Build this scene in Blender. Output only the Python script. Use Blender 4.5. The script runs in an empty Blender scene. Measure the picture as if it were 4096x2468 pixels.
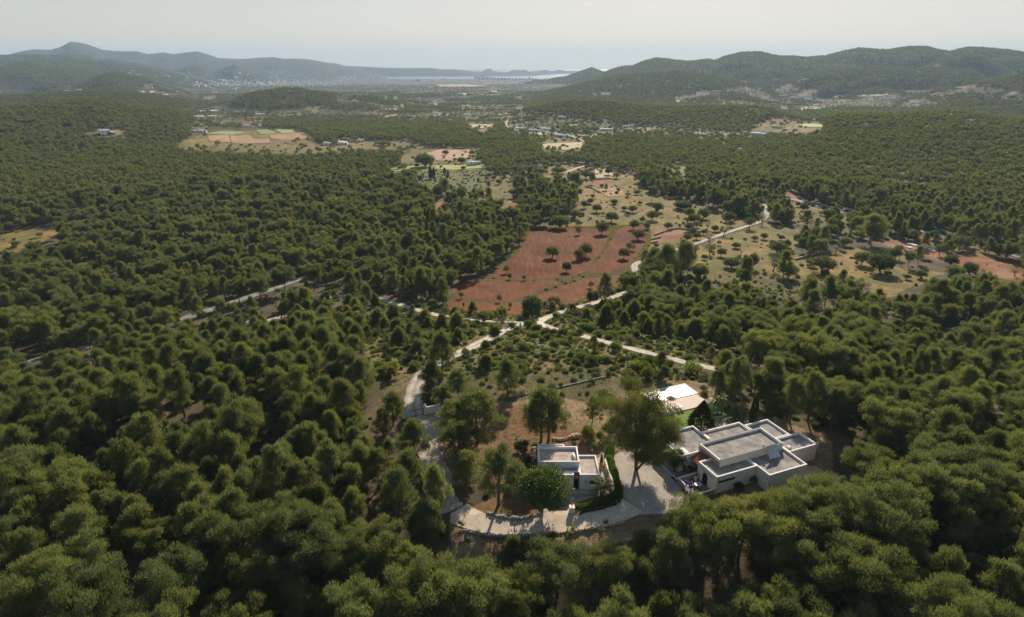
import bpy, bmesh, math, random
import numpy as np
from mathutils import Vector, Matrix, geometry
R = math.radians
scene = bpy.context.scene
C = scene.collection

# ------------------------------------------------------------------ camera, sky, sun, exposure
FOC, CX, CY, CZ = 2527.0, 2048.0, 1234.0, 70.0
PITCH = math.atan(984.0 / FOC)
cam = bpy.data.cameras.new('camera')
cam.sensor_width = 36.0
cam.lens = FOC / 4096.0 * 36.0
cam.clip_start = 1.0
cam.clip_end = 60000.0
camo = bpy.data.objects.new('camera', cam)
C.objects.link(camo)
camo.location = (0, 0, CZ)
camo.rotation_euler = (math.pi / 2 - PITCH, 0, 0)
scene.camera = camo

SUN_AZ, SUN_EL = R(15.5), R(28.0)
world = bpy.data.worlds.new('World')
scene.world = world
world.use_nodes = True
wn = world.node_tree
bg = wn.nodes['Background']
sky = wn.nodes.new('ShaderNodeTexSky')
sky.sky_type = 'NISHITA'
sky.sun_disc = False
sky.sun_elevation = SUN_EL
sky.sun_rotation = SUN_AZ
sky.altitude = 100.0
sky.air_density = 1.0
sky.dust_density = 0.5
sky.ozone_density = 1.0
# curve on the sky colour evens out its brightness and lifts the dim side: 13 c / (c + 6)
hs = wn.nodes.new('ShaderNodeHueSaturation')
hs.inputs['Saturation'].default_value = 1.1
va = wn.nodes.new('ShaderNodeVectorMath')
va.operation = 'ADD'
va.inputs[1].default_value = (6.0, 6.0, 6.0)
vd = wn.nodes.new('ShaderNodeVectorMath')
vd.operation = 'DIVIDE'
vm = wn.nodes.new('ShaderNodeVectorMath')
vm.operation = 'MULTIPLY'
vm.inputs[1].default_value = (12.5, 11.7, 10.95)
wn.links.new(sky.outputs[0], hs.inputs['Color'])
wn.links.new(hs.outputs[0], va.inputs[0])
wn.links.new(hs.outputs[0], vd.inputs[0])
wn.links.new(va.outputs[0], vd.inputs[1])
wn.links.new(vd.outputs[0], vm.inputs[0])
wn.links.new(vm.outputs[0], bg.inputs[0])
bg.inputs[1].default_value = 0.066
sl = bpy.data.lights.new('sun', 'SUN')
sl.energy = 5.0
sl.angle = R(0.55)
sl.color = (1.0, 0.89, 0.74)
so = bpy.data.objects.new('sun', sl)
C.objects.link(so)
sv = Vector((math.sin(SUN_AZ) * math.cos(SUN_EL), math.cos(SUN_AZ) * math.cos(SUN_EL), math.sin(SUN_EL)))
so.rotation_euler = sv.to_track_quat('Z', 'Y').to_euler()
so.location = (0, 0, 300)

scene.view_settings.view_transform = 'Standard'
scene.view_settings.look = 'None'
scene.view_settings.gamma = 1.0
scene.view_settings.exposure = 0.62
cy = scene.cycles
cy.max_bounces = 5
cy.diffuse_bounces = 3
cy.sample_clamp_direct = 4.0
cy.sample_clamp_indirect = 2.0
cy.glossy_bounces = 2
cy.transmission_bounces = 3
cy.volume_bounces = 0
cy.transparent_max_bounces = 4
cy.use_denoising = True
cy.caustics_reflective = False
cy.caustics_refractive = False

# ------------------------------------------------------------------ photograph pixels <-> world
ZO = {'A': (2560, 1460, 800 / 1980), 'B': (2050, 1700, 600 / 1856), 'C': (1500, 1100, 1400 / 2464), 'D': (1600, 800, 1300 / 2464),
      'E': (0, 100, 1400 / 2464), 'F': (1350, 200, 1400 / 2464), 'G': (2700, 130, 1396 / 2464), 'H': (2700, 700, 1396 / 2464),
      'I': (0, 700, 1600 / 2464), 'J': (0, 1500, 1800 / 2464), 'K': (1700, 1900, 1200 / 2464), 'P': (2500, 1480, 450 / 2464)}


def S(k, *pts):
    """crop coordinates -> full picture coordinates"""
    o = ZO[k]
    return [(o[0] + p[0] * o[2], o[1] + p[1] * o[2]) for p in pts]


SP, CP = math.sin(PITCH), math.cos(PITCH)


def ray(sx, sy):
    a = (np.asarray(sx, float) - CX) / FOC
    b = -(np.asarray(sy, float) - CY) / FOC
    return a, CP + b * SP, -SP + b * CP


def project(x, y, z):
    dz = z - CZ
    dep = y * CP - dz * SP
    up = y * SP + dz * CP
    dep = np.where(dep < 1, 1, dep)
    return CX + FOC * x / dep, CY - FOC * up / dep


# ------------------------------------------------------------------ noise in numpy
def hsh(i, j, s):
    v = np.sin(i * 127.1 + j * 311.7 + s * 74.7) * 43758.5453
    return v - np.floor(v)


def vnoise(x, y, s=0):
    xi, yi = np.floor(x), np.floor(y)
    fx, fy = x - xi, y - yi
    fx = fx * fx * (3 - 2 * fx)
    fy = fy * fy * (3 - 2 * fy)
    a, b = hsh(xi, yi, s), hsh(xi + 1, yi, s)
    c, d = hsh(xi, yi + 1, s), hsh(xi + 1, yi + 1, s)
    return a + (b - a) * fx + (c - a) * fy + (a - b - c + d) * fx * fy


def fbm(x, y, s=0, o=4):
    t, amp, tot = 0, 1.0, 0
    for k in range(o):
        t = t + amp * vnoise(x * 2 ** k, y * 2 ** k, s + k * 13)
        tot += amp
        amp *= 0.5
    return t / tot


def cells(x, y, s=0):
    """id (0..1) of the nearest jittered cell point and the distance to the border"""
    xi, yi = np.floor(x), np.floor(y)
    d1 = np.full(x.shape, 9.0)
    d2 = np.full(x.shape, 9.0)
    idv = np.zeros(x.shape)
    for a in (-1, 0, 1):
        for b in (-1, 0, 1):
            px = xi + a + hsh(xi + a, yi + b, s)
            py = yi + b + hsh(xi + a, yi + b, s + 5)
            d = np.abs(px - x) * 0.9 + np.abs(py - y) * 0.9 + 0.3 * np.hypot(px - x, py - y)
            c = hsh(xi + a, yi + b, s + 9)
            n = d < d1
            d2 = np.where(n, d1, np.minimum(d2, d))
            idv = np.where(n, c, idv)
            d1 = np.where(n, d, d1)
    return idv, d2 - d1


# ------------------------------------------------------------------ terrain
BR = np.array([0, 60, 80, 86, 138, 156, 185, 220, 260, 320, 460, 850, 1500, 3000, 6500, 8300, 8700, 9300, 40000])
BZ = np.array([-8, -6, -1.0, 0, 0, -2.6, -9.5, -18.5, -24.5, -29, -34, -43, -55, -80, -110, -117, -124, -135, -140])
rr_ = np.linspace(0, 40000, 400001)
bz_ = np.interp(rr_, BR, BZ)
def _box(v, w):
    c = np.cumsum(np.insert(np.pad(v, w // 2, mode='edge'), 0, 0))
    return (c[w:] - c[:-w]) / w


for _w, _r0, _r1 in ((201, 140, 170), (601, 190, 280), (3001, 500, 900), (8001, 1500, 2500)):
    _b = np.clip((rr_ - _r0) / (_r1 - _r0), 0, 1)
    bz_ = bz_ * (1 - _b) + _box(_box(bz_, _w), _w) * _b


def base_z(r):
    return np.interp(r, rr_, bz_)


RIDGES = []


def ridge(r0, wf, wb, pts, tree=5.0, rough=0.22):
    sx = np.array([p[0] for p in pts])
    sy = np.array([p[1] for p in pts])
    a, b, c = ray(sx, sy)
    az = np.arctan2(a, b)
    z = CZ + r0 * c / np.hypot(a, b) - tree
    amp = np.maximum(z - base_z(np.array(float(r0))), 0)
    o = np.argsort(az)
    az, amp = az[o], amp[o]
    t = 0.055
    az = np.concatenate([[az[0] - t, az[0] - t * .5], az, [az[-1] + t * .5, az[-1] + t]])
    amp = np.concatenate([[0, amp[0] * .55], amp, [amp[-1] * .55, 0]])
    RIDGES.append((r0, wf, wb, az, amp, rough))


ridge(9300, 1500, 1500, S('E', (-700, 215), (-300, 225), (60, 205), (150, 182), (240, 168), (350, 172), (420, 155), (490, 118), (540, 118), (620, 135), (720, 172), (800, 180), (880, 182),
      (960, 182), (1040, 203), (1150, 190), (1220, 203), (1300, 192), (1390, 183), (1450, 200), (1540, 230), (1640, 235), (1720, 237), (1800, 230), (1920, 223),
      (2000, 235), (2100, 235), (2180, 240), (2300, 262), (2464, 296)), 4, .2)
ridge(10400, 450, 600, S('E', (2180, 245), (2300, 262)) + S('F', (0, 93), (60, 110), (200, 115), (330, 122), (480, 125), (650, 123), (720, 132), (850, 135), (950, 148), (1100, 156), (1230, 160)), 4, .12)
ridge(12500, 260, 260, S('F', (1020, 150), (1045, 131), (1085, 128), (1092, 146)), 0, .05)
ridge(11200, 260, 260, S('F', (1190, 156), (1240, 138), (1330, 138), (1346, 154)), 0, .05)
ridge(12300, 150, 150, S('F', (1440, 143), (1462, 137), (1480, 143)), 0, .05)
ridge(12300, 260, 260, S('F', (1514, 152), (1560, 137), (1600, 146), (1720, 148), (1850, 152)), 0, .05)
ridge(6000, 1000, 1000, S('E', (-600, 190), (0, 205), (130, 203), (290, 200), (380, 205), (480, 195), (540, 210), (610, 208), (700, 235), (780, 232), (830, 240), (900, 255), (1000, 270), (1130, 300), (1250, 325)), 4, .25)
ridge(6800, 500, 500, S('E', (1280, 296), (1360, 275), (1440, 294)), 4)
ridge(6600, 450, 450, S('E', (1560, 308), (1600, 288), (1650, 272), (1700, 288), (1740, 306)), 4)
ridge(4600, 800, 800, S('E', (-500, 260), (0, 290), (170, 260), (330, 285), (480, 300), (700, 335)), 5, .25)
ridge(3600, 450, 450, S('E', (620, 392), (720, 345), (820, 330), (920, 350), (1050, 392)), 6)
ridge(2300, 330, 330, S('E', (-300, 520), (130, 492), (250, 470), (550, 465), (650, 445), (800, 455), (930, 470), (1050, 490), (1180, 500), (1250, 520)), 7, .15)
ridge(1450, 330, 300, S('E', (-500, 620), (0, 575), (150, 560), (300, 535), (480, 520), (640, 512), (760, 525), (880, 555), (1000, 570), (1250, 600), (1330, 640)), 7, .12)
ridge(2150, 230, 260, S('E', (1620, 530), (1700, 490), (1820, 460), (1900, 455), (2000, 440), (2130, 443), (2200, 460), (2350, 475), (2464, 490)) + S('F', (140, 310), (280, 330)), 7, .12)
ridge(5400, 420, 500, S('F', (1480, 208), (1600, 190), (1700, 155), (1790, 125), (1840, 145), (1900, 165)), 3, .12)
ridge(4500, 900, 900, S('F', (1860, 165), (1920, 140), (2000, 115), (2080, 110), (2160, 75), (2240, 55), (2330, 62)) + S('G', (0, 195), (100, 203), (240, 188), (280, 198), (360, 165), (470, 142), (600, 136), (660, 148), (740, 165),
      (840, 165), (920, 175), (1060, 165), (1180, 135), (1300, 110), (1400, 118), (1500, 122), (1650, 98), (1780, 98), (1850, 118), (1940, 133), (2060, 105), (2200, 108), (2350, 122), (2464, 138), (2900, 150), (3200, 200)), 6, .42)
ridge(3100, 480, 480, S('F', (1390, 310), (1500, 280), (1700, 240), (1850, 205), (2000, 175), (2110, 168), (2250, 160), (2330, 158)) + S('G', (0, 265), (200, 300), (350, 320), (500, 335)), 6, .2)
ridge(3400, 400, 400, S('G', (900, 300), (1000, 275), (1200, 258), (1330, 247), (1500, 252), (1700, 252), (1900, 250), (2100, 262)), 6, .3)
ridge(3900, 350, 400, S('G', (1740, 250), (1900, 178), (2050, 150), (2150, 165), (2300, 230), (2360, 255)), 6, .3)
ridge(2600, 400, 400, S('G', (3000, 240), (2464, 285), (2300, 330), (2100, 355), (1900, 392)), 6, .25)
ridge(1520, 200, 230, S('F', (1240, 440), (1400, 390), (1550, 360), (1800, 352), (1950, 365), (2100, 385), (2300, 395)) + S('G', (0, 520), (150, 515), (300, 520), (580, 518), (660, 532)), 8, .1)
ridge(1250, 330, 260, S('G', (1040, 602), (1150, 572), (1400, 567), (1700, 560), (1850, 552), (2000, 540), (2060, 545), (2200, 590), (2464, 600), (3000, 600)), 8, .1)


def HT(x, y):
    x = np.asarray(x, float)
    y = np.asarray(y, float)
    r = np.hypot(x, y)
    az = np.arctan2(x, y)
    h = base_z(r)
    add = np.zeros_like(r)
    far = r > 700
    if far.any():
        rf, af = r[far], az[far]
        xf, yf = x[far], y[far]
        ad = np.zeros_like(rf)
        for r0, wf, wb, a_, m_, rough in RIDGES:
            A = np.interp(af, a_, m_)
            sel = A > 0
            if not sel.any():
                continue
            d = rf[sel] - r0
            g = np.exp(-(np.where(d < 0, d / wf, d / wb)) ** 2)
            L = wf * 0.55
            n = np.abs(2 * fbm(xf[sel] / L, yf[sel] / L, r0 % 97, 3) - 1) * 2
            g = np.clip(g - rough * n * g * (1 - g) * 2.6, 0, 1)
            ad[sel] = np.maximum(ad[sel], A[sel] * g)
        add[far] = ad
    w = np.clip((r - 230) / 500, 0, 1)
    und = (fbm(x / 160, y / 160, 3, 3) - .5) * 5.0 * w + (fbm(x / 45, y / 45, 8, 2) - .5) * 1.2 * np.clip((r - 140) / 60, 0, 1)
    und = np.where(r > 7600, und * np.clip((8200 - r) / 600, 0, 1), und)
    return h + add + und


RS = np.concatenate([np.arange(45, 400, 0.5), np.geomspace(400, 14000, 1600)])


def hit(sx, sy):
    """where the line of sight through a picture point meets the ground"""
    a, b, c = ray(sx, sy)
    n = math.hypot(a, b)
    x, y = a / n * RS, b / n * RS
    zr = CZ + c / n * RS
    d = zr - HT(x, y)
    i = np.argmax(d < 0)
    if d[i] >= 0:
        i = len(RS) - 1
    if i == 0:
        return np.array([x[0], y[0], float(HT(x[:1], y[:1])[0])])
    t = d[i - 1] / (d[i - 1] - d[i] + 1e-9)
    r = RS[i - 1] + (RS[i] - RS[i - 1]) * t
    px, py = a / n * r, b / n * r
    return np.array([px, py, float(HT(np.array([px]), np.array([py]))[0])])


def at(k, x, y):
    return hit(*S(k, (x, y))[0])


def hgt(k, base, top):
    """ground point under BASE and the height that reaches the picture point TOP above it"""
    p = at(k, *base)
    a, b, c = ray(*S(k, top)[0])
    r = math.hypot(p[0], p[1])
    return p, max(0.3, CZ + r * float(c) / math.hypot(a, b) - p[2])


def wid(p, k, px):
    """metres that px crop pixels cover at the distance of P"""
    dep = p[1] * CP - (p[2] - CZ) * SP
    return px * ZO[k][2] * dep / FOC


def inpoly(px, py, poly):
    ins = np.zeros(px.shape, bool)
    xs = np.array([p[0] for p in poly])
    ys = np.array([p[1] for p in poly])
    if not len(px):
        return ins
    bb = (px > xs.min()) & (px < xs.max()) & (py > ys.min()) & (py < ys.max())
    idx = np.nonzero(bb)[0]
    qx, qy = px[idx], py[idx]
    r = np.zeros(qx.shape, bool)
    n = len(poly)
    for i in range(n):
        x1, y1 = xs[i], ys[i]
        x2, y2 = xs[i - 1], ys[i - 1]
        c = ((y1 > qy) != (y2 > qy)) & (qx < (x2 - x1) * (qy - y1) / (y2 - y1 + 1e-12) + x1)
        r ^= c
    ins[idx] = r
    return ins


# ------------------------------------------------------------------ materials
def new_mat(name):
    m = bpy.data.materials.new(name)
    m.use_nodes = True
    nt = m.node_tree
    return m, nt, nt.nodes['Principled BSDF']


def nd(nt, t, **kw):
    n = nt.nodes.new(t)
    for k, v in kw.items():
        setattr(n, k, v)
    return n


def rgb(c):
    return (c[0], c[1], c[2], 1.0)


def noise_mix(nt, ca, cb, scale, detail=4, lo=.35, hi=.65, coord='Object', vec=None, rough=.6):
    tc = nd(nt, 'ShaderNodeTexCoord')
    n = nd(nt, 'ShaderNodeTexNoise')
    n.inputs['Scale'].default_value = scale
    n.inputs['Detail'].default_value = detail
    n.inputs['Roughness'].default_value = rough
    nt.links.new(vec or tc.outputs[coord], n.inputs['Vector'])
    mr = nd(nt, 'ShaderNodeMapRange')
    mr.inputs['From Min'].default_value = lo
    mr.inputs['From Max'].default_value = hi
    nt.links.new(n.outputs[0], mr.inputs['Value'])
    mx = nd(nt, 'ShaderNodeMix', data_type='RGBA')
    nt.links.new(mr.outputs[0], mx.inputs[0])
    for i, c in ((6, ca), (7, cb)):
        if isinstance(c, tuple):
            mx.inputs[i].default_value = rgb(c)
        else:
            nt.links.new(c, mx.inputs[i])
    return mx.outputs[2]


def surf(name, ca, cb=None, scale=1.0, rough=.85, bump=0.0, bscale=None, cc=None, cscale=None, spec=.3, coord='Object', detail=5):
    m, nt, b = new_mat(name)
    b.inputs['Roughness'].default_value = rough
    b.inputs['Specular IOR Level'].default_value = spec
    if cb is None:
        b.inputs['Base Color'].default_value = rgb(ca)
    else:
        o = noise_mix(nt, ca, cb, scale, detail, coord=coord)
        if cc is not None:
            o = noise_mix(nt, o, cc, cscale, 5, .5, .72, coord=coord)
        nt.links.new(o, b.inputs['Base Color'])
    if bump:
        tc = nd(nt, 'ShaderNodeTexCoord')
        n = nd(nt, 'ShaderNodeTexNoise')
        n.inputs['Scale'].default_value = bscale or scale * 6
        n.inputs['Detail'].default_value = 5
        nt.links.new(tc.outputs[coord], n.inputs['Vector'])
        bp = nd(nt, 'ShaderNodeBump')
        bp.inputs['Strength'].default_value = bump
        bp.inputs['Distance'].default_value = .1
        nt.links.new(n.outputs[0], bp.inputs['Height'])
        nt.links.new(bp.outputs[0], b.inputs['Normal'])
    return m


def leaf_mat(name, ca, cb, trans=.4, sheen=.05, trc=(1.25, 1.25, .7)):
    """two-sided leaf: diffuse with light coming through, colour drifting from leaf to leaf and from plant to plant"""
    m = bpy.data.materials.new(name)
    m.use_nodes = True
    nt = m.node_tree
    nt.nodes.clear()
    out = nd(nt, 'ShaderNodeOutputMaterial')
    at_ = nd(nt, 'ShaderNodeAttribute', attribute_name='tint')
    oi = nd(nt, 'ShaderNodeObjectInfo')
    ma = nd(nt, 'ShaderNodeMath', operation='MULTIPLY_ADD')
    ma.inputs[1].default_value = .7
    nt.links.new(oi.outputs['Random'], ma.inputs[0])
    mb = nd(nt, 'ShaderNodeMath', operation='MULTIPLY')
    mb.inputs[1].default_value = .45
    nt.links.new(at_.outputs['Fac'], mb.inputs[0])
    nt.links.new(mb.outputs[0], ma.inputs[2])
    mx = nd(nt, 'ShaderNodeMix', data_type='RGBA')
    mx.inputs[6].default_value = rgb(ca)
    mx.inputs[7].default_value = rgb(cb)
    nt.links.new(ma.outputs[0], mx.inputs[0])
    # some plants lean to a cooler grey green
    mf = nd(nt, 'ShaderNodeMath', operation='MULTIPLY')
    mf.inputs[1].default_value = 7.31
    nt.links.new(oi.outputs['Random'], mf.inputs[0])
    fr = nd(nt, 'ShaderNodeMath', operation='FRACT')
    nt.links.new(mf.outputs[0], fr.inputs[0])
    f2 = nd(nt, 'ShaderNodeMath', operation='MULTIPLY')
    f2.inputs[1].default_value = .55
    nt.links.new(fr.outputs[0], f2.inputs[0])
    mg_ = nd(nt, 'ShaderNodeMix', data_type='RGBA')
    k_ = sum(ca) / 3 * .5 + sum(cb) / 3 * .5
    mg_.inputs[7].default_value = rgb((k_ * .82, k_ * 1.12, k_ * .66))
    nt.links.new(f2.outputs[0], mg_.inputs[0])
    nt.links.new(mx.outputs[2], mg_.inputs[6])
    mx = mg_
    df = nd(nt, 'ShaderNodeBsdfDiffuse')
    nt.links.new(mx.outputs[2], df.inputs[0])
    tr = nd(nt, 'ShaderNodeBsdfTranslucent')
    tm = nd(nt, 'ShaderNodeMix', data_type='RGBA', blend_type='MULTIPLY')
    tm.inputs[0].default_value = 1
    tm.inputs[7].default_value = rgb(trc)
    nt.links.new(mx.outputs[2], tm.inputs[6])
    nt.links.new(tm.outputs[2], tr.inputs[0])
    ms = nd(nt, 'ShaderNodeMixShader')
    ms.inputs[0].default_value = trans
    nt.links.new(df.outputs[0], ms.inputs[1])
    nt.links.new(tr.outputs[0], ms.inputs[2])
    gl = nd(nt, 'ShaderNodeBsdfGlossy')
    gl.inputs['Roughness'].default_value = .5
    gl.inputs['Color'].default_value = (.7, .75, .6, 1)
    m2 = nd(nt, 'ShaderNodeMixShader')
    m2.inputs[0].default_value = sheen
    nt.links.new(ms.outputs[0], m2.inputs[1])
    nt.links.new(gl.outputs[0], m2.inputs[2])
    nt.links.new(m2.outputs[0], out.inputs[0])
    return m


M = {}
M['pine'] = leaf_mat('pine needles', (.084, .100, .037), (.228, .234, .080), .44, .045)
M['farpine'] = leaf_mat('darkened pine needles', (.056, .072, .030), (.178, .188, .066), .33, .0)  # darker copy of the needles, missing self-shade of far crowns put into the colour
M['broad'] = leaf_mat('broad leaves', (.040, .075, .014), (.120, .170, .028), .42)
M['bright'] = leaf_mat('young bright leaves', (.120, .165, .018), (.260, .280, .030), .45)
M['olive'] = leaf_mat('grey green leaves', (.085, .095, .055), (.170, .175, .105), .35)
M['carob'] = leaf_mat('orchard leaves', (.055, .072, .020), (.150, .160, .040), .4)
M['dark'] = leaf_mat('dark conifer leaves', (.022, .034, .010), (.060, .075, .018), .25)
M['shrubm'] = leaf_mat('shrub leaves', (.070, .085, .020), (.215, .225, .045), .42)
M['drygrass'] = leaf_mat('dry grass blades', (.160, .140, .055), (.330, .260, .120), .4)
M['palm'] = leaf_mat('palm leaflets', (.060, .085, .022), (.150, .175, .045), .4)
M['rust'] = leaf_mat('dead brown needles', (.20, .11, .05), (.30, .17, .08), .3)
M['purple'] = leaf_mat('purple petals', (.10, .04, .32), (.20, .08, .50), .3, trc=(1, 1, 1))
M['bark'] = surf('pine bark', (.090, .068, .050), (.17, .135, .105), 3, .95)
M['bark_grey'] = surf('grey bark', (.16, .15, .13), (.27, .25, .22), 3, .95)

# ------------------------------------------------------------------ objects
def tag(o, label=None, cat=None, group=None, kind=None):
    if label:
        o['label'] = label
    if cat:
        o['category'] = cat
    if group:
        o['group'] = group
    if kind:
        o['kind'] = kind
    return o


def link(name, me, mats=None, parent=None, loc=None, rz=0.0):
    o = bpy.data.objects.new(name, me)
    C.objects.link(o)
    if mats is not None and me is not None:
        for m in (mats if isinstance(mats, (list, tuple)) else [mats]):
            me.materials.append(m)
    if parent is not None:
        o.parent = parent
    if loc is not None:
        o.location = loc
    if rz:
        o.rotation_euler = (0, 0, rz)
    return o


def empty(name, loc, rz=0.0):
    o = bpy.data.objects.new(name, None)
    C.objects.link(o)
    o.location = loc
    o.rotation_euler = (0, 0, rz)
    o.empty_display_size = .5
    return o


def quad_mesh(name, q, tint=None, smooth=False):
    """q: n x 4 x 3 array of loose quads"""
    n = len(q)
    me = bpy.data.meshes.new(name)
    me.vertices.add(n * 4)
    me.vertices.foreach_set('co', np.ascontiguousarray(q, dtype=np.float32).ravel())
    me.loops.add(n * 4)
    me.loops.foreach_set('vertex_index', np.arange(n * 4, dtype=np.int32))
    me.polygons.add(n)
    me.polygons.foreach_set('loop_start', np.arange(0, n * 4, 4, dtype=np.int32))
    me.update(calc_edges=True)
    if tint is not None:
        a = me.attributes.new('tint', 'FLOAT', 'FACE')
        a.data.foreach_set('value', np.asarray(tint, dtype=np.float32))
    return me


def grid_mesh(name, V, nr, nc, keep=None):
    """regular grid of nr x nc vertices"""
    i = np.arange((nr - 1) * (nc - 1))
    r, c = i // (nc - 1), i % (nc - 1)
    f = np.stack([r * nc + c, r * nc + c + 1, (r + 1) * nc + c + 1, (r + 1) * nc + c], 1)
    if keep is not None:
        f = f[keep]
    n = len(f)
    me = bpy.data.meshes.new(name)
    me.vertices.add(len(V))
    me.vertices.foreach_set('co', V.astype(np.float32).ravel())
    me.loops.add(n * 4)
    me.loops.foreach_set('vertex_index', f.astype(np.int32).ravel())
    me.polygons.add(n)
    me.polygons.foreach_set('loop_start', np.arange(0, n * 4, 4, dtype=np.int32))
    me.polygons.foreach_set('use_smooth', np.ones(n, bool))
    me.update(calc_edges=True)
    return me


class MB:
    """collects simple solids into one mesh"""

    def __init__(s):
        s.v, s.f = [], []

    def add(s, vs, fs):
        b = len(s.v)
        s.v += [tuple(p) for p in vs]
        s.f += [tuple(b + i for i in f) for f in fs]
        return s

    def box(s, x0, y0, z0, x1, y1, z1):
        return s.add([(x0, y0, z0), (x1, y0, z0), (x1, y1, z0), (x0, y1, z0), (x0, y0, z1), (x1, y0, z1), (x1, y1, z1), (x0, y1, z1)],
                     [(0, 3, 2, 1), (4, 5, 6, 7), (0, 1, 5, 4), (1, 2, 6, 5), (2, 3, 7, 6), (3, 0, 4, 7)])

    def prism(s, poly, z0, z1):
        n = len(poly)
        return s.add([(p[0], p[1], z0) for p in poly] + [(p[0], p[1], z1) for p in poly],
                     [tuple(range(n))[::-1], tuple(range(n, 2 * n))] + [(i, (i + 1) % n, n + (i + 1) % n, n + i) for i in range(n)])

    def tube(s, pts, rad, n=6, cap=True):
        pts = [Vector(p) for p in pts]
        b = len(s.v)
        for i, p in enumerate(pts):
            t = (pts[min(i + 1, len(pts) - 1)] - pts[max(i - 1, 0)])
            t = t.normalized() if t.length > 1e-6 else Vector((0, 0, 1))
            u = t.cross(Vector((.37, .91, .17))).normalized()
            w = t.cross(u)
            r = rad[i] if isinstance(rad, (list, tuple)) else rad
            for k in range(n):
                a = 2 * math.pi * k / n
                s.v.append(tuple(p + u * (math.cos(a) * r) + w * (math.sin(a) * r)))
        for i in range(len(pts) - 1):
            for k in range(n):
                s.f.append((b + i * n + k, b + i * n + (k + 1) % n, b + (i + 1) * n + (k + 1) % n, b + (i + 1) * n + k))
        if cap:
            s.f.append(tuple(b + k for k in range(n))[::-1])
            e = b + (len(pts) - 1) * n
            s.f.append(tuple(e + k for k in range(n)))
        return s

    def lathe(s, prof, cx=0, cy=0, n=16):
        b = len(s.v)
        for r, z in prof:
            for k in range(n):
                a = 2 * math.pi * k / n
                s.v.append((cx + r * math.cos(a), cy + r * math.sin(a), z))
        m = len(prof)
        for i in range(m - 1):
            for k in range(n):
                s.f.append((b + i * n + k, b + i * n + (k + 1) % n, b + (i + 1) * n + (k + 1) % n, b + (i + 1) * n + k))
        s.f.append(tuple(b + k for k in range(n))[::-1])
        s.f.append(tuple(b + (m - 1) * n + k for k in range(n)))
        return s

    def blob(s, c, rx, ry, rz, rng, n=1, j=.12):
        bm = bmesh.new()
        bmesh.ops.create_icosphere(bm, subdivisions=n + 1, radius=1)
        b = len(s.v)
        bm.verts.index_update()
        for v in bm.verts:
            k = 1 + rng.uniform(-j, j)
            s.v.append((c[0] + v.co.x * rx * k, c[1] + v.co.y * ry * k, c[2] + v.co.z * rz * k))
        for f in bm.faces:
            s.f.append(tuple(b + v.index for v in f.verts))
        bm.free()
        return s

    def build(s, name, mat=None, parent=None, loc=None, rz=0.0, bevel=0, smooth=False):
        me = bpy.data.meshes.new(name)
        me.from_pydata(s.v, [], s.f)
        me.update()
        if smooth:
            me.polygons.foreach_set('use_smooth', np.ones(len(me.polygons), bool))
        o = link(name, me, mat, parent, loc, rz)
        if bevel:
            bm = bmesh.new()
            bm.from_mesh(me)
            bmesh.ops.bevel(bm, geom=[e for e in bm.edges if len(e.link_faces) == 2 and e.calc_face_angle(0) > .6], offset=bevel, segments=2, affect='EDGES')
            bm.to_mesh(me)
            bm.free()
        return o

# ------------------------------------------------------------------ land cover (polygons on the ground)
POLY = {}
POLY['scrub'] = [
    S('C', (-60, 330), (20, 215), (120, 235), (280, 285), (560, 340), (800, 352), (930, 372), (760, 470), (640, 520), (500, 590), (380, 660), (290, 720), (235, 830), (215, 960), (120, 930), (40, 800), (-40, 720), (-90, 560)),
    S('C', (930, 385), (1100, 345), (1180, 400), (1500, 470), (1700, 520), (2000, 600), (2330, 680), (2320, 760), (2050, 790), (1730, 860), (1500, 880), (1240, 840), (980, 870), (700, 780), (450, 740), (420, 680), (600, 580), (760, 500)),
    S('C', (1160, 330), (1290, 280), (1550, 200), (1760, 230), (1900, 330), (2040, 420), (2380, 640), (2000, 560), (1700, 490), (1450, 420)),
    S('D', (600, 860), (900, 850), (1100, 840), (1430, 760), (1640, 680), (1740, 700), (1460, 800), (1200, 860), (1000, 910), (830, 910), (500, 890), (0, 800), (100, 770), (350, 800)),
    S('H', (0, 690), (200, 690), (700, 700), (960, 770), (800, 860), (500, 800), (160, 770), (0, 800)),
    S('H', (0, 1200), (180, 1190), (230, 1270), (0, 1290)),
    S('J', (1380, 200), (1480, 170), (1500, 250), (1400, 300)), S('J', (980, 980), (1070, 980), (1050, 1090), (950, 1120))]
POLY['garden'] = [
    S('C', (215, 960), (420, 960), (700, 900), (900, 900), (1240, 850), (1450, 890), (1700, 880), (1720, 1010), (1900, 1000), (2000, 1250), (1640, 1240), (1450, 1420), (1090, 1420), (800, 1484), (540, 1484), (420, 1150), (230, 1010)),
    S('K', (210, 300), (370, 240), (470, 240), (780, 100), (1100, 0), (1700, 0), (2464, 0), (2464, 330), (1900, 480), (1600, 560), (1000, 620), (560, 640), (330, 880), (230, 760), (200, 420)),
    S('A', (0, 560), (420, 580), (700, 480), (1100, 520), (1300, 500), (1900, 760), (1900, 1180), (1650, 1200), (1200, 1250), (400, 1484), (0, 1484)),
    S('A', (190, 200), (320, 150), (640, 180), (780, 330), (1080, 380), (1100, 520), (400, 600), (200, 500))]
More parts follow.
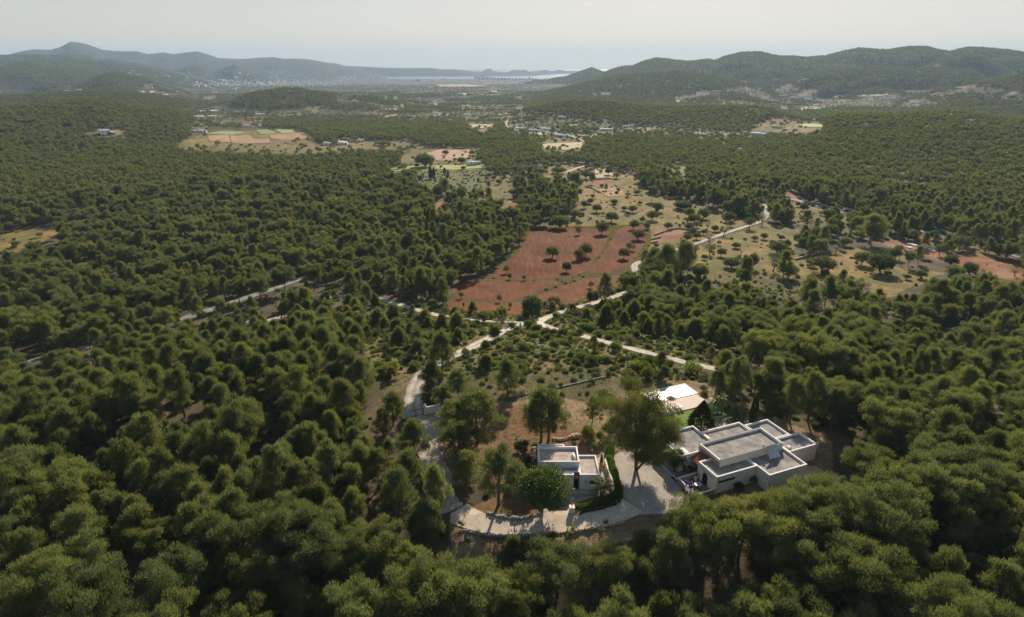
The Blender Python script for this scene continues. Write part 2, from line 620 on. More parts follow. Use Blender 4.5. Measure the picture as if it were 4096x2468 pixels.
POLY['grass'] = [
    S('H', (380, 420), (650, 340), (880, 380), (900, 470), (840, 560), (960, 600), (1280, 520), (1620, 540), (1670, 600), (1560, 650), (1900, 690), (1720, 790), (1420, 830), (1370, 760), (950, 760), (700, 700), (260, 690), (120, 640), (100, 540)),
    S('D', (1060, 205), (1290, 130), (1370, 30), (1500, -90), (1900, -60), (2464, 80), (2464, 270), (2300, 300), (2100, 380), (1880, 420), (1870, 300), (1890, 200), (1700, 195), (1300, 215)),
    S('H', (0, 250), (330, 270), (540, 300), (640, 310), (380, 420), (150, 470), (0, 540)),
    S('F', (1060, 880), (1240, 870), (1230, 1056), (1080, 1056)), S('D', (700, -10), (880, -10), (860, 60), (760, 90)),
    S('F', (1430, 825), (1560, 800), (1760, 810), (1900, 830), (2080, 880), (2200, 1000), (2050, 1056), (1680, 1056), (1700, 1000), (1730, 900), (1450, 900)),
    S('F', (360, 830), (560, 810), (1040, 805), (1040, 835), (800, 852), (540, 850), (360, 862)),
    S('F', (520, 700), (700, 690), (1000, 700), (960, 770), (860, 800), (600, 800), (420, 790)),
    S('F', (910, 520), (1110, 520), (1080, 545), (1030, 582), (960, 562)), S('F', (1430, 660), (1500, 652), (1740, 648), (1720, 700), (1600, 712), (1450, 705)),
    S('F', (0, 660), (200, 640), (500, 640), (640, 680), (500, 700), (200, 695), (0, 700)),
    S('I', (0, 380), (100, 345), (230, 318), (420, 325), (490, 345), (330, 380), (230, 430), (80, 480), (0, 490), (-80, 450)),
    S('E', (1230, 850), (1380, 780), (1470, 770), (1900, 735), (2060, 745), (2200, 800), (2260, 840), (2420, 860), (2400, 890), (1950, 905), (1300, 875)),
    S('E', (600, 762), (720, 742), (910, 738), (905, 775), (800, 782), (620, 775)),
    S('G', (530, 690), (600, 630), (700, 600), (900, 630), (1050, 650), (1030, 680), (900, 710), (690, 700)),
    S('H', (850, 180), (1000, 230), (1300, 300), (1250, 330), (900, 350), (800, 300)),
    S('H', (1380, 790), (1560, 760), (1640, 800), (1500, 870), (1390, 870))]
POLY['redsoil'] = [
    S('H', (1450, 480), (1600, 450), (1900, 560), (2100, 555), (2300, 600), (2464, 640), (2464, 760), (2200, 710), (2000, 640), (1880, 600), (1650, 560)),
    S('H', (780, 90), (850, 130), (900, 190), (790, 170)), S('H', (1700, 410), (1840, 450), (1800, 480), (1690, 460)),
    S('D', (1930, 265), (1960, 200), (2010, 195), (2110, 216), (2285, 246), (2200, 275), (2000, 335), (1920, 330)),
    S('F', (1800, 915), (1925, 905), (1920, 935), (1800, 945)), S('D', (815, 10), (900, -20), (910, 70), (850, 110)), S('D', (230, 30), (350, -10), (330, 40), (260, 80))]
POLY['mixed'] = [
    S('F', (560, 850), (800, 855), (1060, 850), (1085, 1056), (770, 1056), (760, 990), (670, 935), (550, 935)),
    S('F', (1240, 820), (1430, 800), (1460, 900), (1420, 930), (1240, 900)),
    S('F', (0, 225), (400, 215), (900, 225), (1500, 222), (1700, 235), (1500, 280), (1390, 330), (1250, 430), (1220, 480), (1130, 520), (1080, 510), (900, 500), (860, 490), (420, 480), (280, 430), (0, 400)),
    S('E', (-100, 370), (300, 380), (620, 420), (950, 450), (1400, 360), (2464, 330), (2464, 470), (2200, 455), (2000, 436), (1700, 480), (1620, 540), (1240, 560), (1230, 515), (1000, 465), (900, 450), (350, 470), (0, 480)),
    S('E', (1250, 590), (1620, 560), (1900, 600), (2464, 560), (2464, 650), (1900, 650), (1900, 700), (1700, 720), (1480, 700), (1460, 740), (1330, 720), (1300, 640)),
    S('F', (0, 400), (280, 430), (420, 480), (330, 500), (0, 470)),
    S('F', (1170, 560), (1240, 480), (1300, 440), (1700, 470), (1950, 490), (1900, 540), (2100, 530), (2464, 545), (2464, 590), (1900, 590), (1880, 610), (1740, 650), (1420, 645), (1300, 605)),
    S('G', (0, 430), (300, 390), (700, 370), (900, 375), (1100, 440), (1560, 430), (1720, 480), (1900, 500), (1560, 545), (1200, 545), (1000, 572), (680, 540), (300, 500), (0, 490)),
    S('G', (1600, 385), (2100, 370), (2464, 420), (2464, 470), (1900, 470), (1650, 430)), S('G', (0, 690), (530, 690), (500, 740), (200, 750), (0, 720)),
    S('F', (2300, 830), (2464, 800), (2464, 900), (2350, 900)),
    S('H', (1450, 440), (1800, 390), (2100, 470), (2464, 560), (2464, 600), (2100, 560), (1700, 480)),
    S('H', (640, 320), (900, 360), (1280, 330), (1450, 480), (1330, 470), (1000, 400), (880, 370))]
ROADS = {}


def covers(sx, sy):
    out = {}
    for k, ps in POLY.items():
        m = np.zeros(sx.shape, bool)
        for p in ps:
            m |= inpoly(sx, sy, p)
        out[k] = m
    return out


# ------------------------------------------------------------------ the ground, one sheet out to the horizon
azs = np.linspace(R(-62), R(62), 800)
rg = [28.0]
while rg[-1] < 15500:
    r_ = rg[-1]
    rg.append(r_ + max(.55, min(r_ * r_ / 52000, .0125 * r_)))
rg = np.array(rg)
AZ, RG = np.meshgrid(azs, rg)
GX, GY = (np.sin(AZ) * RG).ravel(), (np.cos(AZ) * RG).ravel()
GZ = HT(GX, GY)
psx, psy = project(GX, GY, GZ)
jx = (fbm(GX / 5, GY / 5, 21, 2) - .5) * 22
cov = covers(psx + jx, psy + jx * .4)


def lerp3(a, b, t):
    return np.asarray(a)[None] * (1 - t[:, None]) + np.asarray(b)[None] * t[:, None]


n1 = fbm(GX / 9, GY / 9, 1, 4)
n2 = fbm(GX / 2.2, GY / 2.2, 5, 3)
n3 = fbm(GX / 60, GY / 60, 7, 3)
st = lambda v, a, b: np.clip((v - a) / (b - a), 0, 1)
col = lerp3((.075, .064, .036), (.150, .110, .062), st(n1, .35, .7))
g = cov['scrub']
c_ = lerp3((.10, .098, .036), (.24, .175, .085), st(n1 * .6 + n2 * .4, .38, .68))
c_ = c_ * (1 - .45 * st(n2, .55, .7))[:, None] + np.array((.07, .085, .025)) * (.45 * st(n2, .55, .7))[:, None]
col[g] = c_[g]
g = cov['garden']
c_ = lerp3((.22, .125, .062), (.33, .23, .125), st(n1, .4, .62))
c_ = c_ * (1 - .5 * st(n2, .58, .75))[:, None] + np.array((.12, .10, .04)) * (.5 * st(n2, .58, .75))[:, None]
col[g] = c_[g]
g = cov['mixed']
ci, cb_ = cells(GX / 75, GY / 95, 2)
pal = np.array([(.20, .17, .075), (.30, .22, .12), (.10, .105, .045), (.16, .16, .06), (.26, .14, .075), (.13, .15, .045), (.33, .27, .15), (.09, .09, .04), (.15, .13, .06)])
c_ = pal[(ci * 8.999).astype(int)] * (.75 + .5 * n1)[:, None]
c_ = np.where((cb_ < .07)[:, None], np.array((.07, .075, .03)), c_)
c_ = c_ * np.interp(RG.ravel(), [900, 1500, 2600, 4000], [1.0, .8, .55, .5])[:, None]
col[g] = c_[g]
g = cov['grass']
c_ = lerp3((.165, .140, .044), (.330, .220, .076), st(n3 * .5 + n1 * .5, .36, .64))
mg = np.clip(.6 * st(n2, .54, .70) + .6 * st(fbm(GX / 14, GY / 14, 61, 3), .5, .66), 0, .8)
c_ = c_ * (1 - mg)[:, None] + np.array((.125, .125, .038)) * mg[:, None]
col[g] = c_[g]
gg = inpoly(psx, psy, S('F', (360, 830), (560, 810), (1040, 805), (1040, 835), (800, 852), (540, 850), (360, 862)))
col[gg] = lerp3((.17, .19, .04), (.30, .29, .07), st(n1, .35, .65))[gg]
g = cov['redsoil']
c_ = lerp3((.27, .11, .05), (.34, .20, .11), st(n1, .4, .65))
col[g] = c_[g]
# wooded hills too far off to show single trees
far = RG.ravel() > 3800
wn_ = fbm(GX / 35, GY / 35, 31, 3)
hillc = lerp3((.018, .027, .012), (.050, .060, .026), st(wn_, .3, .7))
lowland = (GZ < base_z(RG.ravel()) + 14) & far
g = far & ~lowland
col[g] = hillc[g]
g = lowland & ~cov['mixed']
c2 = pal[(ci * 8.999).astype(int)] * .8
mixw = st(wn_, .42, .5)
c2 = c2 * (1 - mixw)[:, None] + hillc * mixw[:, None]
col[g] = c2[g]
col = col * .8
V = np.stack([GX, GY, GZ], 1)
gm = grid_mesh('ground', V, len(rg), len(azs))
ca_ = gm.attributes.new('cover', 'FLOAT_COLOR', 'POINT')
ca_.data.foreach_set('color', np.concatenate([col, np.ones((len(col), 1))], 1).astype(np.float32).ravel())
m, nt, b = new_mat('ground soil and grass')
b.inputs['Roughness'].default_value = .95
b.inputs['Specular IOR Level'].default_value = .1
at_ = nd(nt, 'ShaderNodeAttribute', attribute_name='cover')
tc = nd(nt, 'ShaderNodeTexCoord')
fine = noise_mix(nt, (.62, .62, .62), (1.35, 1.35, 1.35), .9, 8, .3, .7, rough=.7)
mu = nd(nt, 'ShaderNodeMix', data_type='RGBA', blend_type='MULTIPLY')
mu.inputs[0].default_value = 1
nt.links.new(at_.outputs['Color'], mu.inputs[6])
nt.links.new(fine, mu.inputs[7])
nt.links.new(mu.outputs[2], b.inputs['Base Color'])
nz = nd(nt, 'ShaderNodeTexNoise')
nz.inputs['Scale'].default_value = 2.5
nz.inputs['Detail'].default_value = 6
nt.links.new(tc.outputs['Object'], nz.inputs['Vector'])
bp = nd(nt, 'ShaderNodeBump')
bp.inputs['Strength'].default_value = .5
bp.inputs['Distance'].default_value = .25
nt.links.new(nz.outputs[0], bp.inputs['Height'])
nt.links.new(bp.outputs[0], b.inputs['Normal'])
tag(link('ground', gm, m), kind='structure')

# running horizon along each bearing: what the land in front hides
elev = (GZ.reshape(RG.shape) - CZ) / RG
HORZ = np.maximum.accumulate(elev, 0)


def visible(x, y, ztop):
    r = np.hypot(x, y)
    a = np.arctan2(x, y)
    j = np.clip(np.round((a - azs[0]) / (azs[1] - azs[0])).astype(int), 0, len(azs) - 1)
    i = np.clip(np.searchsorted(rg, r * .97) - 1, 0, len(rg) - 1)
    return (ztop - CZ) / r > HORZ[i, j] - .0008


# ------------------------------------------------------------------ sea
m, nt, b = new_mat('sea water')
b.inputs['Base Color'].default_value = (.055, .10, .14, 1)
b.inputs['Roughness'].default_value = .28
b.inputs['Specular IOR Level'].default_value = .5
tc = nd(nt, 'ShaderNodeTexCoord')
nz = nd(nt, 'ShaderNodeTexNoise')
nz.inputs['Scale'].default_value = .02
nz.inputs['Detail'].default_value = 6
nt.links.new(tc.outputs['Object'], nz.inputs['Vector'])
bp = nd(nt, 'ShaderNodeBump')
bp.inputs['Strength'].default_value = .4
bp.inputs['Distance'].default_value = 6
nt.links.new(nz.outputs[0], bp.inputs['Height'])
nt.links.new(bp.outputs[0], b.inputs['Normal'])
a2 = np.linspace(R(-62), R(62), 60)
r2 = np.geomspace(6800, 20500, 40)
A2, R2 = np.meshgrid(a2, r2)
sm = grid_mesh('sea', np.stack([np.sin(A2) * R2, np.cos(A2) * R2, np.full_like(A2, -120.0)], 2).reshape(-1, 3), 40, 60)
tag(link('sea', sm, m), kind='structure')


# ------------------------------------------------------------------ sheets that follow the ground: roads and fields
def off(r, k):
    return .018 * k + np.maximum(r - 132, 0) * .0005 * (.6 + .4 * k)


def densify(w, step, closed):
    out = []
    n = len(w)
    for i in range(n if closed else n - 1):
        a, b = np.array(w[i]), np.array(w[(i + 1) % n])
        k = max(1, int(np.linalg.norm(b - a) / step))
        for t in range(k):
            out.append(a + (b - a) * t / k)
    if not closed:
        out.append(np.array(w[-1]))
    return out


def smooth_line(w, it=2):
    w = [np.array(p, float) for p in w]
    for _ in range(it):
        o = [w[0]]
        for i in range(len(w) - 1):
            o += [w[i] * .75 + w[i + 1] * .25, w[i] * .25 + w[i + 1] * .75]
        w = o + [w[-1]]
    return w


def drape(name, src, mat, k=1, step=None, jit=.0, kind='structure', world=False, **tg):
    w = src if world else [hit(*p)[:2] for p in src]
    w = [np.array(p) for p in w]
    size = max(np.ptp([p[0] for p in w]), np.ptp([p[1] for p in w]))
    step = step or max(.8, size / 28)
    w = densify(w, step, True)
    rs = np.random.RandomState(len(w))
    if jit:
        w = [p + rs.uniform(-jit, jit, 2) for p in w]
    n = len(w)
    xs = np.array([p[0] for p in w])
    ys = np.array([p[1] for p in w])
    gx, gy = np.meshgrid(np.arange(xs.min(), xs.max(), step), np.arange(ys.min(), ys.max(), step))
    gx, gy = gx.ravel() + rs.uniform(-.2, .2, gx.size) * step, gy.ravel() + rs.uniform(-.2, .2, gx.size) * step
    ins = inpoly(gx, gy, w)
    pts = [Vector((p[0], p[1])) for p in w] + [Vector((a, b)) for a, b in zip(gx[ins], gy[ins])]
    vv, _, ff, *_r = geometry.delaunay_2d_cdt(pts, [(i, (i + 1) % n) for i in range(n)], [], 1, 1e-4)
    x = np.array([v[0] for v in vv])
    y = np.array([v[1] for v in vv])
    z = HT(x, y) + off(np.hypot(x, y), k)
    me = bpy.data.meshes.new(name)
    me.from_pydata(list(zip(x, y, z)), [], [tuple(f) for f in ff])
    if me.polygons and sum(p.normal.z for p in me.polygons) < 0:
        me.flip_normals()
    o = link(name, me, mat)
    tag(o, kind=kind, **tg)
    return o


def ribbon(name, src, width, mat, k=2, wob=.0, edge=.15):
    w = smooth_line([hit(*p)[:2] for p in src])
    w = densify(w, max(1.2, width * .5), False)
    ROADS[name + str(len(ROADS))] = (np.array(w), width)
    rs = np.random.RandomState(int(len(w)))
    vs, fs = [], []
    uv = []
    d = 0
    nc = 5
    for i, p in enumerate(w):
        t = w[min(i + 1, len(w) - 1)] - w[max(i - 1, 0)]
        t = t / (np.linalg.norm(t) + 1e-9)
        nn = np.array((-t[1], t[0]))
        if i:
            d += np.linalg.norm(p - w[i - 1])
        for j in range(nc):
            s = (j / (nc - 1) - .5) * width
            if j in (0, nc - 1):
                s *= 1 + rs.uniform(-edge, edge)
            q = p + nn * s
            vs.append((q[0], q[1], float(HT(q[:1], q[1:])[0] + off(np.hypot(*q), k))))
            uv.append((j / (nc - 1), d))
    for i in range(len(w) - 1):
        for j in range(nc - 1):
            a = i * nc + j
            fs.append((a, a + 1, a + nc + 1, a + nc))
    me = bpy.data.meshes.new(name)
    me.from_pydata(vs, [], fs)
    if sum(p.normal.z for p in me.polygons) < 0:
        me.flip_normals()
    ul = me.uv_layers.new(name='uv')
    for l in me.loops:
        ul.data[l.index].uv = uv[l.vertex_index]
    o = link(name, me, mat)
    tag(o, kind='structure')
    return o


# gravel lane: pale wheel tracks, darker crown
m, nt, b = new_mat('pale gravel track')
b.inputs['Roughness'].default_value = .95
tc = nd(nt, 'ShaderNodeTexCoord')
sep = nd(nt, 'ShaderNodeSeparateXYZ')
nt.links.new(tc.outputs['UV'], sep.inputs[0])
cr = nd(nt, 'ShaderNodeValToRGB')
e = cr.color_ramp.elements
e[0].position, e[0].color = 0, (.24, .19, .135, 1)
e[1].position, e[1].color = 1, (.24, .19, .135, 1)
for p_, c_ in ((.2, (.42, .37, .30, 1)), (.33, (.44, .39, .32, 1)), (.5, (.29, .25, .19, 1)), (.67, (.44, .39, .32, 1)), (.8, (.42, .37, .30, 1))):
    q = e.new(p_)
    q.color = c_
nt.links.new(sep.outputs[0], cr.inputs[0])
o_ = noise_mix(nt, (.62, .6, .58), (1.25, 1.25, 1.25), .55, 7, .3, .7)
mu = nd(nt, 'ShaderNodeMix', data_type='RGBA', blend_type='MULTIPLY')
mu.inputs[0].default_value = 1
nt.links.new(cr.outputs[0], mu.inputs[6])
nt.links.new(o_, mu.inputs[7])
nt.links.new(mu.outputs[2], b.inputs['Base Color'])
M['track'] = m
M['gravel'] = surf('driveway gravel', (.33, .28, .225), (.45, .385, .31), .35, .95, .5, 9, (.25, .21, .17), 1.4)
M['conc'] = surf('pale driveway concrete', (.56, .44, .32), (.68, .55, .41), .4, .85, .1, 6, (.42, .35, .27), 1.1)
M['court'] = surf('worn grey paving', (.24, .22, .20), (.33, .30, .27), .8, .9, .2, 5)
M['asphalt'] = surf('pale worn asphalt', (.17, .16, .15), (.25, .235, .21), .3, .9, .2, 6)
M['dirt'] = surf('packed pale earth', (.33, .22, .13), (.45, .34, .22), .5, .95, .4, 6)


def plough(name, ca, cb, ang, freq, cc=(.19, .088, .036), bend=0.0):
    m, nt, b = new_mat(name)
    b.inputs['Roughness'].default_value = .95
    b.inputs['Specular IOR Level'].default_value = .1
    tc = nd(nt, 'ShaderNodeTexCoord')
    mp = nd(nt, 'ShaderNodeMapping')
    mp.inputs['Rotation'].default_value = (0, 0, ang)
    nt.links.new(tc.outputs['Object'], mp.inputs[0])
    wv = nd(nt, 'ShaderNodeTexWave')
    wv.inputs['Scale'].default_value = freq
    wv.inputs['Distortion'].default_value = 6.0
    wv.inputs['Detail'].default_value = 3
    wv.inputs['Detail Scale'].default_value = .35
    nt.links.new(mp.outputs[0], wv.inputs[0])
    base = noise_mix(nt, ca, cb, .06, 6, .3, .7)
    mq = nd(nt, 'ShaderNodeMapping')
    mq.inputs['Rotation'].default_value = (0, 0, ang)
    mq.inputs['Scale'].default_value = (.9, .07, 1)
    nt.links.new(tc.outputs['Object'], mq.inputs[0])
    base = noise_mix(nt, base, cc, .6, 7, .45, .75, vec=mq.outputs[0], rough=.7)
    base = noise_mix(nt, base, tuple(v_ * .7 for v_ in ca), .05, 5, .5, .75)
    mx = nd(nt, 'ShaderNodeMix', data_type='RGBA', blend_type='MULTIPLY')
    cr = nd(nt, 'ShaderNodeValToRGB')
    cr.color_ramp.elements[0].color = (.96, .955, .95, 1)
    cr.color_ramp.elements[1].color = (1.02, 1.02, 1.02, 1)
    nt.links.new(wv.outputs[0], cr.inputs[0])
    mx.inputs[0].default_value = 1
    nt.links.new(base, mx.inputs[6])
    nt.links.new(cr.outputs[0], mx.inputs[7])
    nt.links.new(mx.outputs[2], b.inputs['Base Color'])
    bp = nd(nt, 'ShaderNodeBump')
    bp.inputs['Strength'].default_value = .15
    bp.inputs['Distance'].default_value = .2
    nt.links.new(wv.outputs[0], bp.inputs['Height'])
    nz = nd(nt, 'ShaderNodeTexNoise')
    nz.inputs['Scale'].default_value = 1.5
    nz.inputs['Detail'].default_value = 6
    nt.links.new(tc.outputs['Object'], nz.inputs['Vector'])
    b2 = nd(nt, 'ShaderNodeBump')
    b2.inputs['Strength'].default_value = .6
    b2.inputs['Distance'].default_value = .25
    nt.links.new(nz.outputs[0], b2.inputs['Height'])
    nt.links.new(bp.outputs[0], b2.inputs['Normal'])
    nt.links.new(b2.outputs[0], b.inputs['Normal'])
    return m


M['red1'] = plough('ploughed red soil', (.088, .021, .004), (.138, .039, .010), R(-8), .085)
M['red2'] = plough('ploughed orange red soil', (.104, .029, .006), (.150, .050, .014), R(82), .075)
M['tanrow'] = plough('tan ploughed rows', (.33, .20, .11), (.42, .28, .16), R(20), .07, (.25, .15, .08))
FIELDS = {
    'f1': S('D', (985, 222), (1060, 212), (1300, 220), (1590, 214), (1570, 330), (1510, 420), (1440, 500), (1420, 545), (1320, 570), (1100, 603), (850, 608), (620, 588), (780, 500), (900, 400), (950, 310)),
    'f2': S('D', (1640, 235), (1700, 198), (1868, 195), (1870, 300), (1800, 420), (1730, 500), (1580, 560), (1430, 556), (1455, 505), (1540, 400), (1600, 300)),
    'f3': S('D', (410, 735), (420, 680), (450, 615), (800, 625), (1180, 614), (1235, 628), (1050, 698), (860, 768), (750, 782), (520, 748)),
    'f4': S('D', (350, 830), (390, 748), (520, 768), (760, 800), (900, 778), (1080, 712), (1260, 640), (1450, 592), (1700, 562), (1765, 590), (1640, 655), (1430, 735), (1300, 785), (1100, 845), (900, 868), (600, 858))}
drape('field', FIELDS['f1'], M['red1'], 1, jit=.4)
drape('field', FIELDS['f2'], M['red1'], 1, jit=.4)
drape('field', FIELDS['f3'], M['red2'], 1, jit=.3)
drape('field', FIELDS['f4'], M['red2'], 1, jit=.3)
drape('field', S('E', (1460, 782), (1610, 776), (1625, 828), (1480, 822)), M['tanrow'], 1)
drape('field', S('E', (1620, 778), (1750, 774), (1790, 805), (1895, 800), (1900, 832), (1700, 838), (1632, 830)), M['tanrow'], 1)
drape('field', S('E', (1900, 775), (2050, 765), (2140, 758), (2190, 790), (2200, 800), (1990, 812), (1905, 800)), M['tanrow'], 1)
M['green'] = surf('young green crop', (.14, .19, .035), (.22, .25, .055), .08, .9)
M['lime'] = surf('pale green grass crop', (.21, .25, .055), (.30, .31, .08), .02, .9)
M['tan'] = surf('dry stubble', (.36, .27, .14), (.45, .35, .19), .03, .95)
M['rosy'] = surf('pale reddish soil', (.32, .18, .11), (.40, .25, .16), .03, .95)
drape('field', S('E', (1800, 742), (1890, 735), (1945, 765), (1840, 772)), M['green'], 1)
drape('field', S('E', (1930, 733), (2060, 735), (2075, 758), (1990, 765)), M['lime'], 1)
drape('field', S('E', (1440, 770), (1470, 762), (1690, 748), (1720, 765), (1600, 775)), M['green'], 1)
drape('field', S('F', (660, 315), (760, 300), (960, 296), (1000, 305), (880, 322), (700, 325)), M['green'], 2)
drape('field', S('F', (980, 318), (1080, 308), (1230, 312), (1225, 322), (1060, 326)), M['lime'], 2)
drape('field', S('F', (1020, 292), (1150, 292), (1180, 305), (1020, 306)), M['tan'], 2)
drape('field', S('F', (690, 248), (920, 245), (1060, 256), (900, 262), (720, 260)), M['tan'], 2)
drape('field', S('F', (1240, 375), (1400, 374), (1420, 384), (1330, 390), (1240, 386)), M['tan'], 2)
drape('field', S('F', (870, 390), (1030, 386), (1030, 400), (880, 404)), M['tan'], 2)
drape('field', S('F', (640, 380), (780, 374), (800, 384), (700, 392)), M['rosy'], 2)
drape('field', S('F', (240, 465), (430, 455), (440, 470), (290, 482)), M['tan'], 2)
drape('field', S('F', (270, 418), (420, 414), (430, 428), (280, 434)), M['rosy'], 2)
drape('field', S('F', (1100, 455), (1240, 445), (1230, 456), (1110, 466)), M['tan'], 2)
drape('field', S('F', (1530, 530), (1690, 522), (1720, 535), (1560, 548)), M['green'], 2)
drape('field', S('F', (1260, 588), (1430, 580), (1480, 600), (1370, 602)), M['tan'], 2)
drape('field', S('F', (1650, 565), (1780, 560), (1860, 575), (1700, 580)), M['lime'], 2)
drape('field', S('F', (600, 955), (660, 948), (742, 1000), (700, 1030), (600, 1022), (560, 980)), surf('vineyard soil', (.22, .17, .08), (.30, .23, .11), .1, .95), 2)
drape('field', S('G', (1290, 448), (1500, 438), (1505, 447), (1400, 456), (1290, 455)), M['lime'], 2)
drape('field', S('G', (1110, 453), (1270, 456), (1280, 462), (1130, 464)), M['tan'], 2)
drape('field', S('G', (860, 540), (960, 524), (1060, 528), (1050, 542), (900, 552)), M['tan'], 2)
drape('field', S('G', (850, 645), (960, 648), (1045, 655), (1035, 672), (900, 670)), M['lime'], 2)
drape('field', S('G', (0, 478), (150, 486), (150, 494), (0, 492)), M['lime'], 2)
drape('field', S('E', (1330, 640), (1490, 632), (1570, 640), (1480, 660), (1340, 656)), M['tan'], 2)
drape('field', S('E', (1780, 660), (1890, 655), (1890, 680), (1800, 690)), M['rosy'], 2)
drape('field', S('E', (60, 562), (150, 558), (140, 570), (70, 574)), M['lime'], 2)
drape('field', S('E', (930, 470), (1080, 468), (1100, 482), (980, 488)), M['tan'], 2)
drape('field', S('E', (1140, 490), (1230, 486), (1240, 498), (1150, 500)), M['tan'], 2)

drape('field', S('F', (800, 812), (1035, 808), (1038, 832), (930, 838), (820, 846), (690, 838), (700, 815)), M['lime'], 2)
drape('field', S('F', (362, 836), (540, 818), (560, 836), (540, 850), (380, 858)), M['lime'], 2)
drape('field', S('F', (620, 730), (720, 704), (935, 705), (938, 755), (860, 785), (700, 780)), M['rosy'], 2)
drape('field', S('F', (1815, 838), (1935, 832), (1938, 900), (1808, 902)), M['tan'], 2)
drape('field', S('F', (1832, 952), (1930, 960), (2008, 985), (2022, 1028), (1905, 1036), (1850, 1000)), M['tanrow'], 2)
drape('field', S('F', (920, 523), (1100, 522), (1070, 545), (1000, 556), (960, 552)), M['tan'], 2)
drape('field', S('F', (1440, 664), (1730, 652), (1712, 695), (1600, 706), (1460, 698)), M['tan'], 2)
# roads, lanes, the gravel court, the concrete drive
L1 = S('C', (288, 1000), (272, 930), (268, 850), (290, 760), (370, 670), (470, 612), (600, 548), (740, 482), (870, 412), (985, 365), (1075, 338))
ribbon('lane', L1, 3.9, M['track'], 3)
L2 = S('I', (1640, 900), (1820, 850), (1980, 765), (2120, 738), (2300, 762)) + S('C', (-60, 140), (20, 168), (120, 192), (280, 242), (450, 287), (640, 315), (800, 327), (950, 332), (1080, 330), (1180, 312), (1250, 285), (1350, 247), (1480, 216), (1600, 182), (1700, 150), (1790, 112), (1828, 68)) \
    + S('D', (1800, 575), (1772, 510), (1790, 480), (1900, 440), (2130, 368), (2300, 312), (2420, 268)) + S('H', (320, 425), (420, 390), (560, 350), (645, 305), (648, 270), (630, 230), (640, 190))
ribbon('lane', L2, 3.6, M['track'], 2)
L3 = S('C', (1130, 320), (1190, 360), (1290, 388), (1420, 417), (1560, 457), (1700, 492), (1850, 530), (2000, 570), (2150, 607), (2340, 652)) + S('H', (120, 1330), (240, 1365), (420, 1385), (640, 1388), (820, 1400))
ribbon('lane', L3, 3.8, M['track'], 3)
drape('lane', S('C', (990, 345), (1080, 318), (1210, 292), (1240, 300), (1185, 335), (1200, 372), (1150, 368), (1090, 345)), surf('pale gravel junction', (.40, .35, .28), (.56, .50, .42), .5, .95, .3, 4), 4, 1.2)
ribbon('road', S('I', (-60, 1220), (0, 1200), (150, 1160), (300, 1112), (580, 1050), (680, 1022), (950, 945), (1080, 900), (1360, 812), (1560, 742), (1740, 682), (1850, 640)), 5.0, M['asphalt'], 2)
ribbon('road', S('I', (-60, 1240), (0, 1228), (250, 1168), (580, 1135), (690, 1112), (800, 1076), (950, 1038), (1330, 945), (1640, 880)), 4.2, M['asphalt'], 2)
ribbon('road', S('H', (560, 150), (700, 160), (790, 165), (880, 187), (1100, 242), (1280, 292), (1600, 370), (1780, 407), (1930, 447), (2150, 500), (2464, 590)), 6, M['asphalt'], 3)
ribbon('road', S('F', (1245, 565), (1195, 545), (1183, 525), (1195, 500), (1226, 480)), 6, M['track'], 2)
ribbon('road', S('F', (1590, 605), (1640, 608), (1690, 625), (1745, 650)), 5, M['track'], 3)
ribbon('road', S('F', (1610, 866), (1690, 832), (1760, 815)), 5, M['track'], 3)
DRV = S('C', (288, 1005), (320, 1050), (370, 1100), (400, 1150), (385, 1200), (390, 1270), (430, 1350), (480, 1440)) + S('K', (90, 110), (150, 200), (230, 290))
ribbon('driveway', DRV, 4.2, M['gravel'], 3)
drape('driveway', S('K', (210, 325), (350, 240), (430, 290), (520, 335), (640, 365), (790, 380), (900, 340), (950, 315), (1185, 290), (1300, 285), (1500, 250), (1620, 190), (1790, 310), (1620, 390), (1540, 408), (1400, 430), (1240, 460), (1100, 472), (960, 482), (620, 495), (480, 480), (330, 440), (210, 400)), M['conc'], 5, 1.0)
drape('courtyard', S('A', (70, 920), (140, 915), (330, 1108), (385, 1170), (430, 1235), (490, 1300), (500, 1400), (400, 1470), (0, 1484)) + S('B', (1600, 1080), (1370, 890), (1375, 760), (1290, 600), (1250, 390), (1330, 330), (1700, 330)), M['gravel'], 3, 1.0)
drape('courtyard', S('B', (500, 835), (1070, 835), (1150, 862), (1040, 885), (900, 905), (780, 965), (765, 1010), (690, 1062), (480, 1078), (350, 1105), (280, 980)), M['court'], 5, .9)
drape('path', S('B', (1035, 430), (1110, 360), (1160, 335), (1150, 440), (1170, 560), (1205, 690), (1230, 800), (1070, 800), (1065, 600)), M['gravel'], 3, .8)
drape('yard', S('A', (1640, 1000), (1740, 1000), (1860, 1080), (1850, 1180), (1640, 1180), (1560, 1200)), M['dirt'], 3, .8)
drape('path', S('C', (230, 985), (420, 960), (500, 1010), (480, 1090), (420, 1140), (360, 1100), (240, 1010)), M['dirt'], 2, .8)

# ------------------------------------------------------------------ plants
def unit(v):
    return v / (np.linalg.norm(v, axis=-1, keepdims=True) + 1e-9)


def blades(c, d, L, W, rs, taper=.45):
    """quads that start at c and run along d"""
    n = len(c)
    side = unit(np.cross(d, unit(rs.normal(size=(n, 3)))))
    L = np.broadcast_to(L, (n,))[:, None]
    W = np.broadcast_to(W, (n,))[:, None] * .5
    e = c + d * L
    return np.stack([c - side * W, c + side * W, e + side * W * taper, e - side * W * taper], 1)


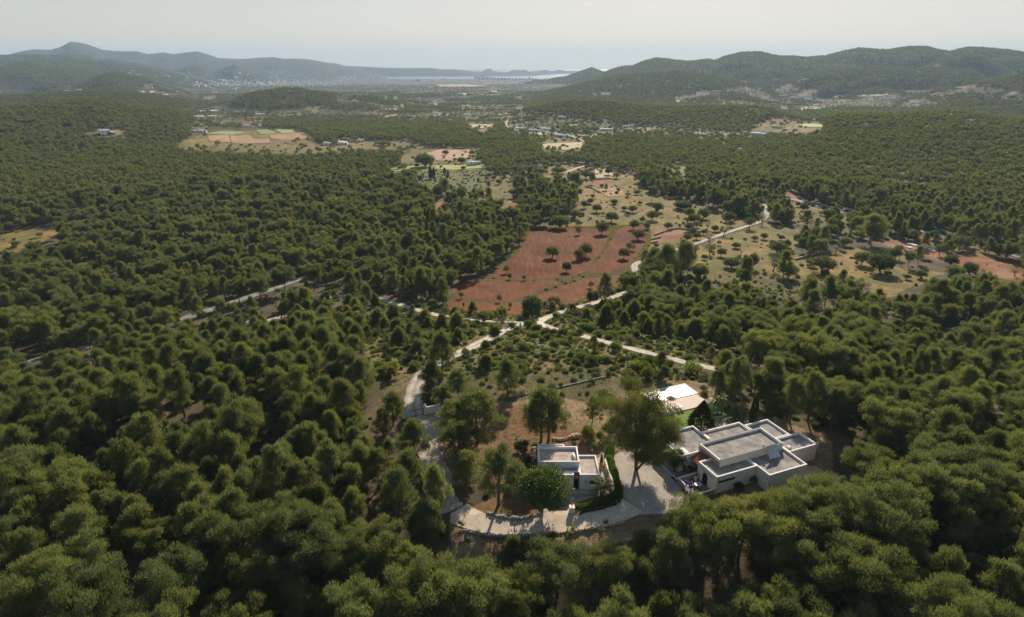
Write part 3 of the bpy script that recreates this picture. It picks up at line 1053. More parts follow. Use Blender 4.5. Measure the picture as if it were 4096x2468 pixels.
def clump(cen, s, n, L, W, rs, up=.75, out=.55, jit=.3, flat=.75, low=-.25):
    v = unit(rs.normal(size=(n * 2, 3)))
    v = v[v[:, 2] > low][:n]
    n = len(v)
    rad = s * (.30 + .85 * rs.rand(n, 1) ** .75)
    p = cen + v * rad * np.array((1, 1, flat))
    d = unit(v * out + np.array((0, 0, up)) + rs.normal(size=(n, 3)) * jit)
    return blades(p, d, L * (.7 + .6 * rs.rand(n)), W * (.7 + .6 * rs.rand(n)), rs)


def pine_geo(seed, h, rad, style, det=1.0):
    """clumps of needle tufts on a branching frame; returns quads, tints, limb tubes"""
    rs = np.random.RandomState(seed)
    mb = MB()
    lean = rs.uniform(-.09, .09, 2)
    wob = rs.uniform(-1, 1, 4)

    def tp(t):
        return np.array((lean[0] * h * t + .25 * math.sin(t * 5 + wob[0] * 3) * t * (1.6 if style == 'dome' else .5),
                         lean[1] * h * t + .25 * math.sin(t * 4 + wob[1] * 3) * t * (1.6 if style == 'dome' else .5), h * t))
    ttop = .9 if style == 'dome' else .97
    tb = .017 * h + .05
    mb.tube([tp(t * ttop) + (np.array((0, 0, -.5)) if t == 0 else 0) for t in (0, .2, .4, .6, .8, 1)], [tb * 1.15, tb * .95, tb * .8, tb * .6, tb * .38, tb * .12], 7)
    cl = []
    nb = {'young': 26, 'dome': 27, 'tall': 27, 'umb': 30}[style]
    t0 = {'young': .14, 'dome': .40, 'tall': .24, 'umb': .20}[style]
    ga = rs.uniform(0, 6)
    for i in range(nb):
        f = (i + .5) / nb
        t = t0 + (ttop - t0) * f
        ga += 2.4 + rs.uniform(-.5, .5)
        if style == 'young':
            pr = 1.02 * (1 - f) ** .75 + .16 - .28 * max(0, .25 - f)
            rise = .35 + .55 * f
            cs = .30
        elif style == 'tall':
            pr = .26 + .80 * math.sin(math.pi * min(1, .22 + .78 * f) ** .8) * (1 - .25 * f)
            rise = .20 + .6 * f
            cs = .26
        elif style == 'umb':
            pr = .62 + .42 * math.sin(math.pi * (.05 + .7 * f)) - .75 * max(0, f - .6)
            rise = .30 + .45 * f
            cs = .25
        else:
            pr = .42 + .75 * math.sqrt(max(0, 1 - ((f - .42) / .62) ** 2)) - .12
            rise = .42 + .55 * f
            cs = .27
        pr *= rs.uniform(.68, 1.14)
        if rs.rand() < .08:
            pr *= .6
        L = rad * pr
        b0 = tp(t)
        dr = np.array((math.cos(ga), math.sin(ga), 0))
        e = b0 + dr * L + np.array((0, 0, L * rise * rs.uniform(.6, 1.1)))
        mid = b0 * .5 + e * .5 + np.array((0, 0, -.12 * L))
        br = tb * .33 * (1.15 - f)
        mb.tube([b0, mid, e], [br, br * .7, br * .3], 5, False)
        s = rad * cs * rs.uniform(.75, 1.15)
        cl.append((e + np.array((0, 0, s * .15)), s))
        perp = np.array((-dr[1], dr[0], 0))
        for k in range(3 if style != 'young' else 2):
            u = rs.uniform(.38, .92)
            q = b0 + (e - b0) * u + perp * rs.uniform(-.42, .42) * L + np.array((0, 0, rs.uniform(-.05, .22) * L))
            if u < .55 and style == 'dome' and rs.rand() < .35:
                mb.tube([b0 + (e - b0) * u * .6, q], [br * .5, br * .15], 4, False)
                continue
            mb.tube([b0 + (e - b0) * u * .7, q], [br * .55, br * .2], 4, False)
            cl.append((q, s * rs.uniform(.6, .95)))
    top = tp(ttop)
    if style == 'dome':
        for k in range(6):
            a = rs.uniform(0, 6.28)
            cl.append((top + np.array((math.cos(a), math.sin(a), 0)) * rad * rs.uniform(.1, .5) + np.array((0, 0, rs.uniform(-.3, .3))), rad * .27 * rs.uniform(.8, 1.1)))
    else:
        cl.append((top, rad * .2))
        cl.append((top + np.array((0, 0, .5)), rad * .13))
    Q, T = [], []
    for c, s in cl:
        n = int(max(10, 255 * s * s * det))
        L, W = (.36, .072) if style != 'young' else (.42, .07)
        if style == 'young':
            q = clump(c, s, n, L, W, rs, 1.15, .42, .25, 1.15, -.75)
        elif style in ('tall', 'umb'):
            q = clump(c, s, n, L, W, rs, 1.05, .42, .28, 1.0, -.65)
        else:
            q = clump(c, s, n, L, W, rs, .95, .42, .30, .80, -.55)
        Q.append(q)
        T.append(np.clip(rs.normal(.5, .22) + rs.normal(0, .16, len(q)), 0, 1))
    q = np.concatenate(Q)
    fz = h / np.percentile(q[..., 2], 99.7)
    fr = rad / np.percentile(np.hypot(q[..., 0], q[..., 1]), 97)
    f3 = np.array((fr, fr, fz))
    mb.v = [(a * fr, b_ * fr, c * fz) for a, b_, c in mb.v]
    return q * f3, np.concatenate(T), mb


def bush_geo(seed, w, h, leaf=.22, n=2600, up=.3, lobes=9, low=.12, hollow=.55):
    rs = np.random.RandomState(seed)
    Q, T = [], []
    for k in range(lobes):
        a = 6.28 * k / lobes * 1.0 + rs.uniform(-.4, .4)
        rr = w * .5 * (.52 if k else 0) * rs.uniform(.6, 1.15)
        s = w * .5 * rs.uniform(.42, .62) * (1.15 if not k else 1)
        zc = h * rs.uniform(.38, .62) if k else h * .62
        m = n // lobes
        v = unit(rs.normal(size=(m, 3)))
        p = np.array((math.cos(a) * rr, math.sin(a) * rr, zc)) + v * np.array((s, s, min(s * .95, h * .40))) * (hollow + (1 - hollow) * rs.rand(m, 1) ** .5) * rs.uniform(.8, 1.12, (m, 1))
        p = p[p[:, 2] > low * h * rs.uniform(.2, 1, len(p))]
        d = unit(unit(p - np.array((0, 0, h * .3))) * .6 + np.array((0, 0, up)) + rs.normal(size=p.shape) * .6)
        Q.append(blades(p, d, leaf * rs.uniform(.7, 1.4, len(p)), leaf * .62, rs, .6))
        T.append(np.clip(rs.normal(.5, .2) + rs.normal(0, .18, len(p)), 0, 1))
    return np.concatenate(Q), np.concatenate(T)


def tree_geo(seed, w, h, trunk=.35, leaf=.26, n=4200, lobes=15, tw=.0):
    """round broadleaf tree on a short forked trunk"""
    rs = np.random.RandomState(seed)
    mb = MB()
    tw = tw or .03 * h + .06
    fork = np.array((rs.uniform(-.1, .1) * h, rs.uniform(-.1, .1) * h, h * trunk))
    mb.tube([(0, 0, -.4), fork * .5 + rs.uniform(-.05, .05, 3), fork], [tw * 1.2, tw, tw * .85], 7)
    Q, T = [], []
    for k in range(lobes):
        a = 2.4 * k + rs.uniform(-.4, .4)
        f = (k + .5) / lobes
        ph_ = math.acos(1 - 1.55 * f)
        rr = w * .5 * .66 * math.sin(ph_) * rs.uniform(.75, 1.1)
        z = h * (.55 + .27 * math.cos(ph_) * rs.uniform(.85, 1.15))
        c = np.array((math.cos(a) * rr, math.sin(a) * rr, z)) + fork * np.array((1, 1, 0))
        s = w * .5 * rs.uniform(.30, .46)
        mb.tube([fork, (fork + c) * .5 + np.array((0, 0, -.03 * h)), c], [tw * .55, tw * .32, tw * .08], 5, False)
        m = n // lobes
        v = unit(rs.normal(size=(m, 3)))
        p = c + v * np.array((s, s, s * .72)) * (.45 + .55 * rs.rand(m, 1) ** .5)
        p = p[p[:, 2] > h * .2]
        d = unit(v[:len(p)] * .5 + np.array((0, 0, .15)) + rs.normal(size=p.shape) * .7)
        Q.append(blades(p, d, leaf * rs.uniform(.7, 1.4, len(p)), leaf * .6, rs, .65))
        T.append(np.clip(rs.normal(.5, .2) + rs.normal(0, .18, len(p)), 0, 1))
    return np.concatenate(Q), np.concatenate(T), mb


def make_tree(name, q, t, mb, leafm, barkm, loc, rz=0.0):
    root = empty(name, loc, rz)
    mb.build('trunk', barkm, root, smooth=True)
    link('crown', quad_mesh('crown', q, t), leafm, root)
    return root


def copy_tree(src, loc, rz, sc, leafm=None):
    r = src.copy()
    C.objects.link(r)
    r.location = loc
    r.rotation_euler = (0, 0, rz)
    r.scale = sc
    for k in list(r.keys()):
        del r[k]
    for ch in src.children:
        c = ch.copy()
        C.objects.link(c)
        c.parent = r
    return r


PINES = []
for i in range(5):
    PINES.append(('young', 8.0, 2.75, 100 + i))
for i in range(5):
    PINES.append(('dome', 9.0, 3.9, 200 + i))
for i in range(4):
    PINES.append(('tall', 9.6, 3.2, 300 + i))
PGEO = [pine_geo(s, h, r, st_) for st_, h, r, s in PINES]
STYLE_IDX = {'young': [0, 1, 2, 3, 4], 'dome': [5, 6, 7, 8, 9], 'tall': [10, 11, 12, 13]}
PFIRST = [None] * len(PINES)
PMESH = [(quad_mesh('crown', q, t), mb) for q, t, mb in PGEO]
TMESH = []
for (me, mb) in PMESH:
    me.materials.append(M['pine'])
    tm_ = bpy.data.meshes.new('trunk')
    tm_.from_pydata(mb.v, [], mb.f)
    tm_.materials.append(M['bark'])
    TMESH.append(tm_)


def place_pine(k, loc, rz, sc):
    root = empty('pine_tree', loc, rz)
    root.scale = sc
    link('trunk', TMESH[k], None, root)
    c = link('crown', PMESH[k][0], None, root)
    if PFIRST[k] is None:
        PFIRST[k] = root
    return root


# ---------- where pines may stand
def road_clear(x, y, extra=.8):
    ok = np.ones(x.shape, bool)
    for w, wd in ROADS.values():
        bb = (x > w[:, 0].min() - 8) & (x < w[:, 0].max() + 8) & (y > w[:, 1].min() - 8) & (y < w[:, 1].max() + 8)
        idx = np.nonzero(bb & ok)[0]
        if not len(idx):
            continue
        for ch in np.array_split(idx, max(1, len(idx) // 4000)):
            d = np.min(np.hypot(x[ch][:, None] - w[None, :, 0], y[ch][:, None] - w[None, :, 1]), 1)
            ok[ch] &= d > wd * .5 + extra
    return ok


FPOLY = list(FIELDS.values()) + [S('K', (210, 325), (350, 240), (430, 290), (520, 335), (640, 365), (790, 380), (900, 340), (1185, 290), (1500, 250), (1620, 190), (1790, 310), (1540, 408), (1240, 460), (960, 482), (620, 495), (330, 440), (210, 400))]
VIS = [(1780, 1900), (1790, 2120), (1800, 2260), (1850, 2330), (1900, 2300), (1960, 2200), (2010, 2120), (2070, 2095), (2130, 2120), (2200, 2165), (2330, 2180), (2450, 2185), (2490, 2150), (2590, 2085), (2660, 2025), (2720, 2040), (2819, 1975), (2900, 1975), (3000, 1985), (3077, 1965), (3178, 1955), (3240, 1940), (3310, 1905), (3345, 1840), (3345, 1700), (3200, 1650), (2600, 1700)]
CLEAR = [VIS, S('D', (960, 205), (1590, 200), (1885, 180), (1910, 300), (1800, 560), (1650, 680), (1300, 805), (900, 890), (340, 860), (390, 700), (610, 595), (940, 310)),
         S('F', (550, 945), (665, 940), (750, 1000), (700, 1035), (590, 1030)), S('E', (1440, 735), (2080, 735), (2200, 790), (2200, 815), (1900, 840), (1470, 835)), S('B', (0, 0), (1900, 0), (1900, 1484), (0, 1484)), S('A', (0, 880), (1840, 880), (1840, 1180), (1200, 1250), (0, 1484)), S('A', (180, 180), (340, 150), (560, 160), (800, 330), (1120, 430), (1200, 620), (1700, 660), (1880, 900), (300, 900), (0, 600)),
         S('K', (210, 240), (470, 240), (480, 480), (640, 500), (960, 490), (1240, 460), (1560, 420), (1450, 560), (1100, 590), (900, 560), (560, 560), (330, 860), (230, 760))]


def scatter(r0, r1, sp, seed, az0=None, az1=None):
    """one jittered point per sp x sp cell of the ring sector"""
    rs = np.random.RandomState(seed)
    if az0 is None:
        az0, az1 = (R(-54), R(54)) if r0 < 140 else (R(-45), R(45))
    x0, x1 = r1 * math.sin(az0), r1 * math.sin(az1)
    y0, y1 = r0 * math.cos(az1) * .9, r1
    gx, gy = np.meshgrid(np.arange(x0, x1, sp), np.arange(y0, y1, sp))
    gx = gx + (np.arange(gx.shape[0])[:, None] % 2) * sp * .5
    x = gx.ravel() + rs.uniform(-.46, .46, gx.size) * sp
    y = gy.ravel() + rs.uniform(-.46, .46, gx.size) * sp
    r = np.hypot(x, y)
    a = np.arctan2(x, y)
    k = (r >= r0) & (r < r1) & (a > az0) & (a < az1)
    return x[k], y[k], rs


HOUSES = [
    ('E', 765, 775, 96, 2, 'white two storey house alone in the dark wood at the left'), ('E', 1410, 657, 44, 1, 'white house on the tan field below the long greenhouse'), ('E', 1425, 757, 56, 1, 'low white house left of the ploughed tan fields'),
    ('E', 1362, 757, 36, 1, 'tiny white shed beside the low house by the tan fields'), ('E', 1740, 719, 58, 1, 'white house at the top of the green crop strip'), ('E', 1830, 722, 36, 1, 'small white barn right of the green crop strip house'),
    ('E', 1828, 637, 66, 1, 'white house right of the long greenhouse'), ('E', 2308, 848, 56, 1, 'white house at the right end of the dry orchard'), ('E', 2412, 845, 66, 1, 'white house with red cars, last in the dry orchard'),
    ('E', 1460, 525, 50, 1, 'white farm in the fields left of the wooded hillock'), ('E', 1505, 520, 36, 1, 'white annex of the farm left of the wooded hillock'), ('E', 1042, 444, 54, 1, 'white house below the left hills'),
    ('E', 2105, 640, 34, 1, 'white house right under the wooded hillock'), ('E', 1505, 478, 30, 1, 'white house left above the wooded hillock fields'), ('E', 330, 232, 30, 1, 'white house high on the dark left slope'),
    ('E', 295, 208, 24, 1, 'topmost white house on the dark left slope'), ('E', 565, 462, 40, 1, 'pale house at the foot of the far left wood'), ('E', 480, 466, 50, 1, 'long pale house row at the far left wood'),
    ('F', 970, 812, 84, 1, 'white house with a columned porch above the yellow green strip'), ('F', 1085, 800, 30, 1, 'little stone shed right of the porch house'), ('F', 1262, 580, 44, 1, 'white hamlet house nearest the pale road'),
    ('F', 1288, 562, 72, 1, 'long white hamlet house behind the roadside one'), ('F', 1380, 576, 60, 1, 'white hamlet house in the middle of the row'), ('F', 1462, 566, 80, 1, 'biggest white hamlet house at the row end'),
    ('F', 1432, 580, 40, 1, 'white hamlet shed before the biggest house'), ('F', 1545, 572, 34, 1, 'low white hamlet outbuilding at the field edge'), ('F', 1560, 612, 80, 1, 'low long white shed by the short lane below the hamlet'),
    ('F', 1578, 480, 60, 1, 'white house in front of the central wooded hill'), ('F', 1892, 570, 90, 1, 'wide bright white farmhouse beyond the green plots'), ('F', 2068, 543, 40, 1, 'white house right of the wide farmhouse'),
    ('F', 2025, 546, 36, 1, 'small white house between the wide farmhouse and its neighbour'), ('F', 692, 454, 48, 1, 'white house amid trees left of the valley road'), ('F', 915, 466, 40, 1, 'white house in the valley fields before the wood strip'),
    ('F', 1285, 424, 48, 1, 'white house at the wood edge above the valley road'), ('F', 690, 376, 26, 1, 'white house on the rosy field'), ('F', 410, 350, 32, 1, 'white house left in the mid valley'),
    ('F', 340, 348, 26, 1, 'smaller white house left in the mid valley'), ('F', 130, 364, 40, 1, 'white house on the low wooded knoll'), ('F', 455, 408, 30, 1, 'white house above the shiny greenhouse strip'),
    ('F', 410, 408, 30, 1, 'white house left of the shiny greenhouse strip'), ('F', 897, 328, 26, 1, 'white house at the end of the bright green field'), ('F', 1100, 291, 42, 1, 'long white barn beyond the green fields'),
    ('F', 30, 662, 66, 1, 'white house behind the left pines of the far meadow'), ('F', 165, 648, 40, 1, 'pale wall house in the far meadow'), ('F', 1815, 322, 30, 1, 'white house on the slope below the right spur'),
    ('F', 1890, 318, 60, 1, 'long terrace wall house below the right spur'), ('G', 580, 726, 104, 1, 'long low white house at the forest edge right of centre'), ('G', 712, 674, 48, 1, 'white house between olive plots at the right'),
    ('G', 762, 650, 40, 1, 'white shed above the olive plot house'), ('G', 985, 628, 38, 1, 'pale barn by the green strip in the right woods'), ('G', 940, 476, 50, 1, 'white house on the far right plain'),
    ('G', 770, 546, 48, 1, 'white house in the dry field of the right plain'), ('G', 485, 350, 38, 1, 'white house half way up the right hill terraces'), ('G', 1155, 450, 40, 1, 'brownish barn by the green field on the right plain'),
    ('G', 1640, 420, 38, 1, 'white house below the long right hills'), ('G', 1530, 473, 50, 1, 'white villa right of the green plain field'), ('G', 1690, 502, 60, 1, 'glaring white villa on the right knoll'),
    ('G', 1740, 500, 40, 1, 'white wing villa beside the glaring one'), ('G', 2005, 398, 42, 1, 'white house on the lower right slope'), ('G', 2080, 634, 50, 1, 'white house deep in the right forest'), ('G', 2392, 446, 60, 1, 'white house at the far right slope'),
    ('G', 1945, 597, 26, 1, 'bright white roofs above the right forest'), ('G', 460, 842, 40, 1, 'pale low house in the pines right of the hamlet'), ('G', 2400, 732, 22, 1, 'tiny white roof in the right forest'),
    ('H', 210, 90, 40, 1, 'white house behind the trees at the meadow top'), ('H', 335, 78, 40, 1, 'white flat house right of the meadow top one')]
HBOX = []
for k_, x_, y_, w_, s_, l_ in HOUSES:
    (a_, b_), = S(k_, (x_, y_))
    w_ = w_ * ZO[k_][2]
    HBOX.append((a_ - w_ * .55, b_ - 14 * s_ - w_ * .12, a_ + w_ * .55, b_ - 1))
OPEN = ('scrub', 'grass', 'redsoil')
RPX = None


def road_px(sx, sy, ra=6.0):
    """whether a picture point lies on one of the nearer lanes"""
    global RPX
    if RPX is None:
        w = np.concatenate([r_[0] for k_, r_ in ROADS.items() if not k_.startswith('road')])
        rd = np.concatenate([r_[0] for k_, r_ in ROADS.items() if k_.startswith('road')][:2])
        w = np.concatenate([w, rd])
        RPX = np.stack(project(w[:, 0], w[:, 1], HT(w[:, 0], w[:, 1])), 1)
    out = np.zeros(len(sx), bool)
    for ch in np.array_split(np.arange(len(sx)), max(1, len(sx) // 3000)):
        out[ch] = np.min(np.hypot(sx[ch][:, None] - RPX[None, :, 0], (sy[ch][:, None] - RPX[None, :, 1]) * 1.6), 1) < ra
    return out


def forest_points(r0, r1, sp, seed, pm):
    x, y, rs = scatter(r0, r1, sp, seed)
    z = HT(x, y)
    k = visible(x, y, z + 9)
    x, y, z = x[k], y[k], z[k]
    sx, sy = project(x, y, z)
    cv = covers(sx, sy)
    p = np.full(x.shape, .95)
    gap = fbm(x / 22, y / 22, 41, 2)
    p *= np.clip((gap - .28) / .1, .4, 1)
    clus = fbm(x / 110, y / 70, 17, 3)
    if r0 < 100:
        p = np.where(np.hypot(x, y) < 112, .97, p)
    p = np.where(cv['mixed'], pm * np.clip((clus - .42) * 7, .3, 2.2), p)
    pine = ~cv['mixed'] | (clus > .60)
    p = np.where(cv['scrub'], .085, p)
    p = np.where(cv['garden'], np.where(sy > 2160, .9, 0), p)
    p = np.where(cv['grass'], .010, p)
    p = np.where(cv['redsoil'], .006, p)
    keep = rs.rand(len(x))
    hmax = np.full(x.shape, 99.0)
    if r0 < 100:
        for hh in (11.5, 10.5, 9.5, 8.5, 7.5, 6.5, 5.5, 4.5, 3.5):
            tx, ty = project(x, y, z + hh)
            hmax = np.where(inpoly(tx, ty, VIS) | inpoly(tx - 65, ty + 30, VIS) | inpoly(tx + 65, ty + 30, VIS), hh - 1.1, hmax)
    forest = ~(cv['mixed'] | cv['scrub'] | cv['garden'] | cv['grass'] | cv['redsoil'])
    # the open ground one sees in the photograph is not hidden by crowns in front of it
    for f_ in (.3, .6, .95):
        tx, ty = project(x, y, z + 8.8 * f_)
        ct = covers(tx, ty)
        hide = np.zeros(len(x), bool)
        for kk in OPEN:
            hide |= ct[kk]
        for f in FPOLY[:4]:
            hide |= inpoly(tx, ty, f)
        p = np.where((forest | cv['garden']) & hide & (keep < .94), 0, p)
        p = np.where(forest & ct['mixed'] & (keep < .6), 0, p)
        if r1 > 600:
            for bx0, by0, bx1, by1 in HBOX:
                p = np.where((tx > bx0) & (tx < bx1) & (ty > by0) & (ty < by1), 0, p)
        if r1 < 700:
            p = np.where(forest & road_px(tx, ty, 13) & (keep < .8), 0, p)
    for f in FPOLY + CLEAR:
        p = np.where(inpoly(sx, sy, f), 0, p)
    low = (z < base_z(np.hypot(x, y)) + 14) & (np.hypot(x, y) > 3800)
    p = np.where(low, np.minimum(p, .25), p)
    pine &= ~low
    p = np.where(hmax < 4.2, 0, p)
    k = rs.rand(len(x)) < p
    x, y, z, pine, hmax = x[k], y[k], z[k], pine[k], hmax[k]
    k = road_clear(x, y, 1.6 if r1 < 700 else 3)
    return x[k], y[k], z[k], np.where(hmax[k] < 90, hmax[k], pine[k] * 1.0) if r0 < 100 else pine[k], rs


# trees that can be told apart in the photograph: crop, base, top, crown width (crop px), style
HAND = [
    ('C', (1170, 1166), (1150, 800), 300, 'tall', 'pine with a bare forked trunk rising just behind the small white annex'),
    ('C', (1222, 1168), (1275, 810), 300, 'tall', 'pine twinned with its neighbour behind the small annex, courtyard side'),
    ('C', (722, 1180), (760, 795), 430, 'tall', 'large dense pine between the driveway bend and the annex garden'),
    ('C', (600, 1340), (620, 1020), 310, 'tall', 'bushy pine beside the driveway, below the largest garden pine'),
    ('C', (930, 870), (900, 590), 190, 'tall', 'thin grey green pine in the scrub with its trunk showing'),
    ('C', (478, 735), (450, 390), 200, 'tall', 'tall dark pine shading the lane bend above the entrance gate'),
    ('C', (590, 880), (590, 650), 200, 'tall', 'soft green pine above the white gate wall'),
    ('C', (470, 950), (470, 780), 150, 'tall', 'small pine leaning over the white gate wall'),
    ('C', (1528, 1050), (1535, 850), 125, 'tall', 'slender lone pine with a thin stem on the dry garden slope'),
    ('C', (130, 1060), (130, 820), 200, 'tall', 'pine standing outside the gate on its road side'),
    ('C', (290, 1300), (290, 1020), 250, 'young', 'upright feathery pine overlapping the driveway below the gate'),
    ('C', (866, 1622), (900, 1190), 350, 'tall', 'rounded pine beside the rock edged bed next to the annex'),
    ('C', (545, 1160), (540, 880), 260, 'tall', 'pine between the gate wall and the largest garden pine'),
    ('C', (640, 1480), (660, 1240), 250, 'tall', 'shaded pine low beside the bend of the gravel driveway'),
    ('C', (250, 1500), (250, 1240), 240, 'young', 'pale pine left of the driveway near its lower bend'),
    ('C', (430, 1700), (330, 1330), 220, 'young', 'yellowish upright pine at the outer corner of the concrete drive'),
    ('D', (1545, 778), (1530, 545), 130, 'tall', 'tall pointed pine at the corner of the red field by the lane'),
    ('D', (2000, 640), (1990, 330), 200, 'tall', 'massive dark pine beside the lane right of the red field'),
    ('D', (1900, 600), (1900, 360), 160, 'tall', 'dark pine at the edge of the massive clump by the lane'),
    ('D', (2120, 620), (2080, 300), 200, 'tall', 'dark pine at the far side of the clump beside the lane'),
    ('D', (160, 760), (160, 510), 150, 'young', 'pale conical pine standing out before the dark forest left of the red field'),
    ('H', (1370, 490), (1370, 270), 200, 'tall', 'big dark rounded pine at the edge of the dry meadow'),
    ('A', (745, 300), (740, 20), 230, 'tall', 'dark pine behind the pool lawn'),
    ('A', (930, 370), (930, -60), 300, 'tall', 'tall black green pine behind the three garden palms'),
    ('A', (1120, 370), (1100, 60), 220, 'tall', 'dark pine behind the pointed cypress'),
    ('A', (1290, 440), (1260, 90), 260, 'tall', 'pine with a light olive top behind the villa'),
    ('A', (1480, 560), (1450, 100), 320, 'tall', 'broad olive green pine standing behind the villa roofs'),
    ('A', (1660, 560), (1680, 60), 300, 'tall', 'wide pine behind the far corner of the villa'),
    ('A', (1890, 640), (1880, 200), 260, 'tall', 'pine with a long bare trunk beyond the villa corner'),
]
hand_xy = []
NPINE = 0
for k, bp_, tp_, wpx, sty, lab in HAND:
    p, h = hgt(k, bp_, tp_)
    w = wid(p, k, wpx)
    ids = STYLE_IDX[sty]
    i = ids[NPINE % len(ids)]
    st_, ph, pr, _s = PINES[i]
    r_ = place_pine(i, p, NPINE * 1.7, (w / (2.05 * pr), w / (2.05 * pr), h / ph))
    tag(r_, lab, 'pine tree', 'pine trees')
    hand_xy.append((p[0], p[1], w))
    NPINE += 1
hand_xy = np.array(hand_xy)

# the rest of the nearest 300
x, y, z, pn, rs = forest_points(48, 240, 5.0, 5, .2)
k = np.ones(len(x), bool)
for hx, hy, hw in hand_xy:
    k &= np.hypot(x - hx, y - hy) > hw * .36 + 1.6
x, y, z, pn = x[k], y[k], z[k], pn[k]
sx, sy = project(x, y, z + 4)
k = (sx > -330) & (sx < 4430) & (sy < 2900)
x, y, z, sx, sy, pn = x[k], y[k], z[k], sx[k], sy[k], pn[k]
near = np.hypot(x, y)
o = np.argsort(near + ((sx < -60) | (sx > 4156) | (sy > 2560)) * 500)
n_ind = 300 - NPINE
inscrub = covers(*project(x, y, z))['scrub']
styles = []
for i in range(len(x)):
    u = rs.rand()
    gx_, gy_ = sx[i], sy[i]
    if gy_ > 2150 or (gx_ > 2700 and gy_ > 1800) or (gx_ < 500 and gy_ > 2000):
        s_ = 'dome' if u < .66 else ('tall' if u < .9 else 'young')
    elif gx_ < 1700 and gy_ > 1120 + .0 * gx_:
        s_ = 'young' if u < .75 else 'tall'
    elif gx_ < 1700:
        s_ = 'dome' if u < .45 else ('tall' if u < .8 else 'young')
    else:
        s_ = 'young' if u < .35 else ('tall' if u < .8 else 'dome')
    styles.append(s_)
NAMES = {'dome': ('broad domed', 'billowing round topped', 'wide cushion crowned', 'ragged flat topped', 'lumpy olive green'), 'young': ('feathery upright', 'conical brush like', 'slim pale green', 'pointed young', 'bushy upright'),
         'tall': ('tall loose crowned', 'tall dense', 'shaggy olive', 'tall open branched')}
LAND = [('the villa', 2980, 1850), ('the small annex', 2280, 1900), ('the entrance gate', 1690, 1640), ('the concrete drive', 2150, 2080), ('the lane crossing', 2110, 1290),
        ('the swimming pool', 2740, 1590), ('the red ploughed field', 2150, 1150), ('the woodland road', 500, 1380), ('the gravel driveway', 1780, 1900)]


def zone(px, py):
    best = min(LAND, key=lambda l: math.hypot(l[1] - px, (l[2] - py) * 1.25))
    dx, dy = px - best[1], py - best[2]
    dist = math.hypot(dx, dy)
    if abs(dx) > abs(dy) * 1.3:
        rel = 'left of' if dx < 0 else 'right of'
    else:
        rel = 'below' if dy > 0 else 'above'
    far_ = 'close' if dist < 380 else ('well' if dist < 900 else 'far')
    return best[0], rel, far_


used = {}
rest = []
for n_, i in enumerate(o):
    ids = STYLE_IDX[styles[i]]
    kx = ids[rs.randint(len(ids))]
    s = rs.uniform(.78, 1.26) * (1.06 if styles[i] == 'dome' else .95)
    if rs.rand() < .2:
        s *= .64
    if inscrub[i]:
        s *= rs.uniform(.45, .75)
    if near[i] < 112 and styles[i] == 'dome':
        s *= 1.02
    sz = s * rs.uniform(.88, 1.14)
    if pn[i] > 1.5:
        sz = min(sz, pn[i] / PINES[kx][1])
        s = min(s, max(sz * 1.15, .7))
    sc = (s * rs.uniform(.92, 1.1), s * rs.uniform(.92, 1.1), sz)
    rz = rs.uniform(0, 6.28)
    if n_ < n_ind:
        r_ = place_pine(kx, (x[i], y[i], z[i] - .15), rz, sc)
        lm, rel, far_ = zone(sx[i], sy[i])
        adj = NAMES[styles[i]][kx - ids[0]]
        size = 'large ' if sc[2] > 1.12 else ('small ' if sc[2] < .74 else '')
        lab = f'{size}{adj} pine {far_} {rel} {lm}'.replace('far left of', 'far to the left of').replace('far right of', 'far to the right of')
        used.setdefault(lab, []).append((sx[i], sy[i], r_))
        NPINE += 1
    else:
        rest.append((x[i], y[i], z[i] - .2, kx, rz) + sc)
ORD = ('topmost', 'second highest', 'third highest', 'fourth highest', 'fifth highest')
for lab, v in used.items():
    v.sort(key=lambda q: q[1])
    for j, q in enumerate(v):
        pre = '' if len(v) == 1 else ((ORD[j] + ' ') if (len(v) <= 5) else '')
        tag(q[2], pre + lab, 'pine tree', lab if len(v) > 5 else 'pine trees')

# ---------- every other pine, one object: nearer ones as copies of the trees above, far ones as loose leaf masses
x, y, z, pn, rs = forest_points(240, 640, 6.5, 6, .3)
for i in range(len(x)):
    u = rs.rand()
    sty = 'dome' if u < (.6 if x[i] < -60 else .3) else ('tall' if u < .8 else 'young')
    ids = STYLE_IDX[sty]
    s = rs.uniform(.74, 1.26) * (.6 if rs.rand() < .25 else 1) * (1 if pn[i] else .55)
    rest.append((x[i], y[i], z[i] - .2, ids[rs.randint(len(ids))], rs.uniform(0, 6.28), s * rs.uniform(.9, 1.1), s * rs.uniform(.9, 1.1), s * rs.uniform(1.0, 1.4)))
rest = np.array(rest)


def lod(seed, w, h, nq, size, t0=.25):
    """a crown as NQ large leaf masses, for trees a few pixels tall"""
    rs_ = np.random.RandomState(seed)
    v = unit(rs_.normal(size=(nq * 4, 3)))
    v = v[v[:, 2] > -.55][:nq]
    lob = 1 + .22 * np.sin(3 * np.arctan2(v[:, 1], v[:, 0]) + rs_.uniform(0, 6))
    c = v * np.array((w / 2, w / 2, h * (1 - t0) / 2)) * (.55 + .4 * rs_.rand(len(v), 1)) * lob[:, None] + np.array((0, 0, h * (t0 + 1) / 2 - .4))
    d = unit(v * .7 + np.array((0, 0, .5)) + rs_.normal(size=v.shape) * .45) if size < 1.5 else unit(unit(rs_.normal(size=v.shape)) * np.array((1, 1, .9)))
    return blades(c - d * size * .5, d, size * rs_.uniform(.8, 1.3, len(v)), size * .75, rs_, .6)


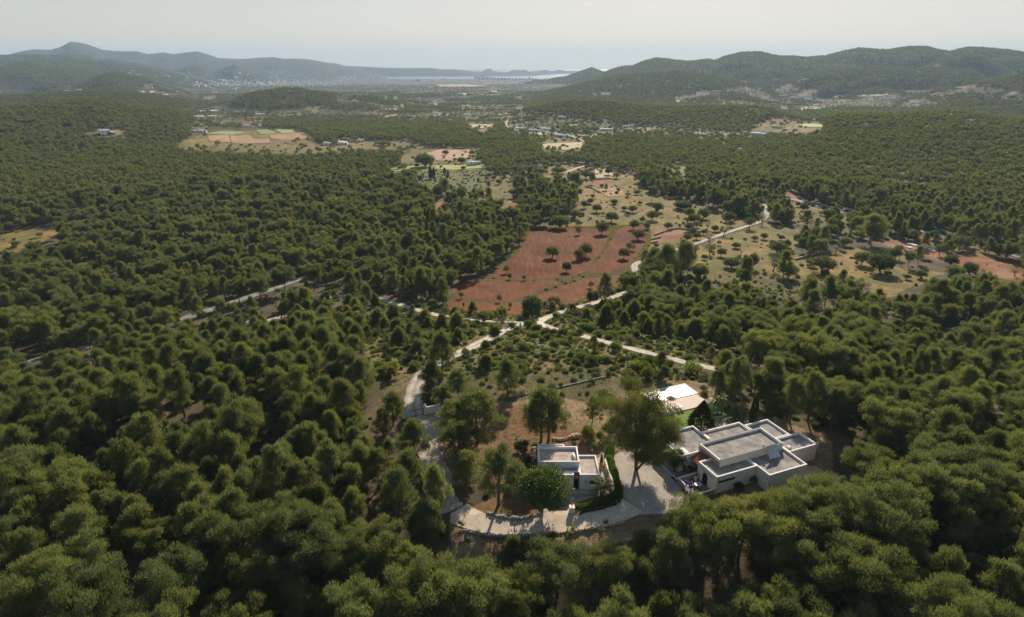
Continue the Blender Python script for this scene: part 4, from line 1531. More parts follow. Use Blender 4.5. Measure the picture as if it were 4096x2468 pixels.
def stamp(tpl, x, y, z, rz, sw, sh):
    """tpl: q x 4 x 3 copied to every position"""
    c, s = np.cos(rz), np.sin(rz)
    n = len(x)
    out = np.empty((n,) + tpl.shape, np.float32)
    out[..., 0] = (tpl[None, ..., 0] * c[:, None, None] - tpl[None, ..., 1] * s[:, None, None]) * sw[:, None, None] + x[:, None, None]
    out[..., 1] = (tpl[None, ..., 0] * s[:, None, None] + tpl[None, ..., 1] * c[:, None, None]) * sw[:, None, None] + y[:, None, None]
    out[..., 2] = tpl[None, ..., 2] * sh[:, None, None] + z[:, None, None]
    return out.reshape(-1, 4, 3)


FQ, FT = [], []
for r0, r1, sp, nq, size, w, pm, sd in ((640, 1150, 7.0, 110, 1.25, 7.2, .36, 11), (1150, 2300, 8.0, 46, 1.9, 8.2, .36, 12), (2300, 3900, 10.5, 20, 3.4, 11, .5, 13), (3900, 5600, 14, 12, 5.0, 14, .5, 14)):
    x, y, z, pn, rs = forest_points(r0, r1, sp, sd, pm)
    tp_ = [lod(sd * 10 + q, w, 9.0 if w < 9 else 9.0, nq, size) for q in range(6)]
    which = rs.randint(0, 6, len(x))
    sw, sh = rs.uniform(.75, 1.2, len(x)) * np.where(pn, 1, .75), rs.uniform(.7, 1.25, len(x)) * np.where(pn, 1, .48)
    rz = rs.uniform(0, 6.28, len(x))
    tt = np.clip(rs.normal(.5, .25, len(x)), 0, 1) * (1 if r0 < 1000 else (.7 if r0 < 2000 else .35))  # tint darkens with distance, in place of shade among the leaf masses
    for q in range(6):
        s = which == q
        FQ.append(stamp(tp_[q], x[s], y[s], z[s], rz[s], sw[s], sh[s]))
        FT.append(np.clip(np.repeat(tt[s], len(tp_[q])) + rs.normal(0, .1, s.sum() * len(tp_[q])), 0, 1))
FQ, FT = np.concatenate(FQ), np.concatenate(FT)
print('far quads', len(FQ), 'near instances', len(rest))


def stuff_object(name, q, t, mat, pts, protos):
    """q,t: loose leaf masses; pts: rows x y z kind rz sx sy sz, grown from the objects in PROTOS (list of lists)"""
    n4 = len(q) * 4
    me = quad_mesh(name, q, t)
    npnt = len(pts)
    me.vertices.add(npnt)
    co = np.empty((n4 + npnt) * 3, np.float32)
    me.vertices.foreach_get('co', co)
    co[n4 * 3:] = pts[:, :3].astype(np.float32).ravel()
    me.vertices.foreach_set('co', co)
    me.update()
    pad = np.zeros(n4)
    for nm, ty, val in (('grow', 'BOOLEAN', np.concatenate([pad, np.ones(npnt)]).astype(bool)), ('sort', 'INT', np.concatenate([pad, pts[:, 3]]).astype(np.int32))):
        a = me.attributes.new(nm, ty, 'POINT')
        a.data.foreach_set('value', val)
    for nm, val in (('turn', np.stack([pts[:, 4] * 0, pts[:, 4] * 0, pts[:, 4]], 1)), ('size', pts[:, 5:8])):
        a = me.attributes.new(nm, 'FLOAT_VECTOR', 'POINT')
        a.data.foreach_set('vector', np.concatenate([np.zeros((n4, 3)), val]).astype(np.float32).ravel())
    o = link(name, me, mat)
    ng = bpy.data.node_groups.new(name, 'GeometryNodeTree')
    ng.interface.new_socket('Geometry', in_out='INPUT', socket_type='NodeSocketGeometry')
    ng.interface.new_socket('Geometry', in_out='OUTPUT', socket_type='NodeSocketGeometry')
    N, Lk = ng.nodes, ng.links
    gi, go = N.new('NodeGroupInput'), N.new('NodeGroupOutput')
    prev = None
    ins = []
    for objs in protos:
        j = N.new('GeometryNodeJoinGeometry')
        for ob in objs:
            oi = N.new('GeometryNodeObjectInfo')
            oi.inputs['Object'].default_value = ob
            Lk.new(oi.outputs['Geometry'], j.inputs[0])
        g2 = N.new('GeometryNodeGeometryToInstance')
        Lk.new(j.outputs[0], g2.inputs[0])
        ins.append(g2)
    jj = N.new('GeometryNodeJoinGeometry')
    for g2 in reversed(ins):
        Lk.new(g2.outputs[0], jj.inputs[0])

    def na(nm, ty):
        a = N.new('GeometryNodeInputNamedAttribute')
        a.data_type = ty
        a.inputs['Name'].default_value = nm
        return a.outputs[0]
    ip = N.new('GeometryNodeInstanceOnPoints')
    ip.inputs['Pick Instance'].default_value = True
    Lk.new(gi.outputs[0], ip.inputs['Points'])
    Lk.new(na('grow', 'BOOLEAN'), ip.inputs['Selection'])
    Lk.new(jj.outputs[0], ip.inputs['Instance'])
    Lk.new(na('sort', 'INT'), ip.inputs['Instance Index'])
    er = N.new('FunctionNodeEulerToRotation')
    Lk.new(na('turn', 'FLOAT_VECTOR'), er.inputs[0])
    Lk.new(er.outputs[0], ip.inputs['Rotation'])
    Lk.new(na('size', 'FLOAT_VECTOR'), ip.inputs['Scale'])
    j2 = N.new('GeometryNodeJoinGeometry')
    Lk.new(gi.outputs[0], j2.inputs[0])
    Lk.new(ip.outputs[0], j2.inputs[0])
    Lk.new(j2.outputs[0], go.inputs[0])
    md = o.modifiers.new('grow', 'NODES')
    md.node_group = ng
    tag(o, kind='stuff')
    return o


for k_ in range(len(PFIRST)):
    if PFIRST[k_] is None:
        print('no first tree of', k_)
kids = [list(r_.children) if r_ else list(PFIRST[5].children) for r_ in PFIRST]
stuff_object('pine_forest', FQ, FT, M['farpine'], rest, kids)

# ------------------------------------------------------------------ broadleaf trees of the fields, scrub and garden
VA = R(22.3)
VU, VW = np.array((math.cos(VA), math.sin(VA))), np.array((-math.sin(VA), math.cos(VA)))
V0 = np.array((36.8, 94.2))


def VL(u, w, z=0.0):
    p = V0 + VU * u + VW * w
    return (float(p[0]), float(p[1]), z)


KINDS = {}


def proto(kind, gens, leafm, barkm):
    out = []
    for g in gens:
        q, t, mb = g
        me = quad_mesh('crown', q, t)
        me.materials.append(leafm)
        tm = bpy.data.meshes.new('trunk')
        tm.from_pydata(mb.v, [], mb.f)
        tm.materials.append(barkm)
        out.append((me, tm))
    KINDS[kind] = out


# unit trees: 6 m wide, 5 m high
proto('c', [tree_geo(500 + i, 6.4, 5.0, .26, .30, 2600, 15) for i in range(3)], M['carob'], M['bark_grey'])
proto('o', [tree_geo(520 + i, 6.0, 5.0, .34, .22, 2400, 13) for i in range(2)], M['olive'], M['bark_grey'])
proto('b', [tree_geo(540 + i, 6.0, 5.0, .22, .30, 2400, 14) for i in range(2)], M['bright'], M['bark_grey'])
proto('g', [tree_geo(560 + i, 6.0, 5.0, .30, .18, 700, 13) for i in range(2)], M['olive'], M['bark_grey'])
proto('d', [tree_geo(580 + i, 6.4, 5.0, .12, .32, 3200, 16) for i in range(2)], M['broad'], M['bark'])
TKN = {'c': 'orchard_tree', 'o': 'olive_tree', 'b': 'lemon_tree', 'g': 'bare_tree', 'd': 'carob_tree'}


def place_tree(kind, p, w, h, n, name=None, ww=6.0):
    me, tm = KINDS[kind][n % len(KINDS[kind])]
    root = empty(name or TKN[kind], (p[0], p[1], p[2] - .05), n * 2.1)
    root.scale = (w / ww, w / ww, h / 5.0)
    link('trunk', tm, None, root)
    link('crown', me, None, root)
    return root


TREES = [  # crop, base x, base y, crown top y, crown width, kind, label
    ('D', 1153, 438, 345, 112, 'c', 'dense round tree alone in the middle of the red field'),
    ('D', 1405, 425, 327, 105, 'c', 'fullest of the pair of round trees in the upper red field'),
    ('D', 1352, 455, 372, 85, 'c', 'smaller tree leaning on its full neighbour in the red field'),
    ('D', 1262, 545, 465, 80, 'c', 'spindly tree at the low end of the upper red field'),
    ('D', 1350, 264, 195, 55, 'o', 'grey olive at the top edge of the red field'),
    ('D', 1528, 262, 165, 105, 'c', 'bright green round tree at the top edge of the red field'),
    ('D', 806, 556, 488, 55, 'o', 'small olive near the forest corner of the red field'),
    ('D', 834, 602, 550, 40, 'b', 'young green sapling on the field bank below the small olive'),
    ('D', 941, 612, 565, 42, 'o', 'round grey bush tree on the middle of the field bank'),
    ('D', 464, 748, 690, 50, 'o', 'pale olive at the forest end of the lower bank'),
    ('D', 752, 776, 712, 52, 'o', 'grey olive at the bend of the lower field bank'),
    ('D', 834, 822, 770, 32, 'b', 'tiny bright sapling in the lowest red field'),
    ('D', 481, 817, 772, 20, 'b', 'thin sapling on the lowest red field by the yellow green bush'),
    ('D', 1772, 222, 148, 75, 'c', 'light green tree at the head of the narrow red strip'),
    ('D', 1804, 302, 225, 105, 'c', 'round tree in the narrow red strip'),
    ('D', 1694, 442, 360, 95, 'c', 'spreading tree at the low end of the narrow red strip'),
    ('D', 1742, 382, 318, 90, 'o', 'greyish tree behind the spreading one in the red strip'),
    ('D', 1703, 662, 585, 135, 'c', 'flat topped wide tree where the lowest red field meets the lane'),
    ('D', 1447, 668, 612, 55, 'o', 'small mushroom shaped olive beside the tall field pine'),
    ('D', 1440, 785, 685, 60, 'd', 'dark bushy conical tree next to the tall field pine'),
    ('D', 1005, 890, 725, 160, 'd', 'big dark bushy tree over the lane crossing sign'),
    ('D', 1165, 805, 728, 110, 'c', 'loose tree between the crossing bush and the lowest red field'),
    ('D', 332, 798, 700, 115, 'b', 'yellow green rounded tree at the forest corner by the lane'),
    ('D', 1870, 222, 172, 52, 'c', 'small round tree just outside the narrow red strip'),
    ('D', 1600, 165, 88, 110, 'c', 'wide tree in the golden grass above the red field'),
    ('D', 1760, 92, 38, 70, 'c', 'lone parasol shaped tree high in the golden grass'),
    ('D', 1215, 212, 115, 150, 'd', 'rounded bushy tree at the top forest corner of the red field'),
    ('D', 1025, 215, 140, 95, 'o', 'silver grey round bush beside the forest at the red field top'),
    ('D', 1325, 140, 72, 90, 'c', 'leafy tree behind the bushy corner tree'),
    ('D', 1395, 62, 5, 55, 'c', 'upright small tree at the upper edge of the golden grass'),
    ('D', 1490, 90, 30, 80, 'c', 'tree left of the parasol shaped one in golden grass'),
    ('D', 1910, 150, 80, 95, 'c', 'tree in the grass between the strip and the stone terraces'),
    ('D', 2185, 238, 165, 75, 'o', 'tree standing by the square red plot'),
    ('D', 2225, 170, 100, 110, 'c', 'leafy tree above the square red plot'),
    ('D', 2330, 225, 150, 75, 'g', 'half bare tree at the corner of the square red plot'),
    ('D', 1950, 90, 20, 90, 'c', 'tree at the far end of the golden grass'),
    ('D', 2130, 70, 5, 130, 'd', 'dark bush tree where grass meets the forest edge'),
    ('D', 1845, 720, 640, 120, 'd', 'rounded deep green tree left of the lane under the dark clump'),
    ('D', 1710, 815, 725, 120, 'd', 'bright dense tree across the lane from the tall field pine'),
    ('D', 1795, 900, 770, 155, 'd', 'big dome shaped shrub tree in the scrub above the lane'),
    ('D', 2280, 590, 482, 130, 'b', 'yellow green spreading tree in the meadow near the dark clump'),
    ('D', 845, 990, 925, 60, 'c', 'small round headed tree between the two white gate posts'),
    ('D', 1000, 955, 890, 45, 'c', 'slim young tree in the middle of the lane crossing'),
    ('D', 710, 1065, 965, 85, 'c', 'crooked tree beside the lane below the white gate posts'),
    ('D', 1360, 1050, 975, 65, 'c', 'lone small tree at the side of the lane to the villa'),
    ('D', 2215, 1320, 1235, 185, 'b', 'dense vivid green round tree above the pool by the lane'),
    ('H', 100, 395, 335, 70, 'o', 'tree in the square red plot beyond the lane'),
    ('H', 380, 330, 262, 85, 'c', 'fresh green tree at the top of the meadow lane'),
    ('H', 340, 430, 345, 100, 'g', 'grey half leafless tree beside the meadow lane'),
    ('H', 245, 480, 390, 90, 'g', 'dark grey bare tree at the start of the meadow lane'),
    ('H', 525, 380, 290, 90, 'o', 'bushy grey tree standing on the meadow lane'),
    ('H', 610, 355, 270, 95, 'g', 'brownish tree at the far bend of the meadow lane'),
    ('H', 245, 565, 480, 110, 'g', 'dark grey thicket tree at the meadow edge'),
    ('H', 546, 662, 550, 75, 'c', 'small tree with a tall thin stem in the meadow'),
    ('H', 690, 680, 545, 140, 'g', 'large grey leafless looking tree in the middle of the meadow'),
    ('H', 715, 550, 465, 135, 'c', 'broad light green tree in the upper meadow'),
    ('H', 787, 520, 455, 55, 'c', 'slender tree right of the broad meadow tree'),
    ('H', 868, 485, 410, 90, 'c', 'round tree casting its shadow high in the meadow'),
    ('H', 990, 465, 365, 120, 'c', 'tall light tree at the top corner of the meadow'),
    ('H', 1000, 540, 460, 95, 'c', 'round tree below the tall light one in the meadow'),
    ('H', 1130, 548, 475, 90, 'g', 'dark twiggy tree on the reddish part of the meadow'),
    ('H', 1195, 498, 440, 90, 'c', 'loose bush tree by the big dark meadow pine'),
    ('H', 1035, 690, 575, 180, 'c', 'wide spreading tree in the lower meadow'),
    ('H', 1310, 630, 535, 130, 'c', 'light tree left of the broad dark holm oak'),
    ('H', 1450, 690, 555, 195, 'd', 'broad dark holm oak in the lower meadow'),
    ('H', 1545, 595, 510, 80, 'd', 'small dark tree by the wooden pole'),
    ('H', 1740, 585, 500, 95, 'o', 'silver olive among the pale debris'),
    ('H', 1865, 570, 480, 85, 'o', 'silver olive just beyond the pale debris'),
    ('H', 1940, 640, 560, 90, 'd', 'compact dark round tree on the red track'),
    ('H', 2085, 705, 615, 100, 'd', 'dark leaning tree in the red soil clearing'),
    ('H', 2000, 530, 415, 130, 'o', 'big silver olive beside the asphalt road'),
    ('H', 1820, 460, 388, 80, 'd', 'round green tree at the roadside'),
    ('H', 2335, 580, 488, 210, 'o', 'wide low olive clump right of the red track'),
    ('H', 2400, 715, 635, 90, 'g', 'bare brown tree at the edge of the red clearing'),
    ('H', 170, 730, 625, 130, 'b', 'bright green tree on the near meadow edge'),
    ('H', 800, 730, 625, 170, 'b', 'yellow green tree merging with the forest below the meadow'),
    ('H', 400, 655, 588, 130, 'd', 'vivid low tree beside the dead trunk'),
    ('H', 1640, 460, 385, 130, 'd', 'bush tree at the corner between meadow and road'),
    ('H', 60, 245, 185, 110, 'd', 'bushy tree at the forest end of the golden grass'),
    ('H', 95, 300, 230, 75, 'c', 'tree in the upper golden grass, beyond the stone terraces'),
    ('H', 200, 310, 240, 90, 'c', 'yellowish tree beside the dead branch in golden grass'),
    ('H', 480, 290, 215, 140, 'd', 'wide dark tree behind the top of the meadow'),
    ('H', 1990, 1180, 1075, 190, 'o', 'pale silver bush tree in the forest above the villa'),
    ('H', 1930, 1370, 1240, 260, 'd', 'vivid green broad tree in the forest behind the villa'),
    ('J', 780, 320, 225, 120, 'o', 'silvery bush tree among the pines far left of the gate'),
    ('J', 900, 990, 885, 130, 'b', 'bright green broadleaf tree alone among the dark lower pines'),
    ('J', 480, 350, 295, 100, 'o', 'pale grey green bush tree left of the silvery one'),
    ('F', 625, 820, 730, 130, 'd', 'dark rounded tree by the yellow green strip'),
    ('F', 320, 672, 640, 110, 'c', 'long low green thicket tree in the far meadow'),
    ('F', 1745, 905, 850, 75, 'c', 'tree below the end of the short white road'),
    ('F', 1905, 880, 825, 60, 'c', 'tree at the top of the small red plot'),
    ('F', 1965, 905, 860, 60, 'o', 'olive right of the small red plot'),
    ('F', 1280, 880, 815, 85, 'o', 'greyish tree at the head of the golden strip'),
    ('F', 1430, 880, 830, 80, 'd', 'dark bush tree beside the short white road'),
    ('F', 1560, 870, 825, 110, 'd', 'long dark bush tree left of the short white road'),
    ('F', 2180, 960, 880, 110, 'd', 'dark rounded tree at the edge of the vegetable plots'),
    ('F', 2370, 900, 855, 60, 'c', 'fresh tree near the forest past the vegetable plots'),
    ('F', 1180, 890, 845, 60, 'c', 'tree at the corner of the white porch house plot'),
    ('F', 760, 740, 705, 50, 'c', 'small tree in the brown field behind the porch house'),
    ('F', 880, 800, 755, 60, 'd', 'green tree touching the white porch house'),
]
for n, (k, bx, by, ty, wpx, kind, lab) in enumerate(TREES):
    p, h = hgt(k, (bx, by), (bx, ty))
    w = wid(p, k, wpx)
    tag(place_tree(kind, p, w, h * 1.02, n), lab, 'tree', 'field trees')

x, y, rs = scatter(330, 1000, 13, 91)
z = HT(x, y)
sx, sy = project(x, y, z)
k = covers(sx, sy)['grass'] & (rs.rand(len(x)) < .28) & road_clear(x, y, 3) & ~inpoly(sx, sy, CLEAR[1])
for k_, x_, y_, w_, s_, l_ in HOUSES:
    (a_, b_), = S(k_, (x_, y_))
    k &= ~((np.abs(sx - a_) < w_ * .45) & (np.abs(sy - b_) < 14))
idx = np.nonzero(k)[0][:110]
for n, i in enumerate(idx):
    kd = 'c' if rs.rand() < .6 else ('o' if rs.rand() < .6 else 'd')
    w = rs.uniform(3.2, 6.2)
    tag(place_tree(kd, (x[i], y[i], z[i]), w, w * rs.uniform(.65, .95), n, 'orchard_tree'), 'little tree among the many dotted over the dry golden fields', 'tree', 'little trees dotted over the dry fields')

# garden trees round the two houses
p, h = hgt('B', (345, 1040), (360, 492))
q, t, mb = tree_geo(61, 9.2, h * .98, .10, .30, 9000, 30)
tag(make_tree('garden_tree', q, t, mb, M['broad'], M['bark'], p), 'large fresh green tree hiding the corner of the small annex', 'tree')
for k, (bx, by), ty, wpx, n, lab in (('B', (918, 205), 5, 185, 0, 'yellow green ball shaped lemon tree behind the annex'), ('B', (1085, 205), 60, 120, 1, 'loose green fruit tree next to the yellow green ball tree'), ('B', (1000, 305), 215, 110, 0, 'small bright bush tree on the red soil behind the annex'),
                                     ('C', (1650, 1130), 1030, 120, 1, 'bright fruit tree under the courtyard pine'), ('B', (70, 320), 200, 130, 0, 'leafy shrub tree left of the annex wall'), ('B', (760, 255), 200, 70, 1, 'low bush by the stones behind the annex')):
    p, h = hgt(k, (bx, by), (bx, ty))
    tag(place_tree('b' if 'bright' in lab or 'yellow' in lab else 'd', p, wid(p, k, wpx), h, n, 'fruit_tree'), lab, 'fruit tree', 'garden trees')
p, h = hgt('A', (340, 1025), (330, 830))
tag(place_tree('d', p, wid(p, 'A', 200), h, 0, 'courtyard_tree'), 'small dark tree leaning over the villa courtyard kerb', 'tree')
p, h = hgt('A', (505, 165), (505, 0))
q, t = bush_geo(63, wid(p, 'A', 235), h, .3, 4200, .3, 14)
p, h = hgt('A', (960, 545), (960, 410))
q, t = bush_geo(64, wid(p, 'A', 220), h, .16, 3600, .5, 12)
mb = MB().tube([(0, 0, -.2), (.1, 0, 1.0)], [.14, .09], 6)
tag(make_tree('olive_tree', q, t, mb, M['olive'], M['bark_grey'], p), 'pale grey green rounded olive behind the villa roofs', 'olive tree')
p, h = hgt('A', (600, 655), (622, 360))
w = wid(p, 'A', 262)
rs = np.random.RandomState(8)
v = rs.rand(6500, 3)
zz = v[:, 0] ** .8 * h
rad_ = w * .5 * np.clip(1.12 * (1 - (zz / h) ** 1.6) * np.clip(.55 + zz / h * 2.2, 0, 1), .02, 1) * (.75 + .25 * v[:, 2]) * (1 + .10 * np.sin(v[:, 1] * 6.28 * 5 + zz * 3))
cc = np.stack([np.cos(v[:, 1] * 6.283) * rad_, np.sin(v[:, 1] * 6.283) * rad_, zz], 1)
d = unit(cc * np.array((.5, .5, 0)) + np.array((0, 0, .9)) + rs.normal(size=cc.shape) * .4)
mb = MB().tube([(0, 0, -.2), (0, 0, h * .8)], [.14, .04], 6)
tag(make_tree('conifer', blades(cc, d, .34, .2, rs), rs.rand(6500), mb, M['dark'], M['bark'], p), 'dense dark pear shaped conifer on the lawn corner behind the villa', 'conifer')
p, h = hgt('A', (1106, 632), (1166, 296))
v = rs.rand(5200, 3)
zz = v[:, 0] ** .9 * h
rad_ = .78 * np.clip(np.sin(np.pi * np.clip(zz / h * .93 + .12, 0, 1)) ** .7, .04, 1) * (.8 + .2 * v[:, 2])
cc = np.stack([np.cos(v[:, 1] * 6.283) * rad_, np.sin(v[:, 1] * 6.283) * rad_, zz], 1)
d = unit(cc * np.array((.5, .5, 0)) + np.array((0, 0, 1.6)) + rs.normal(size=cc.shape) * .3)
mb = MB().tube([(0, 0, -.2), (0, 0, h * .8)], [.12, .03], 6)
tag(make_tree('cypress', blades(cc, d, .36, .16, rs), rs.rand(5200), mb, M['dark'], M['bark'], p), 'single slim dark cypress pointing up behind the villa roof', 'cypress')
for n, (k, bx, by, ty, wpx, lab) in enumerate((('F', 655, 905, 820, 22, 'tallest dark cypress of the pair near the porch house'), ('F', 678, 905, 830, 18, 'shorter dark cypress of the pair near the porch house'), ('F', 755, 880, 828, 18, 'cypress by the green vineyard'), ('F', 778, 890, 845, 14, 'thin cypress right of the vineyard one'),
                                                ('F', 2045, 600, 572, 10, 'small far cypress by the flat roofed farmhouse'), ('F', 2060, 600, 568, 10, 'middle far cypress by the flat roofed farmhouse'), ('F', 2075, 602, 575, 10, 'last far cypress by the flat roofed farmhouse'))):
    p, h = hgt(k, (bx, by), (bx, ty))
    w = wid(p, k, wpx) * .5
    v = rs.rand(700, 3)
    zz = v[:, 0] * h
    rad_ = w * np.clip(np.sin(np.pi * np.clip(zz / h * .9 + .12, 0, 1)) ** .7, .05, 1)
    cc = np.stack([np.cos(v[:, 1] * 6.283) * rad_, np.sin(v[:, 1] * 6.283) * rad_, zz], 1)
    d = unit(cc * np.array((.5, .5, 0)) + np.array((0, 0, 1.6)) + rs.normal(size=cc.shape) * .3)
    mb = MB().tube([(0, 0, -.2), (0, 0, h * .7)], [.2, .05], 5)
    tag(make_tree('cypress', blades(cc, d, h * .08, h * .05, rs), rs.rand(700), mb, M['dark'], M['bark'], p), lab, 'cypress', 'cypresses')
# the tall courtyard pine, forked low, layered crown
p, h = hgt('B', (1530, 562), (1560, -480))
q, t, mb = pine_geo(77, 17.5, 6.9, 'umb', 1.0)
q2, t2, mb2 = pine_geo(78, 13.5, 5.0, 'umb', 1.0)
off2 = np.array((-2.2, -1.2, 0))
k2 = np.clip(q2[..., 2:3] / 5.0, 0, 1)
q2 = q2 + off2 * k2
mb2.v = [(a + off2[0] * min(1, c / 5), b_ + off2[1] * min(1, c / 5), c) for a, b_, c in mb2.v]
mb.add(mb2.v, mb2.f)
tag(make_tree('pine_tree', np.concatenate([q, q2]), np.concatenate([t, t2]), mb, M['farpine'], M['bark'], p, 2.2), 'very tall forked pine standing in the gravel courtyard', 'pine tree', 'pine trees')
# a dying brown tree in the near forest
p, h = hgt('J', (1655, 1140), (1655, 965))
q, t = bush_geo(91, 2.6, 1.6, .2, 900, .3, 8)
mb = MB().tube([(0, 0, -.2), (.2, 0, h * .6), (0, .1, h * .95)], [.16, .1, .04], 6)
for i in range(9):
    a = i * 2.4
    mb.tube([(.1, 0, h * (.5 + .04 * i)), (math.cos(a) * 1.7, math.sin(a) * 1.7, h * (.62 + .03 * i))], [.05, .015], 4)
q = q + np.array((0, 0, h - 1.5))
tag(make_tree('dead_pine', q, t, mb, M['rust'], M['bark_grey'], p), 'dying pine with a rust brown top among green ones', 'dead tree')
p, h = hgt('H', (462, 582), (465, 528))
mb = MB().tube([(0, 0, -.2), (.1, 0, h * .5), (-.3, 0, h)], [.3, .22, .08], 6).tube([(.1, 0, h * .55), (.9, .2, h * .85)], [.14, .05], 5)
tag(mb.build('dead_tree', M['bark'], None, p), 'bare dark dead trunk standing in the dry meadow', 'dead tree')


# ------------------------------------------------------------------ palms
def frond(L, droop, rise, n, wl, rs):
    """midrib from the crown outward along x; leaflets on both sides"""
    s = np.linspace(.08, 1, n)
    x = L * s * math.cos(rise) * (1 - .12 * s * droop)
    z = L * s * math.sin(rise) - droop * L * .55 * s ** 2.2
    c = np.stack([x, 0 * x, z], 1)
    out = []
    for sd in (-1, 1):
        d = unit(np.stack([.55 + 0 * s, sd * (1.0 + 0 * s), -.25 + 0 * s], 1))
        ln = wl * np.sin(np.pi * np.clip(s * .88 + .1, 0, 1)) ** .6
        out.append(blades(c, d, ln, .09, rs, .3))
    return np.concatenate(out)


def palm_geo(seed, L, n, th, wl=.5, droopr=(.3, 1.2), riser=(-.1, 1.25)):
    rs = np.random.RandomState(seed)
    Q = []
    for i in range(n):
        f = (i + .5) / n
        rise = riser[1] + (riser[0] - riser[1]) * f
        q = frond(L * rs.uniform(.85, 1.05), droopr[0] + (droopr[1] - droopr[0]) * f, rise, 22, wl, rs)
        a = i * 2.4 + rs.uniform(-.2, .2)
        c, s = math.cos(a), math.sin(a)
        x = q[..., 0] * c - q[..., 1] * s
        y = q[..., 0] * s + q[..., 1] * c
        Q.append(np.stack([x, y, q[..., 2] + th], -1))
    q = np.concatenate(Q)
    return q, rs.rand(len(q))


q, t = palm_geo(3, 3.0, 34, 2.1)
mb = MB().tube([(0, 0, -.1), (.03, 0, .7), (0, 0, 1.5), (0, 0, 2.2)], [.36, .33, .38, .30], 9)
tag(make_tree('palm_tree', q, t, mb, M['palm'], M['bark'], (15.4, 89.6, 0)), 'stout date palm with arching fronds in front of the annex', 'palm')
for n, (u, w, h, lab) in enumerate(((14.3, 18.7, 3.6, 'leftmost of the three slim banana like palms behind the villa'), (15.0, 18.5, 3.4, 'middle of the three slim banana like palms behind the villa'), (16.0, 18.6, 3.9, 'rightmost and fullest of the three slim palms behind the villa'))):
    rs = np.random.RandomState(40 + n)
    Q = []
    for i in range(15):
        f = i / 15
        a = i * 2.4
        rise = 1.35 - 1.25 * f
        L = rs.uniform(1.4, 1.9)
        s = np.linspace(.2, 1, 6)
        c = np.stack([L * s * math.cos(rise), 0 * s, L * s * math.sin(rise) - .7 * f * s ** 2 * L], 1)
        nx = np.vstack([c[1:], c[-1:] + (c[-1:] - c[-2:-1])])
        hw = .26 * np.sin(np.pi * np.linspace(.25, .85, 6))[:, None]
        hw2 = .26 * np.sin(np.pi * np.linspace(.37, .97, 6))[:, None]
        side = np.array((0, 1, 0))
        b_ = np.stack([c - side * hw, c + side * hw, nx + side * hw2, nx - side * hw2], 1)
        ca, sa = math.cos(a), math.sin(a)
        Q.append(np.stack([b_[..., 0] * ca - b_[..., 1] * sa, b_[..., 0] * sa + b_[..., 1] * ca, b_[..., 2] + h], -1))
    q = np.concatenate(Q)
    mb = MB().tube([(.25 * (n - 1), 0, -.1), (.1 * (n - 1), 0, h * .5), (0, 0, h + .1)], [.15, .13, .11], 7)
    tag(make_tree('palm_tree', q, rs.rand(len(q)), mb, M['palm'], M['bark'], VL(u, w)), lab, 'palm', 'slim palms behind the villa')


# ------------------------------------------------------------------ hedges and small garden plants
def hedge(name, pts, w, h, seed, leaf, mat, dens=150):
    rs = np.random.RandomState(seed)
    P = np.array(densify([np.array(p[:2]) for p in pts], .25, False))
    n = int(len(P) * .25 * dens * (w + 2 * h) * .8)
    i = rs.randint(0, len(P) - 1, n)
    tdir = unit(P[np.minimum(i + 1, len(P) - 1)] - P[i])
    nn = np.stack([-tdir[:, 1], tdir[:, 0]], 1)
    a = rs.uniform(-.15, 1.15, n) * math.pi
    bul = 1 + .22 * np.sin(i * .31 + 1) * np.sin(i * .13) + rs.normal(0, .07, n)
    wgl = (rs.rand(n) - .5) * .25
    lat = np.cos(a) * w * .5 * bul
    hz_ = np.abs(np.sin(a)) ** .55 * h * bul * (.9 + .1 * rs.rand(n)) * np.where(a < 0, .3, 1)
    c = np.stack([P[i][:, 0] + nn[:, 0] * lat + tdir[:, 0] * wgl, P[i][:, 1] + nn[:, 1] * lat + tdir[:, 1] * wgl, hz_], 1)
    d = unit(np.stack([nn[:, 0] * np.cos(a), nn[:, 1] * np.cos(a), np.sin(a) + .5], 1) + rs.normal(size=c.shape) * .5)
    return link(name, quad_mesh(name, blades(c, d, .24, .15, rs, .6), np.clip(rs.normal(.5, .25, n), 0, 1)), mat)


tag(hedge('hedge', [(19.0, 104.2), (18.2, 99.9), (18.3, 96.4), (18.5, 93.1), (18.4, 90.1), (17.3, 88.6), (15.5, 87.7), (13.7, 87.0), (11.6, 86.3), (10.6, 85.8)], 1.35, 1.3, 3, .2, M['broad']), 'thick green hedge curving round the annex beside the driveway', 'hedge')
rs = np.random.RandomState(50)


def rosette(n, L, w, rise=(1.3, .1), seed=0):
    r = np.random.RandomState(seed)
    f = np.linspace(0, 1, n)
    e = rise[0] + (rise[1] - rise[0]) * f
    a = np.arange(n) * 2.4
    d = np.stack([np.cos(a) * np.cos(e), np.sin(a) * np.cos(e), np.sin(e)], 1)
    return blades(np.zeros((n, 3)) + d * .03, d, L * r.uniform(.8, 1.1, n), w, r, .12)


def plant(name, q, mat, loc, lab, cat, stem=None, grp=None):
    o = link(name, quad_mesh(name, q, np.random.RandomState(len(q)).rand(len(q))), mat, None, loc)
    tag(o, lab, cat, grp)
    return o


